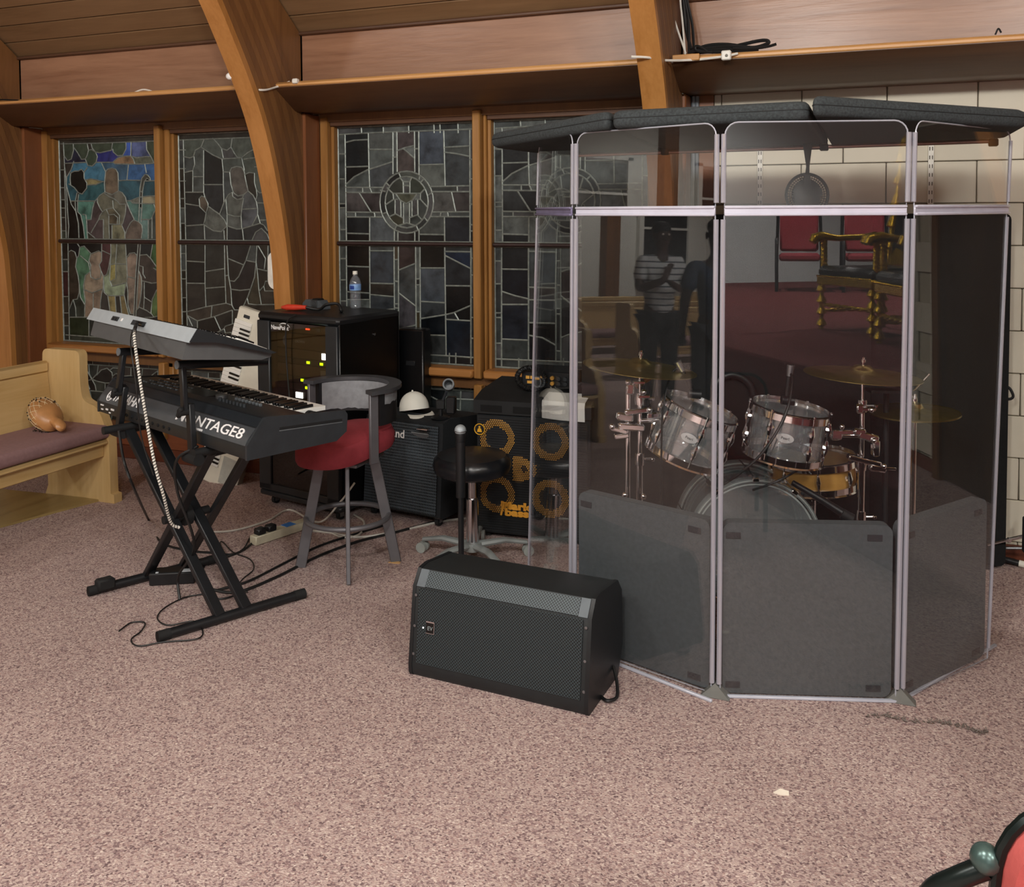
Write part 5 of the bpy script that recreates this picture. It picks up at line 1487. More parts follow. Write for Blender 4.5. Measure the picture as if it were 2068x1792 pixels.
cable('black_floor_cable', gp([(240, 1275), (265, 1258), (292, 1258), (285, 1275), (265, 1292), (280, 1305), (330, 1297), (400, 1290), (408, 1270), (390, 1255), (340, 1263), (318, 1250), (330, 1230), (370, 1208), (410, 1200)]), .003, CABLE, 'thin black cord looping over the front foot of the keyboard stand')
cable('black_floor_cable', gp([(470, 1195), (490, 1170), (512, 1150), (505, 1130), (470, 1115), (450, 1095), (445, 1100), (460, 1130)]), .003, CABLE, 'thin black cord curling right of the keyboard stand')
cable('black_floor_cable', gp([(505, 1085), (490, 1110), (460, 1125), (430, 1130), (410, 1150), (420, 1185), (440, 1210), (500, 1195)]), .004, CABLE, 'black cord from the power strip plugs to the stand')
cable('black_drop_cable', [A1+U1*.98-V1*.02+ZZ*.0, A1+U1*.9-V1*.07-ZZ*.06, A1+U1*.86-V1*.05-ZZ*.2, A1+U1*.84+V1*.03-ZZ*.45, Vector((-2.86, 3.22, .1)), Vector((-2.84, 3.2, Z))], .006, CABLE, 'black cable looping off the synthesizer back down the stand')
cable('black_drop_cable', [back2(.52, .096) @ Vector((0, 0, .006)), D(264, 690, 3.62), D(275, 780, 3.56), D(285, 880, 3.6), D(310, 960, 3.62)], .0028, CABLE, 'thin black wire hanging from the upper keyboard beside the striped cable')
cable('black_drop_cable', [RM @ Vector((.33, -.02, RT)), RM @ Vector((.27, -.035, 1.07)), RM @ Vector((.255, -.03, .9)), RM @ Vector((.27, -.025, .6)), RM @ Vector((.25, -.025, .35))], .004, CABLE, 'black wire hanging down the rack door')
# ---- floor wedge
wl0, wr0 = Vector((-1.60, 2.985, 0)), Vector((-.905, 2.945, 0))
t = thing('floor_monitor', 'black floor monitor loudspeaker lying on the carpet in front', 'speaker', tuple((wl0+wr0)/2))
uw = (wr0-wl0).normalized(); vw = Vector((-uw.y, uw.x, 0)); Lw = (wr0-wl0).length
wp = frame(wl0, vw, ZZ, uw); wm_ = frame(wl0, uw, vw, ZZ)
SPK = mat('speaker_black', '1c2022', .5, var=.12)
prof = [(.004, .0), (.30, .0), (.355, .10), (.345, .30), (.30, .352), (.12, .375), (.07, .37), (.03, .315), (-.006, .04), (-.004, .012)]
b = MB(); b.prism(prof, .012, Lw-.012, wp); ob('cabinet', b, SPK, t)
for e_ in (0, Lw-.014):
    b = MB(); b.prism([(a*1.01-.002, c*1.006) for a, c in prof], 0, .014, frame(wl0+uw*e_, vw, ZZ, uw)); ob('end_cap', b, mat('speaker_end', '14171a', .45), t)
def strip(nm, p0, p1, x0, x1, mt, off=.003, th=.003):
    a = Vector((p0[0], p0[1])); c = Vector((p1[0], p1[1])); d_ = (c-a).normalized(); n_ = Vector((-d_.y, d_.x))
    o_ = wl0+vw*a.x+ZZ*a.y; yv = (vw*d_.x+ZZ*d_.y); nv = (vw*n_.x+ZZ*n_.y)
    M_ = frame(o_, uw, yv, uw.cross(yv))
    q = MB(); q.box(((x0+x1)/2, (c-a).length/2, off), (x1-x0, (c-a).length, th), M_, .001)
    g_ = ob(nm, q, mt, t); Lm = WM[t.name].inverted() @ M_
    g_.data.transform(Lm.inverted()); g_.matrix_local = Lm      # own frame: the holes lie in the sheet
    return g_, M_, (c-a).length
GRM = mat('speaker_grille', '20272b', .5, .4, var=.1)
def perf(name, stag, col, c2):
    mt, nt, b_ = _new(name)
    v = _coords(nt); v.node.inputs['Rotation'].default_value = (0, 0, .785)
    vo = nt.nodes.new('ShaderNodeTexVoronoi'); vo.voronoi_dimensions = '2D'; vo.inputs['Scale'].default_value = 125; vo.inputs['Randomness'].default_value = 0
    nt.links.new(v, vo.inputs['Vector'])
    nt.links.new(_ramp(nt, vo.outputs['Distance'], [(.30, lin(c2)), (.42, lin(col))]), b_.inputs['Base Color'])
    b_.inputs['Roughness'].default_value = .45; b_.inputs['Metallic'].default_value = .2
    return mt
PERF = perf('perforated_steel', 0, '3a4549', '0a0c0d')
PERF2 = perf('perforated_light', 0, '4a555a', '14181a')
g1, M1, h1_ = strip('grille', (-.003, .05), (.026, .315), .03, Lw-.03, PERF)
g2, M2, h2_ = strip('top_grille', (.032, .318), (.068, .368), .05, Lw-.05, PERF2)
for x in (.016, Lw-.05):
    strip('corner_plate', (.031, .317), (.069, .369), x, x+.035, mat('plate_grey', '5c656b', .5))
for (x, y) in ((.018, .03), (.018, .13), (.018, .24), (Lw-.018, .03), (Lw-.018, .13), (Lw-.018, .24)):
    b = MB(); b.lathe([(0, .0035), (.005, .003), (.0055, .001)], 10, M1 @ T(x, y, 0)); ob('screw', b, STEEL, t)
b = MB(); b.box((.085, .135, .0055), (.034, .042, .003), M1, .001); bdg = ob('badge', b, BLACKG, t)
b = MB(); b.box((.085, .155, .0075), (.034, .005, .002), M1); b.box((.085, .115, .0075), (.034, .002, .002), M1); b.box((.102, .135, .0075), (.002, .042, .002), M1); ob('badge_frame', b, CHROME, bdg)
text('badge_lettering', 'EV', .02, mat('badge_print', '8d9698', .4), bdg, M1 @ T(.085, .132, .0075))
b = MB(); b.lathe([(0, .005), (.006, .004)], 10, M1 @ T(.055, .13, 0)); ob('power_light', b, LED('pale', 'ffffff', 3), t)
cable('speaker_lead', [wm_ @ Vector((Lw+.0, .25, .06)), wm_ @ Vector((Lw+.03, .2, .03)), wm_ @ Vector((Lw+.05, .14, .01)), wm_ @ Vector((Lw+.03, .1, .012)), wm_ @ Vector((Lw-.0, .12, .01))], .006, CABLE, 'short black lead at the right end of the floor monitor')

# ---- scraps on the carpet
def scrap(px, py, w, lab, col):
    p = G(px, py); b = MB()
    b.prism([(-w, -.01), (-w*.2, .014), (w*.9, .01), (w, -.006), (w*.1, -.012)], .001, .004, T(*p) @ RX(4))
    tag(ob('paper_scrap', b, mat('scrap_'+col, col, .8)), lab, 'paper')
scrap(797, 1137, .03, 'tan scrap of paper beside the bar stool leg', 'c9a06c')
scrap(1578, 1602, .022, 'small white scrap of paper on the open carpet', 'e8dfcf')

# ================================================================== drum shield
HB = [Vector((-1.50, 3.94, 0)), Vector((-1.115, 3.40, 0)), Vector((-.534, 3.221, 0)), Vector((.061, 3.413, 0)), Vector((.375, 3.86, 0))]
HT = [Vector((-1.455, 3.975, 1.985)), Vector((-1.127, 3.480, 1.985)), Vector((-.529, 3.245, 1.985)), Vector((.078, 3.440, 1.985)), Vector((.443, 4.065, 1.985))]
def hp_(i, z): return HB[i].lerp(HT[i], z/1.985)
PLEX = acrylic('shield_acrylic', (.985, .99, .99), .042, .004, 'b8c0c4')
EDGE = mat('acrylic_edge', 'b9bcc8', .25, var=.05, spec=.8)
HINGE = acrylic('hinge_plastic', (.92, .92, .95), .2, .5, 'cfcfdc', .12)
STRIPM = mat('strip_plastic', 'c9c9d8', .2, var=.05, spec=.9, coat=.4)
t = thing('drum_shield', 'clear acrylic drum shield of hinged panels with taller top sections', 'drum shield', (-.53, 3.5, 0))
for i in range(4):
    for (nm, z0, z1) in (('panel', .012, 1.668), ('extender', 1.70, 1.985)):
        a0, a1, c0_, c1_ = hp_(i, z0), hp_(i, z1), hp_(i+1, z0), hp_(i+1, z1)
        ux = (c0_-a0); L_ = Vector((ux.x, ux.y, 0)).length; g_ = .016/L_
        nrm_ = Vector((ux.y, -ux.x, 0)).normalized()
        if nrm_.y > 0: nrm_ = -nrm_
        def pt(s_, q_): return a0.lerp(c0_, s_).lerp(a1.lerp(c1_, s_), q_)
        out = [(g_, 0), (1-g_, 0)]
        rr = .045; rq = rr/(z1-z0); rs = rr/L_
        if nm == 'extender':
            out += [(1-g_-rs+rs*math.cos(math.radians(k*18)), 1-rq+rq*math.sin(math.radians(k*18))) for k in range(6)]
            out += [(g_+rs-rs*math.sin(math.radians(k*18)), 1-rq+rq*math.cos(math.radians(k*18))) for k in range(6)]
        else: out += [(1-g_, 1), (g_, 1)]
        n = len(out)
        vs = [tuple(pt(*o_)+nrm_*.003) for o_ in out]+[tuple(pt(*o_)-nrm_*.003) for o_ in out]
        b = MB(); b.add(vs, [tuple(range(n)), tuple(range(n, 2*n))[::-1]]); po = ob(nm, b, PLEX, t)
        b = MB(); b.tube([pt(*o_) for o_ in out], .0026, 4, closed=True); ob('edge', b, EDGE, po)
    # strip joining the panel to its extender
    a0, c0_ = hp_(i, 1.684), hp_(i+1, 1.684); d_ = (c0_-a0).normalized(); L_ = (c0_-a0).length
    n_ = Vector((d_.y, -d_.x, 0)).normalized(); n_ = -n_ if n_.y > 0 else n_
    sm_ = frame(a0, d_, n_, ZZ if d_.cross(n_).z > 0 else -ZZ)
    b = MB()
    for dz in (-.013, .013): b.box((L_/2, .006, dz), (L_-.03, .014, .009), sm_, .003)
    b.box((L_/2, .002, 0), (L_-.03, .008, .03), sm_, .002)
    ob('joint_strip', b, STRIPM if i else mat('strip_lilac', '7c7694', .3), t)
    b = MB(); a0, c0_ = hp_(i, .006), hp_(i+1, .006); b.box((L_/2, 0, 0), (L_-.04, .012, .01), frame(a0, d_, n_, sm_.to_3x3() @ Vector((0, 0, 1))), .002); ob('bottom_strip', b, EDGE, t)
for i in range(5):
    for (z0, z1) in ((.05, 1.655), (1.712, 1.945)):
        p, q = hp_(i, z0), hp_(i, z1)
        hg = None
        for sd_ in (-1, 1):
            if (i == 0 and sd_ < 0) or (i == 4 and sd_ > 0): continue
            nb = hp_(i+sd_, z0); d_ = (nb-p).normalized()*.0125
            b = MB(); b.tube([p+d_, q+d_], .0085 if i in (0, 4) else .0115, 10, flat=.8); ob('hinge', b, HINGE, t)
for i in (2, 3):
    b = MB(); p = hp_(i, 0)
    b.add([tuple(p+Vector(v_)) for v_ in ((-.05, -.012, .002), (.05, -.012, .002), (0, .0, .05), (-.05, .03, .002), (.05, .03, .002), (0, .03, .05))], [(0, 1, 2), (3, 5, 4), (0, 2, 5, 3), (1, 4, 5, 2), (0, 3, 4, 1)])
    ob('hinge_foot', b, mat('foot_smoke', '6f706c', .4), t)

# ---- felt pads inside the lower half
FELT = mat('felt_grey', '484c4f', .95, var=.1, scale=60, bump=.5)
VEL = mat('velcro_dark', '2c2a2e', .9)
for i, lab in ((1, 'grey felt pad inside the left front shield panel'), (2, 'grey felt pad inside the middle shield panel'), (3, 'grey felt pad inside the right shield panel')):
    a0, c0_ = hp_(i, .3), hp_(i+1, .3); d_ = Vector((c0_.x-a0.x, c0_.y-a0.y, 0)).normalized(); n_ = Vector((-d_.y, d_.x, 0)); n_ = n_ if n_.y > 0 else -n_
    L_ = (c0_-a0).length
    o_ = Vector((a0.x, a0.y, .01))+n_*.012
    t = thing('felt_pad', lab, 'pad', tuple(o_), group='felt pads in the shield')
    fm_ = frame(o_, d_, ZZ, n_ if d_.cross(ZZ).dot(n_) > 0 else -n_)
    sg = 1 if d_.cross(ZZ).dot(n_) > 0 else -1
    b = MB()
    ol = rrect(.025, 0, L_-.03, .60, .03, 4)
    b.prism(ol, 0, sg*.045, fm_); ob('pad_body', b, FELT, t)
    for (x, z) in ((.06, .555), (L_-.09, .555), (.06, .03), (L_-.09, .03)):
        b = MB(); b.box((x, z, -sg*.001), (.05, .022, .003), fm_, .0005); ob('velcro_patch', b, VEL, t)

# ---- padded lids
LIDF = mat('lid_felt', '3a4042', .95, var=.35, scale=120, bump=.8)
def zl(y): return 1.989-.030*(y-3.3)
def lid(name_label, poly, dz):
    cx_ = sum(p[0] for p in poly)/len(poly); cy_ = sum(p[1] for p in poly)/len(poly)
    t = thing('shield_lid', name_label, 'lid', (cx_, cy_, zl(cy_)+dz), group='padded lids of the drum shield')
    n = len(poly)
    # round the corners
    rp = []
    for i in range(n):
        a, b_, c = Vector((*poly[i-1], 0)), Vector((*poly[i], 0)), Vector((*poly[(i+1) % n], 0))
        u_ = (a-b_).normalized(); w_ = (c-b_).normalized(); r_ = .045
        p0, p1 = b_+u_*r_, b_+w_*r_
        for k in range(5):
            s_ = k/4; rp.append((p0*(1-s_)**2+b_*2*s_*(1-s_)+p1*s_**2))
    lay = [(.022, 0), (.006, .008), (0, .02), (0, .046), (.006, .058), (.022, .066)]
    vs = []; fs = []; m_ = len(rp); cc = Vector((cx_, cy_, 0))
    for (ins, h) in lay:
        for p in rp:
            q = p+(cc-p).normalized()*ins; vs.append((q.x, q.y, zl(q.y)+dz+h))
    for i in range(len(lay)-1):
        for j in range(m_): fs.append((i*m_+j, i*m_+(j+1) % m_, (i+1)*m_+(j+1) % m_, (i+1)*m_+j))
    fs += [tuple(range(m_))[::-1], tuple(range((len(lay)-1)*m_, len(lay)*m_))]
    b = MB(); b.add(vs, fs); ob('pad_body', b, LIDF, t, angle=60)
    b = MB(); b.tube([(p.x, p.y, zl(p.y)+dz+.036) for p in rp], .0022, 5, closed=True); ob('piping', b, mat('piping_dark', '1c1f20', .8), t)
lid('left padded charcoal lid panel over the drum shield', [(-1.66, 3.90), (-.952, 3.35), (-.952, 4.44), (-1.52, 4.40)], 0)
lid('middle padded charcoal lid panel over the drum shield', [(-.942, 3.345), (-.248, 3.315), (-.248, 4.46), (-.942, 4.44)], 0)
lid('right padded charcoal lid panel over the drum shield', [(-.236, 3.285), (.475, 3.90), (.45, 4.30), (-.236, 4.46)], .012)
t = thing('support_rod', 'pinkish metal rod with black clips under the shield lid', 'rod', (-1.37, 4.2, zl(4.2)-.02))
b = MB(); b.cyl((-1.37, 4.2, zl(4.2)-.018), (.40, 4.2, zl(4.2)-.006), .009, 10); ob('tube', b, mat('rod_copper', '9a7a72', .3, .6), t)
for x in (-1.36, -.93, -.25, .39):
    b = MB(); b.box((x, 4.2, zl(4.2)-.012), (.035, .03, .03), None, .004); ob('clip', b, BLACKM, t)
pc = D(1630, 394, 3.95); r_ = .088
zt_ = zl(pc.y)-.001
t = thing('hanging_fan', 'round black perforated fan hanging under the shield lid', 'fan', (pc.x, pc.y, pc.z))
fm_ = frame(pc, C_R, -C_D, -C_F)
b = MB(); b.ring((0, 0, 0), r_, .006, 40, 8, fm_); ob('rim', b, BLACKM, t)
b = MB(); b.lathe([(0, .006), (.045, .006), (.06, .0), (.06, -.02), (0, -.02)], 20, fm_ @ Matrix.Diagonal((1.0, 1.15, 1, 1))); b.prism([(-.02, 0), (.02, 0), (.012, .085), (-.012, .085)], -.01, .006, fm_); b.prism([(-.06, .0), (.06, .03), (.065, .0), (-.03, -.045)], -.012, .004, fm_); ob('motor', b, BLACK, t)
b = MB()
for q in range(4):
    rr = .055+q*.0092
    k_ = int(2*math.pi*rr/.0105)
    b.ring((0, 0, -.002), rr, .0016, 36, 4, fm_)
for k in range(46):
    a = 2*math.pi*k/46; b.tube([fm_ @ Vector((.05*math.cos(a), .05*math.sin(a), 0)), fm_ @ Vector((.086*math.cos(a+.08), .086*math.sin(a+.08), 0))], .0014, 4)
o = ob('guard_wire', b, BLACKM, t); o['kind'] = 'stuff'
b = MB(); b.tube([pc+Vector((0, 0, .085)), pc+Vector((.002, 0, .12)), Vector((pc.x, pc.y, zt_))], [.009, .007, .02], 10); ob('stem', b, BLACKM, t)

# ---- black absorber baffles standing at the back and side
BAF = mat('baffle_black', '0d0e0f', .95, var=.3, scale=70, bump=.4)
def baffle(a, c, lab, grp='tall absorber baffles'):
    a, c = Vector((*a, 0)), Vector((*c, 0)); d_ = (c-a).normalized(); n_ = Vector((-d_.y, d_.x, 0)); L_ = (c-a).length
    t = thing('sound_baffle', lab, 'baffle', tuple((a+c)/2), group=grp)
    b = MB(); b.prism(rrect(0, .015, L_, 1.665, .03, 4), -.025, .025, frame(a, d_, ZZ, d_.cross(ZZ))); ob('panel_body', b, BAF, t)
    for x in (.08, L_-.08):
        b = MB(); b.box((x, 0, .008), (.05, .09, .016), frame(a, d_, n_, ZZ), .003); ob('foot', b, BLACKM, t)
    return t, a, d_
baffle((-1.42, 4.53), (-.80, 4.53), 'left tall black absorber baffle behind the drums')
baffle((-.81, 4.575), (-.07, 4.79), 'middle tall black absorber baffle behind the drums')
t_, a_, d_ = baffle((-.09, 4.84), (.53, 4.89), 'right tall black absorber baffle behind the drums')
b = MB(); b.tube(spline([Vector((.525, 4.885, .80)), Vector((.545, 4.88, .805)), Vector((.553, 4.88, .82)), Vector((.54, 4.88, .85)), Vector((.525, 4.885, .86))], 5), .007, 6); ob('handle', b, BLACKM, t_)

# ================================================================== drum kit inside the shield
CLEAR = acrylic('drum_acrylic', (.95, .97, .98), .12, .07, 'e6ecf0', .03)
HEADM = acrylic('drum_head', (.88, .90, .90), .06, .16, 'd5dadc', .1)
BRASS = mat('cymbal_bronze', 'b5a468', .28, .95, var=.12, scale=30)
CHR = mat('drum_chrome', 'f2f2f5', .1, 1.0, var=.04)
def drum(name, c, ax, r, h, lab, shell, nl=6, head=True, rot=0, group=None, badge=True):
    """drum whose axis ax points to its batter side; c is the centre of the shell"""
    ax = ax.normalized(); M_ = along(c-ax*h/2, c+ax*h/2) @ RZ(rot)
    t = thing(name, lab, 'drum', tuple(c), group=group)
    b = MB(); b.lathe([(r, .012), (r, h-.012), (r-.006, h-.012), (r-.006, .012), (r, .012)], 40, M_); ob('shell', b, shell, t)
    for (z, s_) in ((h, 1), (0, -1)):
        b = MB(); b.lathe([(r+.004, z-s_*.022), (r+.014, z-s_*.02), (r+.013, z+s_*.006), (r+.018, z+s_*.012), (r+.008, z+s_*.014), (r+.006, z-s_*.016)], 44, M_); ob('hoop', b, CHR, t)
        if head:
            b = MB(); b.lathe([(r+.003, z-s_*.006), (r, z), (0, z)], 40, M_); ob('drum_head', b, HEADM, t)
    for k in range(nl):
        a = 2*math.pi*k/nl; d_ = Vector((math.cos(a), math.sin(a), 0))
        b = MB()
        for z in ((h*.30, h*.70) if h > .15 else (h*.5,)):
            b.tube([M_ @ (d_*(r+.0)+ZZ*z), M_ @ (d_*(r+.012)+ZZ*z)], [.014, .012], 8)
            b.tube([M_ @ (d_*(r+.012)+ZZ*(z-.03)), M_ @ (d_*(r+.014)+ZZ*z), M_ @ (d_*(r+.012)+ZZ*(z+.03))], [.006, .012, .006], 8)
        lg = ob('lug', b, CHR, t)
        b = MB(); b.cyl(M_ @ (d_*(r+.013)+ZZ*.0), M_ @ (d_*(r+.013)+ZZ*h), .0032, 6); b.cyl(M_ @ (d_*(r+.013)+ZZ*(h)), M_ @ (d_*(r+.013)+ZZ*(h+.018)), .0055, 6); ob('tension_rod', b, CHR, lg)
    if badge:
        # oval badge on the side nearest the room
        tow = (C_P-c).normalized(); loc = M_.inverted().to_3x3() @ tow; a = math.atan2(loc.y, loc.x)
        bm2 = M_ @ RZ(math.degrees(a)) @ T(r+.001, 0, h*.55) @ RY(90) @ RZ(90)
        b = MB(); b.prism([(.034*math.cos(i*.3142), .019*math.sin(i*.3142)) for i in range(20)], 0, .0015, bm2); bo = ob('badge', b, mat('badge_silver', 'cfd2d4', .35, .5), t)
        text('badge_lettering', 'Pearl', .016, DGREY, bo, bm2 @ T(0, 0, .002))
    return t, M_
RT_ = C_R; BKv = Vector((C_F.x, C_F.y, 0)).normalized()
drum('rack_tom', D(1397, 872, 3.93), ZZ*.93+RT_*.33-BKv*.10, .152, .205, 'clear acrylic tom tilted to the right, left of the pair', CLEAR, rot=15, group='clear acrylic toms')
drum('rack_tom', D(1588, 872, 3.88), ZZ*.98+RT_*.14-BKv*.06, .150, .19, 'clear acrylic tom nearly upright, right of the pair', CLEAR, rot=40, group='clear acrylic toms')
WOODS = wood('snare_maple', 'b07a34', 'd09c52', 'X', .3, 6)
t, M_ = drum('snare_drum', D(1643, 950, 4.2), ZZ*.99-RT_*.06, .178, .115, 'honey maple snare drum below the right tom', WOODS, 8, rot=10, badge=False)
bc = D(1524, 1100, 3.97)
axb = (-BKv+RT_*.06).normalized()
t = thing('bass_drum', 'clear acrylic bass drum low behind the felt pads', 'drum', (bc.x, bc.y, .01))
M_ = along(bc+BKv*.28, bc)
h = .28; r = .262
b = MB(); b.lathe([(r, .02), (r, h-.02), (r-.007, h-.02), (r-.007, .02), (r, .02)], 56, M_); ob('shell', b, CLEAR, t)
for z in (h-.005, .005):
    b = MB(); b.lathe([(r+.004, z-.02), (r+.022, z-.02), (r+.022, z+.018), (r+.006, z+.018), (r+.004, z-.02)], 60, M_); ob('hoop', b, acrylic('hoop_acrylic', (.85, .88, .88), .10, .22, 'cfd6d6'), t)
    b = MB(); b.ring((0, 0, z+.02), r+.014, .003, 60, 6, M_); b.ring((0, 0, z+.01), r-.004, .004, 60, 6, M_); ob('hoop_rim', b, mat('rim_white', 'c4cac8', .2, .4), t)
for z in (h+.004, -.002):
    b = MB(); b.lathe([(r+.002, z), (0, z)], 48, M_); ob('drum_head', b, HEADM, t)
for k in range(10):
    a = 2*math.pi*(k+.5)/10; d_ = Vector((math.cos(a), math.sin(a), 0))
    b = MB(); b.tube([M_ @ (d_*(r+.006)+ZZ*(h*.3)), M_ @ (d_*(r+.02)+ZZ*(h*.5)), M_ @ (d_*(r+.006)+ZZ*(h*.7))], [.008, .014, .008], 8); lg = ob('lug', b, CHR, t)
    b = MB(); b.cyl(M_ @ (d_*(r+.026)+ZZ*0), M_ @ (d_*(r+.026)+ZZ*h), .003, 6); b.box((0, 0, h+.01), (.02, .03, .022), M_ @ T(d_.x*(r+.018), d_.y*(r+.018), 0) @ RZ(math.degrees(a)), .004); ob('claw', b, CHR, lg)
for s_ in (-1, 1):
    b = MB(); b.cyl(bc+BKv*.1+RT_*s_*.2-ZZ*.12, Vector((bc.x, bc.y, .012))-BKv*.02+RT_*s_*.34, .007, 8); ob('spur', b, CHR, t)
b = MB(); b.box((0, 0, 0), (.22, .05, .02), frame(Vector((bc.x, bc.y, .02))+BKv*.2, RT_, BKv, ZZ), .004); b.cyl(Vector((bc.x, bc.y, .03))+BKv*.2, bc+BKv*.2-ZZ*r, .012, 8); ob('cradle', b, BLACKM, t)

def cymbal(c, r, ax, lab, name='cymbal'):
    M2 = along(c, c+ax)
    t = thing(name, lab, 'cymbal', tuple(c), group='cymbals')
    pr = [(.006, .030), (.03, .028), (r*.2, .016), (r*.24, .010), (r*.6, .002), (r, -.012)]
    pr = pr+[(a, z-.0018) for a, z in pr[::-1]]
    b = MB(); b.lathe(pr, 56, M2); ob('bow', b, BRASS, t)
    return t, M2
def wing(M2, parent, z=.05):
    b = MB(); b.cyl(M2 @ Vector((0, 0, .03)), M2 @ Vector((0, 0, z+.012)), .005, 8); b.cyl(M2 @ Vector((0, 0, z-.008)), M2 @ Vector((0, 0, z+.004)), .01, 10)
    for s_ in (-1, 1): b.box((s_*.016, 0, z+.004), (.012, .004, .018), M2, .002)
    ob('wing_nut', b, CHR, parent)
c1 = D(1292, 738, 3.93); c2 = D(1742, 752, 3.90); c3 = D(1846, 828, 4.02)
axL = (ZZ+RT_*.10-BKv*.0).normalized(); axR = (ZZ+RT_*.05).normalized()
tL, ML = cymbal(c1, .238, axL, 'thin bronze cymbal on the left chrome stand')
tR, MR = cymbal(c2, .235, axR, 'thin bronze cymbal on the right chrome stand')
t3, M3 = cymbal(c3, .185, (ZZ-RT_*.03).normalized(), 'top hi-hat cymbal at the right shield panel')
t4, M4 = cymbal(c3-ZZ*.022, .185, (-ZZ+RT_*.03).normalized(), 'bottom hi-hat cymbal at the right shield panel')

def stand(c, lab, extra, name='cymbal_stand'):
    t = thing(name, lab, 'stand', (c.x, c.y, 0))
    zc = c.z
    b = MB(); b.cyl((c.x, c.y, zc-.16), (c.x, c.y, zc+.02), .006, 10); ob('cymbal_rod', b, CHR, t)
    b = MB(); b.cyl((c.x, c.y, .08), (c.x, c.y, zc*.62), .0145, 14); ob('lower_tube', b, CHR, t)
    b = MB(); b.cyl((c.x, c.y, zc*.55), (c.x, c.y, zc-.14), .0105, 14); ob('upper_tube', b, CHR, t)
    for z in (zc-.14, zc*.62, zc*.40):
        b = MB(); b.lathe([(.0, -.025), (.019, -.025), (.021, 0), (.019, .025), (0, .025)], 14, T(c.x, c.y, z)); b.cyl(Vector((c.x, c.y, z)), Vector((c.x, c.y, z))+RT_*.05, .006, 8); b.box((.055, 0, 0), (.012, .03, .014), frame(Vector((c.x, c.y, z)), RT_, BKv, ZZ), .003); ob('clamp_collar', b, CHR, t)
    for k in range(3):
        a = math.radians(70+k*120); d_ = Vector((math.cos(a), math.sin(a), 0))
        b = MB(); b.tube([Vector((c.x, c.y, .30)), Vector((c.x, c.y, .22))+d_*.08, Vector((c.x, c.y, .012))+d_*.26], .009, 8, flat=.6); lg = ob('leg', b, CHR, t)
        b = MB(); b.sphere(tuple(Vector((c.x, c.y, .014))+d_*.262), .014, 10, 6); ob('rubber_tip', b, RUBBER, lg)
    return t
t = stand(c1, 'chrome stand carrying the left cymbal and tom clamp', None); wing(ML, t)
def chromeblk(p, w, d_, h, tt, nm='clamp_block', rz=0): 
    b = MB(); b.box((0, 0, 0), (w, d_, h), frame(p, RT_, BKv, ZZ) @ RY(rz), min(w, h)*.22); return ob(nm, b, CHR, tt)
q = D(1268, 850, 3.93)
b = MB(); b.cyl((q.x, q.y, .06), (q.x, q.y, q.z+.12), .011, 12); ob('second_tube', b, CHR, t)
for (px, py, w, h, rz) in ((1272, 785, .035, .05, 8), (1285, 830, .10, .022, -8), (1262, 842, .07, .035, 10), (1275, 862, .11, .03, 4), (1250, 868, .07, .018, 14), (1300, 800, .05, .014, 0), (1320, 838, .06, .025, -4), (1255, 880, .06, .02, -6), (1290, 772, .05, .012, 0)):
    chromeblk(D(px, py, 3.92), w, .035, h, t, rz=rz)
for (px, py) in ((1236, 862), (1300, 792), (1312, 828), (1268, 772), (1262, 1000), (1300, 1003)):
    b = MB(); b.sphere(tuple(D(px, py, 3.9)), .013, 10, 6); ob('wing_knob', b, CHR, t)
b = MB(); b.tube([D(1295, 850, 3.92), D(1330, 848, 3.92)], .010, 10); ob('tom_arm', b, CHR, t)
t = stand(c2, 'chrome stand carrying the right cymbal and tom clamp', None); wing(MR, t)
for (px, py, w, h, rz) in ((1735, 825, .03, .04, 0), (1752, 826, .06, .014, 0), (1735, 872, .05, .03, 6), (1752, 882, .09, .035, 18), (1768, 905, .03, .07, 0), (1700, 872, .09, .02, 0), (1745, 930, .14, .022, 14), (1772, 945, .07, .03, 8), (1795, 945, .05, .012, 4), (1688, 880, .05, .035, 0)):
    chromeblk(D(px, py, 3.88), w, .035, h, t, rz=rz)
for (px, py) in ((1785, 942), (1760, 828), (1700, 862), (1765, 890)):
    b = MB(); b.sphere(tuple(D(px, py, 3.86)), .012, 10, 6); ob('wing_knob', b, CHR, t)
b = MB(); b.tube([D(1665, 878, 3.88), D(1735, 880, 3.88)], .010, 10); ob('tom_arm', b, CHR, t)
t = thing('hihat_stand', 'chrome hi-hat stand at the right shield panel', 'stand', (c3.x, c3.y, 0))
b = MB(); b.cyl((c3.x, c3.y, .02), (c3.x, c3.y, c3.z-.03), .012, 12); b.cyl((c3.x, c3.y, c3.z-.03), (c3.x, c3.y, c3.z+.16), .004, 8); ob('tube', b, CHR, t)
b = MB(); b.lathe([(0, .03), (.012, .03), (.014, .045), (.008, .07), (0, .07)], 12, T(c3.x, c3.y, c3.z)); ob('clutch', b, CHR, t)
for k in range(3):
    a = math.radians(10+k*120); d_ = Vector((math.cos(a), math.sin(a), 0))
    b = MB(); b.tube([Vector((c3.x, c3.y, .28)), Vector((c3.x, c3.y, .015))+d_*.19], .008, 8); ob('leg', b, CHR, t)
sn = D(1643, 983, 4.2)
t = thing('snare_stand', 'chrome basket stand under the maple snare', 'stand', (sn.x, sn.y, 0))
b = MB(); b.cyl((sn.x, sn.y, .05), (sn.x, sn.y, sn.z-.06), .012, 12); ob('tube', b, CHR, t)
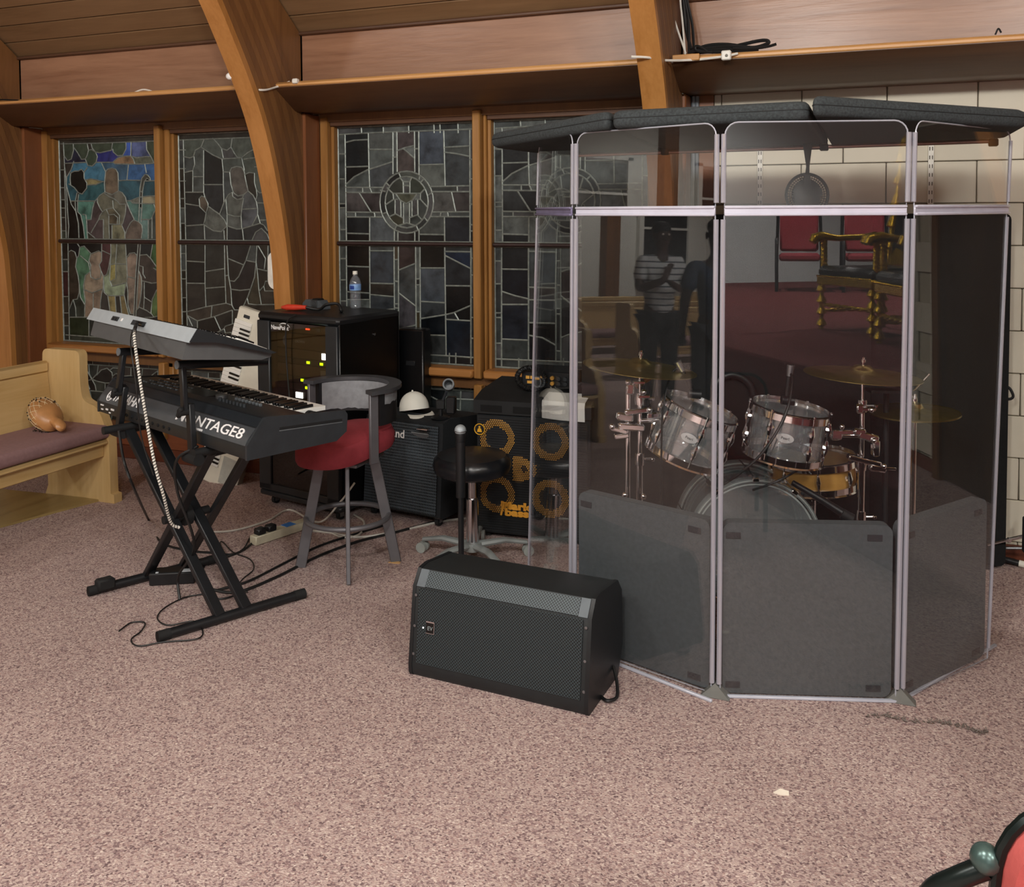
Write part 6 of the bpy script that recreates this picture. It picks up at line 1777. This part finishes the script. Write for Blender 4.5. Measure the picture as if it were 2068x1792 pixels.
for k in range(3):
    a = math.radians(20+k*120); d_ = Vector((math.cos(a), math.sin(a), 0))
    b = MB(); b.tube([Vector((sn.x, sn.y, sn.z-.08)), Vector((sn.x, sn.y, sn.z-.03))+d_*.13, Vector((sn.x, sn.y, sn.z+.02))+d_*.19], .008, 8); ob('basket_arm', b, DGREY, t)
    b = MB(); b.tube([Vector((sn.x, sn.y, .25)), Vector((sn.x, sn.y, .015))+d_*.24], .008, 8); ob('leg', b, CHR, t)

# hi-hat like low bar and shaker microphones
def tommic(pts, headp, lab, dep):
    p = D(*headp, dep); t = thing('clip_microphone', lab, 'microphone', tuple(D(*pts[0], dep)), group='clip microphones on the toms')
    b = MB(); b.tube([D(a, c, dep) for a, c in pts], .009, 10); ob('gooseneck', b, BLACKM, t)
    a, c = D(*pts[-2], dep), D(*pts[-1], dep)
    b = MB(); b.tube([c, c+(c-a).normalized()*.045], [.012, .016], 12); ob('connector', b, STEEL, t)
    b = MB(); b.tube([D(*pts[0], dep)-RT_*.02, D(*pts[0], dep)+RT_*.03-ZZ*.004], [.018, .02], 12); ob('capsule', b, BLACK, t)
    return t
tommic([(1400, 795), (1392, 778), (1384, 762), (1378, 750)], (1378, 745), 'clip microphone on the left tom rim', 3.86)
tommic([(1588, 808), (1590, 790), (1592, 775), (1594, 760)], (1592, 745), 'clip microphone on the right tom rim', 3.82)
cable('drum_cable', [D(1376, 742, 3.86), D(1358, 752, 3.84), D(1345, 790, 3.8), D(1338, 840, 3.78), D(1336, 900, 3.78), D(1335, 960, 3.8), D(1335, 1020, 3.85)], .0045, CABLE, 'black lead from the left tom microphone')
cable('drum_cable', [D(1596, 752, 3.82), D(1600, 770, 3.78), D(1592, 820, 3.72), D(1570, 870, 3.7), D(1535, 920, 3.7), D(1495, 955, 3.72), D(1462, 978, 3.75)], .0055, CABLE, 'black lead from the right tom microphone crossing the bass drum')
cable('drum_cable', [D(1625, 940, 3.86), D(1590, 962, 3.85), D(1555, 978, 3.86), D(1520, 990, 3.9)], .0045, CABLE, 'short black lead under the right tom')

# wind chimes
t = thing('bar_chimes', 'row of grey metal bar chimes behind the left cymbal stand', 'chimes', tuple(D(1308, 770, 4.2)))
b = MB(); b.tube([D(1284, 782, 4.2), D(1331, 752, 4.2)], .011, 8); ob('mantle', b, wood('mantle_wood', '8a5a30', 'a87444', 'X'), t)
for k in range(14):
    f_ = k/13; px = 1289+f_*38
    b = MB(); b.cyl(D(px, 783-f_*28, 4.2), D(px, 842-f_*42, 4.2), .0032, 6); ob('chime', b, STEEL, t)
# drum seat
tc = D(1500, 880, 4.46)
t = thing('drum_throne', 'black drum seat with looped backrest behind the toms', 'stool', (tc.x, tc.y, 0))
b = MB(); b.lathe([(0, .42), (.17, .42), (.19, .45), (.18, .49), (0, .50)], 28, T(tc.x, tc.y, 0)); ob('seat', b, BLACK, t)
b = MB(); b.cyl((tc.x, tc.y, .1), (tc.x, tc.y, .42), .018, 12); ob('column', b, BLACKM, t)
for k in range(3):
    a = math.radians(30+k*120); b = MB(); b.tube([(tc.x, tc.y, .2), (tc.x+.2*math.cos(a), tc.y+.2*math.sin(a), .012)], .011, 8); ob('leg', b, BLACKM, t)
b = MB(); b.tube(spline([D(1440, 850, 4.52), D(1446, 780, 4.52), D(1470, 758, 4.52), D(1500, 764, 4.52), D(1520, 790, 4.52), D(1524, 850, 4.52), D(1515, 920, 4.50)], 6), .018, 10); ob('backrest_loop', b, BLACK, t)
# tray with tablet
tp_ = D(1790, 792, 3.98)
t = thing('tablet_stand', 'black tray stand with a tablet beside the right cymbal', 'stand', (tp_.x, tp_.y+.02, 0))
b = MB(); b.prism([(-.09, -.07), (.09, -.09), (.11, .08), (-.06, .09)], 0, .012, frame(tp_, RT_, BKv, ZZ) @ RX(-6)); ob('tray', b, BLACK, t)
b = MB(); b.box((0, 0, .06), (.01, .16, .12), frame(tp_+RT_*.07, RT_, BKv, ZZ) @ RY(42), .003); tb = ob('tablet', b, BLACKG, t)
b = MB(); b.tube([frame(tp_+RT_*.066, RT_, BKv, ZZ) @ RY(42) @ Vector((-.003, -.082, z)) for z in (0, .12)], .003, 6); ob('tablet_edge', b, CHR, tb)
b = MB(); b.cyl((tp_.x, tp_.y+.02, .02), (tp_.x, tp_.y+.02, tp_.z), .012, 10); ob('tube', b, BLACKM, t)
b = MB(); b.lathe([(0, .0), (.13, 0), (.13, .012), (0, .03)], 20, T(tp_.x, tp_.y+.02, 0)); ob('base', b, BLACKM, t)
# pedals and a boom resting low at the right
t = thing('boom_tube', 'black boom tube leaning down beside the snare stand', 'boom', tuple(D(1700, 1040, 3.9)))
b = MB(); b.tube([D(1600, 975, 3.92), D(1660, 1010, 3.9), D(1715, 1045, 3.86)], [.012, .015, .018], 10); ob('tube', b, BLACK, t)
b = MB(); b.tube([D(1700, 1037, 3.86), D(1722, 1049, 3.85)], [.021, .021], 10); ob('counterweight', b, BLACKM, t)

# ---- items at the right end, outside the booth
t = thing('tripod_base', 'black tripod foot with white tip at the right edge by the wall', 'stand', tuple(G(2010, 1128)))
a = G(2000, 1122, .03); c = G(2058, 1138, .018)
b = MB(); b.tube([a, c], .014, 10); ob('leg', b, BLACK, t)
b = MB(); b.tube([c, c+(c-a).normalized()*.03], .016, 10); ob('leg_tip', b, WHITE, t)
t = thing('chrome_stand', 'chrome stand legs beside the wall at the right edge', 'stand', tuple(G(2068, 1110)))
b = MB(); b.tube([W(1995, 1100, 4.86), W(2090, 1078, 4.8)], .008, 8); b.sphere(tuple(W(2038, 1091, 4.84)), .013, 8, 6); ob('leg', b, CHR, t)
b = MB(); b.tube([W(2000, 1107, 4.9), W(2090, 1108, 4.86)], .007, 8); ob('crossbar', b, STEEL, t)
b = MB(); b.box((0, 0, 0), (.02, .04, .16), T(*W(2070, 1080, 4.8)), .005); ob('upright', b, BLACKM, t)
cable('yellow_cord', [G(2005, 1135, .006), G(2040, 1122, .006), G(2066, 1108, .006), G(2090, 1100, .006)], .006, mat('cord_yellow', 'a8a070', .6), 'pale yellow cord on the floor at the right edge')

# ---- shelf standards on the block wall
def standard(px, lab):
    p = W(px, 330, 4.97)
    t = thing('shelf_standard', lab, 'bracket rail', (p.x, 4.97, 1.3), group='shelf standards')
    b = MB(); b.box((p.x, 4.968, 1.66), (.026, .012, 1.0), None, .002); ob('rail', b, mat('rail_white', 'e6e4da', .4), t)
    b = MB()
    for k in range(22):
        for s_ in (-1, 1): b.box((p.x+s_*.006, 4.9615, 1.22+k*.042), (.004, .002, .018))
    o = ob('slot', b, mat('slot_dark', '4a463c', .8), t); o['kind'] = 'stuff'
standard(1535, 'white slotted shelf rail left of the hanging fan')
standard(1880, 'white slotted shelf rail right of the hanging fan')

# ---- cables on the ledge and arches
LW = mat('wire_white', 'e9e7de', .5)
p0 = XP(468, 155, -3.39); p1 = XP(598, 166, -3.2)
lg = ARCH_X[1]
cable('ledge_wire', [XP(470, 158, -3.395)+Vector((-.01, -.02, 0)), XP(500, 175, -3.34)+Vector((0, -.025, 0)), XP(530, 182, -3.262), XP(560, 175, -3.25), XP(585, 165, -3.2)], .006, LW, 'white wire hung across the middle arch')
t = thing('wire_connector', 'white connector lump at the left edge of the middle arch', 'connector', tuple(XP(470, 157, -3.4)))
b = MB(); b.sphere(tuple(XP(469, 155, -3.40)+Vector((0, -.02, 0))), (.025, .018, .02), 10, 8); b.sphere(tuple(XP(476, 152, -3.39)+Vector((0, -.02, 0))), (.016, .014, .016), 8, 6); ob('tape', b, mat('tape_white', 'fbfaf2', .4), t)
t = thing('wire_connector', 'small white clip on the ledge right of the middle arch', 'connector', tuple(XP(597, 165, -3.2)))
b = MB(); b.box((0, 0, 0), (.035, .03, .028), T(*W(597, 164, 4.54)), .005); ob('clip', b, LW, t)
cable('ledge_wire', [W(265, 190, 4.56), W(290, 181, 4.56), W(318, 188, 4.56)], .005, LW, 'short white wire loop on the left bay ledge')
cable('ledge_wire', [W(0, 202, 4.56), W(30, 203, 4.55), W(60, 205, 4.56), W(95, 203, 4.57)], .008, CABLE, 'black cable lying on the ledge at the far left')
cable('ledge_wire', [XP(1281, 115, -1.093)+Vector((-.012, -.01, 0)), XP(1310, 118, -1.04)+Vector((0, -.03, 0)), XP(1345, 122, -.975), W(1400, 121, 4.525), W(1440, 117, 4.52), W(1468, 113, 4.515), W(1490, 108, 4.53)], .006, LW, 'white wire strung across the arch behind the shield')
t = thing('junction_box', 'small white junction box on the ledge above the shield', 'box', tuple(W(1467, 112, 4.51)))
b = MB(); b.box((0, 0, 0), (.045, .03, .045), T(*W(1467, 112, 4.512)), .005); ob('box', b, LW, t)
b = MB(); b.sphere(tuple(W(1467, 112, 4.496)), .007, 8, 6); ob('knockout', b, mat('knock_grey', '8a8880', .5), t)
b = MB(); b.box((0, 0, 0), (.13, .03, .032), T(*W(1386, 117, 4.53)), .003)
tag(ob('wood_offcut', b, wood('offcut', 'b07c40', 'cc985a', 'X', .5, 6)), 'short light wood strip fixed to the ledge by the arch', 'board')
rr = random.Random(3)
for k, lab in enumerate(('black cable hank lying on the ledge above the shield, upper loop', 'black cable hank lying on the ledge above the shield, lower loop', 'black cable end sticking right from the ledge hank', 'black cable small loop next to the arch on the ledge')):
    if k == 0: pts = [W(1395, 104, 4.6), W(1430, 92, 4.6), W(1470, 90, 4.6), W(1520, 96, 4.6), W(1550, 88, 4.6), W(1549, 82, 4.6), W(1530, 83, 4.6), W(1490, 92, 4.6), W(1440, 103, 4.6), W(1400, 107, 4.6)]
    elif k == 1: pts = [W(1390, 106, 4.58), W(1430, 98, 4.58), W(1480, 94, 4.58), W(1530, 99, 4.58), W(1500, 102, 4.58), W(1450, 100, 4.58), W(1420, 104, 4.58), W(1470, 105, 4.58), W(1510, 102, 4.58)]
    elif k == 2: pts = [W(1480, 98, 4.57), W(1520, 98, 4.57), W(1550, 94, 4.57), W(1568, 89, 4.57)]
    else: pts = [W(1430, 106, 4.57), W(1415, 95, 4.57), W(1405, 94, 4.57), W(1408, 103, 4.57), W(1440, 106, 4.57)]
    cable('cable_hank', pts, .009 if k < 2 else .007, CABLE, lab)
for k, (a, c, e_, m_, r_) in enumerate((((1352, 0), (1362, 40), (1385, 108), LW, .005), ((1374, 0), (1378, 40), (1384, 112), LW, .005), ((1384, 0), (1390, 40), (1392, 108), CABLE, .008), ((1388, 0), (1398, 50), (1402, 104), CABLE, .007), ((1380, 0), (1386, 60), (1396, 100), CABLE, .009))):
    cable('riser_cable', [W(a[0], a[1]-40, 4.68), W(a[0], a[1], 4.68), W(c[0], c[1], 4.68), W(e_[0], e_[1], 4.64)], r_, m_, ['leftmost white cable running up the arch above the ledge', 'second white cable running up the arch above the ledge', 'thick black cable running up the arch above the ledge', 'rightmost black cable running up the arch above the ledge', 'black cable bundle in the middle above the ledge'][k])
for k, (px, m_) in enumerate(((1392, CABLE), (1400, mat('conduit_grey', '6d757c', .4)), (1407, mat('conduit_grey', '6d757c', .4)))):
    p = W(px, 300, 4.955); b = MB(); b.cyl((p.x, 4.955, .1), (p.x, 4.955, 2.28), .012, 8)
    tag(ob('conduit', b, m_), ['black cable run down the post behind the shield', 'left grey conduit down the post behind the shield', 'right grey conduit down the post behind the shield'][k], 'conduit')
cable('ledge_wire', [W(2010, 70, 4.56), W(2016, 58, 4.56), W(2022, 66, 4.56)], .004, CABLE, 'tiny black wire loop on the ledge at the far right')

# ---- red chair at the lower right corner
cc_ = D(2130, 1745, 1.42)
FRB = mat('chair_frame_black', '16201f', .3, .4); REDF = mat('chair_red', 'b85450', .8, var=.06, scale=40, bump=.2)
t = thing('red_chair', 'red padded chair with black frame at the lower right corner', 'chair', (cc_.x, cc_.y, 0))
bm3 = frame(D(2142, 1770, 1.34), C_R, (-C_D*.98-C_F*.2).normalized(), (-C_F*.98+C_D*.2).normalized())
ol = rrect(-.075, -.42, .33, .098, .10, 6)
b = MB(); b.prism(ol, -.02, .018, bm3); ob('backrest', b, REDF, t)
b = MB(); b.tube([bm3 @ Vector((a*1.0-(.004 if a < .1 else -.004), c_+.005, -.02)) for a, c_ in ol], .009, 8, closed=True); ob('back_frame', b, FRB, t)
pa = bm3 @ Vector((-.075, .0, -.03))
b = MB(); b.sphere(tuple(bm3 @ Vector((-.092, .0, -.03))), .022, 12, 8); ob('arm_bolt', b, mat('bolt_green', '4a5f5c', .3, .5), t)
b = MB(); b.tube(spline([bm3 @ Vector((-.09, -.015, -.03)), bm3 @ Vector((-.125, -.045, -.04)), bm3 @ Vector((-.15, -.09, -.06)), bm3 @ Vector((-.16, -.2, -.1))], 6), .016, 10); ob('arm', b, FRB, t)
sb = bm3 @ Vector((.13, -.45, 0))
sdir = Vector((C_F.x, C_F.y, 0)).normalized()
b = MB(); b.box((0, 0, 0), (.46, .44, .07), frame(Vector((sb.x, sb.y, .45))-sdir*.24, C_R, sdir, ZZ), .02); ob('seat', b, REDF, t)
for sx in (-.2, .2):
    for sy in (.04, .42):
        p = Vector((sb.x, sb.y, .42))+C_R*sx-sdir*sy; p.z = .42
        b = MB(); b.cyl(p, Vector((p.x, p.y, 0)), .013, 10); ob('leg', b, FRB, t)

# ================================================================== the hall behind the camera, seen mirrored in the shield
GOLD = mat('throne_gold', 'e0b83a', .25, .8, var=.15, scale=30); VELV = mat('throne_leather', '12161a', .4, var=.2)
def turned(p, q, r, M_, beads=3):
    """turned gold post between two local points"""
    p, q = Vector(p), Vector(q); b = MB(); L = (q-p).length; pr = [(0, 0), (r*.6, 0)]
    for k in range(beads):
        f0_ = k/beads; f1_ = (k+1)/beads
        pr += [(r*.55, L*(f0_+.05)), (r*1.25, L*(f0_+.35/beads)), (r*1.0, L*(f0_+.6/beads)), (r*.5, L*(f1_-.02))]
    pr += [(r*.6, L), (0, L)]
    b.lathe(pr, 12, M_ @ along(p, q)); return b
def twist(p, q, r, M_):
    p, q = Vector(p), Vector(q); m2 = along(p, q); L = (q-p).length; b = MB()
    for s_ in (0, math.pi):
        b.tube([M_ @ m2 @ Vector((r*.5*math.cos(s_+k*.7), r*.5*math.sin(s_+k*.7), L*k/30)) for k in range(31)], r*.62, 6)
    return b
def throne(loc, rz, lab):
    t = thing('throne_chair', lab, 'throne', loc, rz, 'gilded thrones on the platform'); M_ = WM[t.name]
    w, d_ = .37, .32
    b = MB(); b.box((0, 0, .47), (d_*2, w*2, .10), M_, .035); ob('seat', b, VELV, t)
    b = MB(); b.box((0, 0, .40), (d_*2, w*2, .07), M_, .01)
    ob('seat_rail', b, GOLD, t)
    b = MB()
    for k in range(24):
        y = -w+.015+k*(2*w-.03)/23; b.sphere(tuple(M_ @ Vector((d_+.002, y, .437))), .009, 6, 4)
    o = ob('nail_head', b, GOLD, t); o['kind'] = 'stuff'
    for sx in (-1, 1):
        for sy in (-1, 1):
            ob('leg', turned((sx*(d_-.03), sy*(w-.03), 0), (sx*(d_-.03), sy*(w-.03), .38), .034, M_, 4), GOLD, t)
    for sy in (-1, 1):
        ob('stretcher', twist((-d_+.03, sy*(w-.03), .15), (d_-.03, sy*(w-.03), .15), .016, M_), GOLD, t)
        ob('arm_post', twist((d_-.06, sy*(w-.02), .50), (d_-.06, sy*(w-.02), .73), .026, M_), GOLD, t)
        b = MB(); b.tube([M_ @ Vector(v_) for v_ in ((-d_+.05, sy*(w-.02), .76), (-.05, sy*(w-.02), .75), (.15, sy*(w-.02), .745), (d_-.04, sy*(w-.02), .765), (d_+.03, sy*(w-.02), .745), (d_+.05, sy*(w-.02), .71))], [.03, .028, .026, .036, .042, .03], 10); ob('armrest', b, GOLD, t)
    ob('stretcher', twist((d_-.03, -w+.03, .2), (d_-.03, w-.03, .2), .018, M_), GOLD, t)
    b = MB(); b.box((-d_+.0, 0, 1.0), (.05, .56, .86), M_ @ T(-d_, 0, .5) @ RY(-8) @ T(d_, 0, -.5), .02); ob('back_pad', b, VELV, t)
    bt = M_ @ T(-d_, 0, .5) @ RY(-8) @ T(d_, 0, -.5)
    for sy in (-1, 1): ob('back_post', turned((-d_, sy*.33, .42), (-d_, sy*.33, 1.5), .04, bt, 6), GOLD, t)
    b = MB(); b.prism(smooth2([(-.36, 1.44), (-.3, 1.6), (-.12, 1.62), (0, 1.78), (.12, 1.62), (.3, 1.6), (.36, 1.44)], 4), -.03, .03, bt @ frame((-d_, 0, 0), (0, 1, 0), (0, 0, 1), (1, 0, 0))); ob('crest', b, GOLD, t)
    b = MB(); b.prism([(-.33, .52), (.33, .52), (.2, .66), (0, .6), (-.2, .66)], -.03, .035, bt @ frame((-d_, 0, 0), (0, 1, 0), (0, 0, 1), (1, 0, 0))); ob('lower_crest', b, GOLD, t)
throne((2.64, -.37, .801), 180, 'gilded throne with black leather seat, farther one on the platform')
throne((2.36, .70, .801), 198, 'gilded throne with black leather seat, nearer one on the platform')
def armchair(loc, rz, lab):
    t = thing('red_armchair', lab, 'chair', loc, rz, 'red armchairs at the platform wall'); M_ = WM[t.name]
    b = MB(); b.box((0, 0, .45), (.50, .52, .10), M_, .03); ob('seat', b, MATS['red_cloth'], t)
    b = MB(); b.box((-.25, 0, .80), (.08, .50, .56), M_ @ T(-.25, 0, .5) @ RY(-8) @ T(.25, 0, -.5), .03); ob('backrest', b, MATS['red_cloth'], t)
    for sy in (-1, 1):
        b = MB(); b.tube([M_ @ Vector(v_) for v_ in ((.24, sy*.29, 0), (.24, sy*.29, .62), (.2, sy*.29, .68), (-.1, sy*.29, .69), (-.28, sy*.29, .66))], .022, 8); ob('arm_frame', b, BLACK, t)
        b = MB(); b.tube([M_ @ Vector(v_) for v_ in ((-.30, sy*.29, 0), (-.28, sy*.29, .5), (-.36, sy*.27, 1.1))], .022, 8); ob('rear_leg', b, BLACK, t)
        b = MB(); b.tube([M_ @ Vector(v_) for v_ in ((.24, sy*.29, .22), (-.29, sy*.29, .22))], .014, 8); ob('side_rail', b, BLACK, t)
armchair((4.72, -5.0, .801), 120, 'red armchair with black frame, left one at the platform wall')
armchair((5.45, -4.6, .801), 120, 'red armchair with black frame, right one at the platform wall')

def skin_body(name, verts, edges, mt, parent, sub=2, root=0):
    me = bpy.data.meshes.new(name); me.from_pydata([v[:3] for v in verts], edges, [])
    o = bpy.data.objects.new(name, me); COL.objects.link(o); o.parent = parent
    md = o.modifiers.new('skin', 'SKIN'); md.use_smooth_shade = True
    sv = me.skin_vertices[0].data
    for i, v in enumerate(verts):
        r = v[3]; sv[i].radius = (r, r*(v[4] if len(v) > 4 else 1))
    sv[root].use_root = True
    s2 = o.modifiers.new('sub', 'SUBSURF'); s2.levels = sub; s2.render_levels = sub
    me.materials.append(mt); WM[o.name] = WM[parent.name]
    return o
def person(loc, rz, lab, skin, shirt, trouser, crossed):
    t = thing('person', lab, 'person', loc, rz)
    SK = mat('skin_'+skin, skin, .5, var=.06)
    V = [(0, 0, .95, .13, .8), (0, 0, 1.12, .12, .8), (0, .01, 1.32, .135, .75), (0, 0, 1.47, .07), (0, .01, 1.54, .055), (0, .02, 1.60, .07), (0, .025, 1.67, .085), (0, .02, 1.75, .075), (0, .015, 1.79, .04)]
    E_ = [(i, i+1) for i in range(8)]
    if crossed: arms = [((.19, 0, 1.42), (.26, .06, 1.16), (.05, .26, 1.20), (-.03, .27, 1.24)), ((-.19, 0, 1.42), (-.26, .07, 1.17), (-.10, .26, 1.26), (-.03, .22, 1.36))]
    else: arms = [((.20, 0, 1.42), (.27, -.04, 1.14), (.25, .10, .92), (.24, .13, .84)), ((-.20, 0, 1.42), (-.27, -.04, 1.14), (-.25, .10, .92), (-.24, .13, .84))]
    for (s, e_, w, h) in arms:
        k = len(V); V += [(*s, .06), (*e_, .046), (*w, .034), (*h, .036, .6)]; E_ += [(2, k), (k, k+1), (k+1, k+2), (k+2, k+3)]
        hd = (Vector(h)-Vector(w)).normalized(); sd_ = hd.cross(Vector((0, 0, 1)) if abs(hd.z) < .9 else Vector((0, 1, 0))).normalized()
        for f_ in (-1.5, -.5, .5, 1.5):
            q = len(V); a = Vector(h)+hd*.035+sd_*f_*.018; c = a+hd*(.045-.008*abs(f_))
            V += [(*a, .010), (*c, .008)]; E_ += [(k+3, q), (q, q+1)]
        q = len(V); a = Vector(h)+sd_*.04; V += [(*a, .011), (*(a+hd*.035+sd_*.012), .009)]; E_ += [(k+3, q), (q, q+1)]
    for sx in (-1, 1):
        k = len(V); V += [(sx*.10, 0, .90, .095), (sx*.11, .02, .50, .065), (sx*.11, -.01, .12, .045), (sx*.115, .09, .045, .04)]; E_ += [(0, k), (k, k+1), (k+1, k+2), (k+2, k+3)]
    skin_body('body', V, E_, SK, t)
    # shirt with short sleeves
    V = [(0, 0, .90, .165, .85), (0, 0, 1.12, .15, .85), (0, .01, 1.32, .155, .8), (0, 0, 1.45, .085)]; E_ = [(0, 1), (1, 2), (2, 3)]
    for (s, e_, w, h) in arms:
        k = len(V); m_ = Vector(s).lerp(Vector(e_), .75); V += [(*s, .082), (*m_, .07)]; E_ += [(2, k), (k, k+1)]
    skin_body('shirt', V, E_, shirt, t)
    V = [(0, 0, .96, .15, .85)]; E_ = []
    for sx in (-1, 1):
        k = len(V); V += [(sx*.10, 0, .88, .12), (sx*.11, .02, .50, .085), (sx*.11, -.01, .10, .07)]; E_ += [(0, k), (k, k+1), (k+1, k+2)]
    skin_body('trousers', V, E_, trouser, t)
    M_ = WM[t.name]
    b = MB(); b.sphere((0, .0, 1.735), (.092, .10, .075), 16, 10, M_); ob('hair', b, BLACKM, t)
    for sx in (-1, 1):
        b = MB(); b.sphere((sx*.032, .10, 1.685), .011, 8, 6, M_); ob('eye', b, WHITE, t)
        b = MB(); b.sphere((sx*.088, .02, 1.665), (.012, .022, .032), 8, 6, M_); ob('ear', b, SK, t)
        b = MB(); b.box((sx*.115, .05, .035), (.09, .26, .07), M_, .025); ob('shoe', b, BLACK, t)
    b = MB(); b.sphere((0, .113, 1.655), (.016, .02, .026), 8, 6, M_); ob('nose', b, SK, t)
    b = MB(); b.sphere((0, .097, 1.615), (.026, .01, .009), 8, 6, M_); ob('mouth', b, mat('lip_dark', '5a3030', .5), t)
    return t
def stripes(name):
    mt, nt, b_ = _new(name)
    w_ = nt.nodes.new('ShaderNodeTexWave'); w_.bands_direction = 'Z'; w_.inputs['Scale'].default_value = 5.5; w_.inputs['Distortion'].default_value = .4
    nt.links.new(_coords(nt), w_.inputs['Vector'])
    nt.links.new(_ramp(nt, w_.outputs['Fac'], [(.0, lin('4a5864')), (.25, lin('dfe4e8'))]), b_.inputs['Base Color'])
    b_.inputs['Roughness'].default_value = .85
    return mt
def facing(p, q): return math.degrees(math.atan2(q[1]-p[1], q[0]-p[0]))-90
person((-5.02, -.17, 0), facing((-5.02, -.17), (-3.7, .1)), 'person in a pale striped shirt and dark trousers with folded arms', '4a3024', stripes('shirt_striped'), mat('trousers_black', '14161a', .85), True)
person((-3.74, .29, 0), facing((-3.74, .29), (-5.5, -.6)), 'person in a navy shirt and dark jeans seen from behind', '2e2018', mat('shirt_navy', '2e4058', .85), mat('jeans_dark', '20242c', .85), False)
for k, x in enumerate((-6.9, -8.0, -9.1)):
    make_pew((x, -1.5, 0), 0, ['light oak pew nearest to the people in the hall', 'light oak pew in the middle row of the hall', 'light oak pew by the end wall of the hall'][k], 'pews in the hall')
# made-up fixtures around the added lamps
for i, (x, y, z, w) in enumerate(LAMPS):
    t = thing('added_pendant', 'added unseen hanging lamp, number %s along the hall from the pew' % ['one', 'two', 'three', 'four', 'five', 'six', 'seven', 'eight', 'nine', 'ten'][i], 'lamp', (x, y, z), group='added hanging lamps')
    zr = min(2.755+(4.84-y)*.75, 9.0)
    b = MB(); b.cyl((x, y, z+.42), (x, y, zr), .012, 8); ob('stem', b, BLACKM, t)
    b = MB(); b.lathe([(0, .44), (.05, .43), (.20, .36), (.30, .33), (.30, .32), (.19, .345), (0, .40)], 28, T(x, y, z)); ob('reflector', b, mat('lamp_metal', '8a7a5a', .4, .6), t)
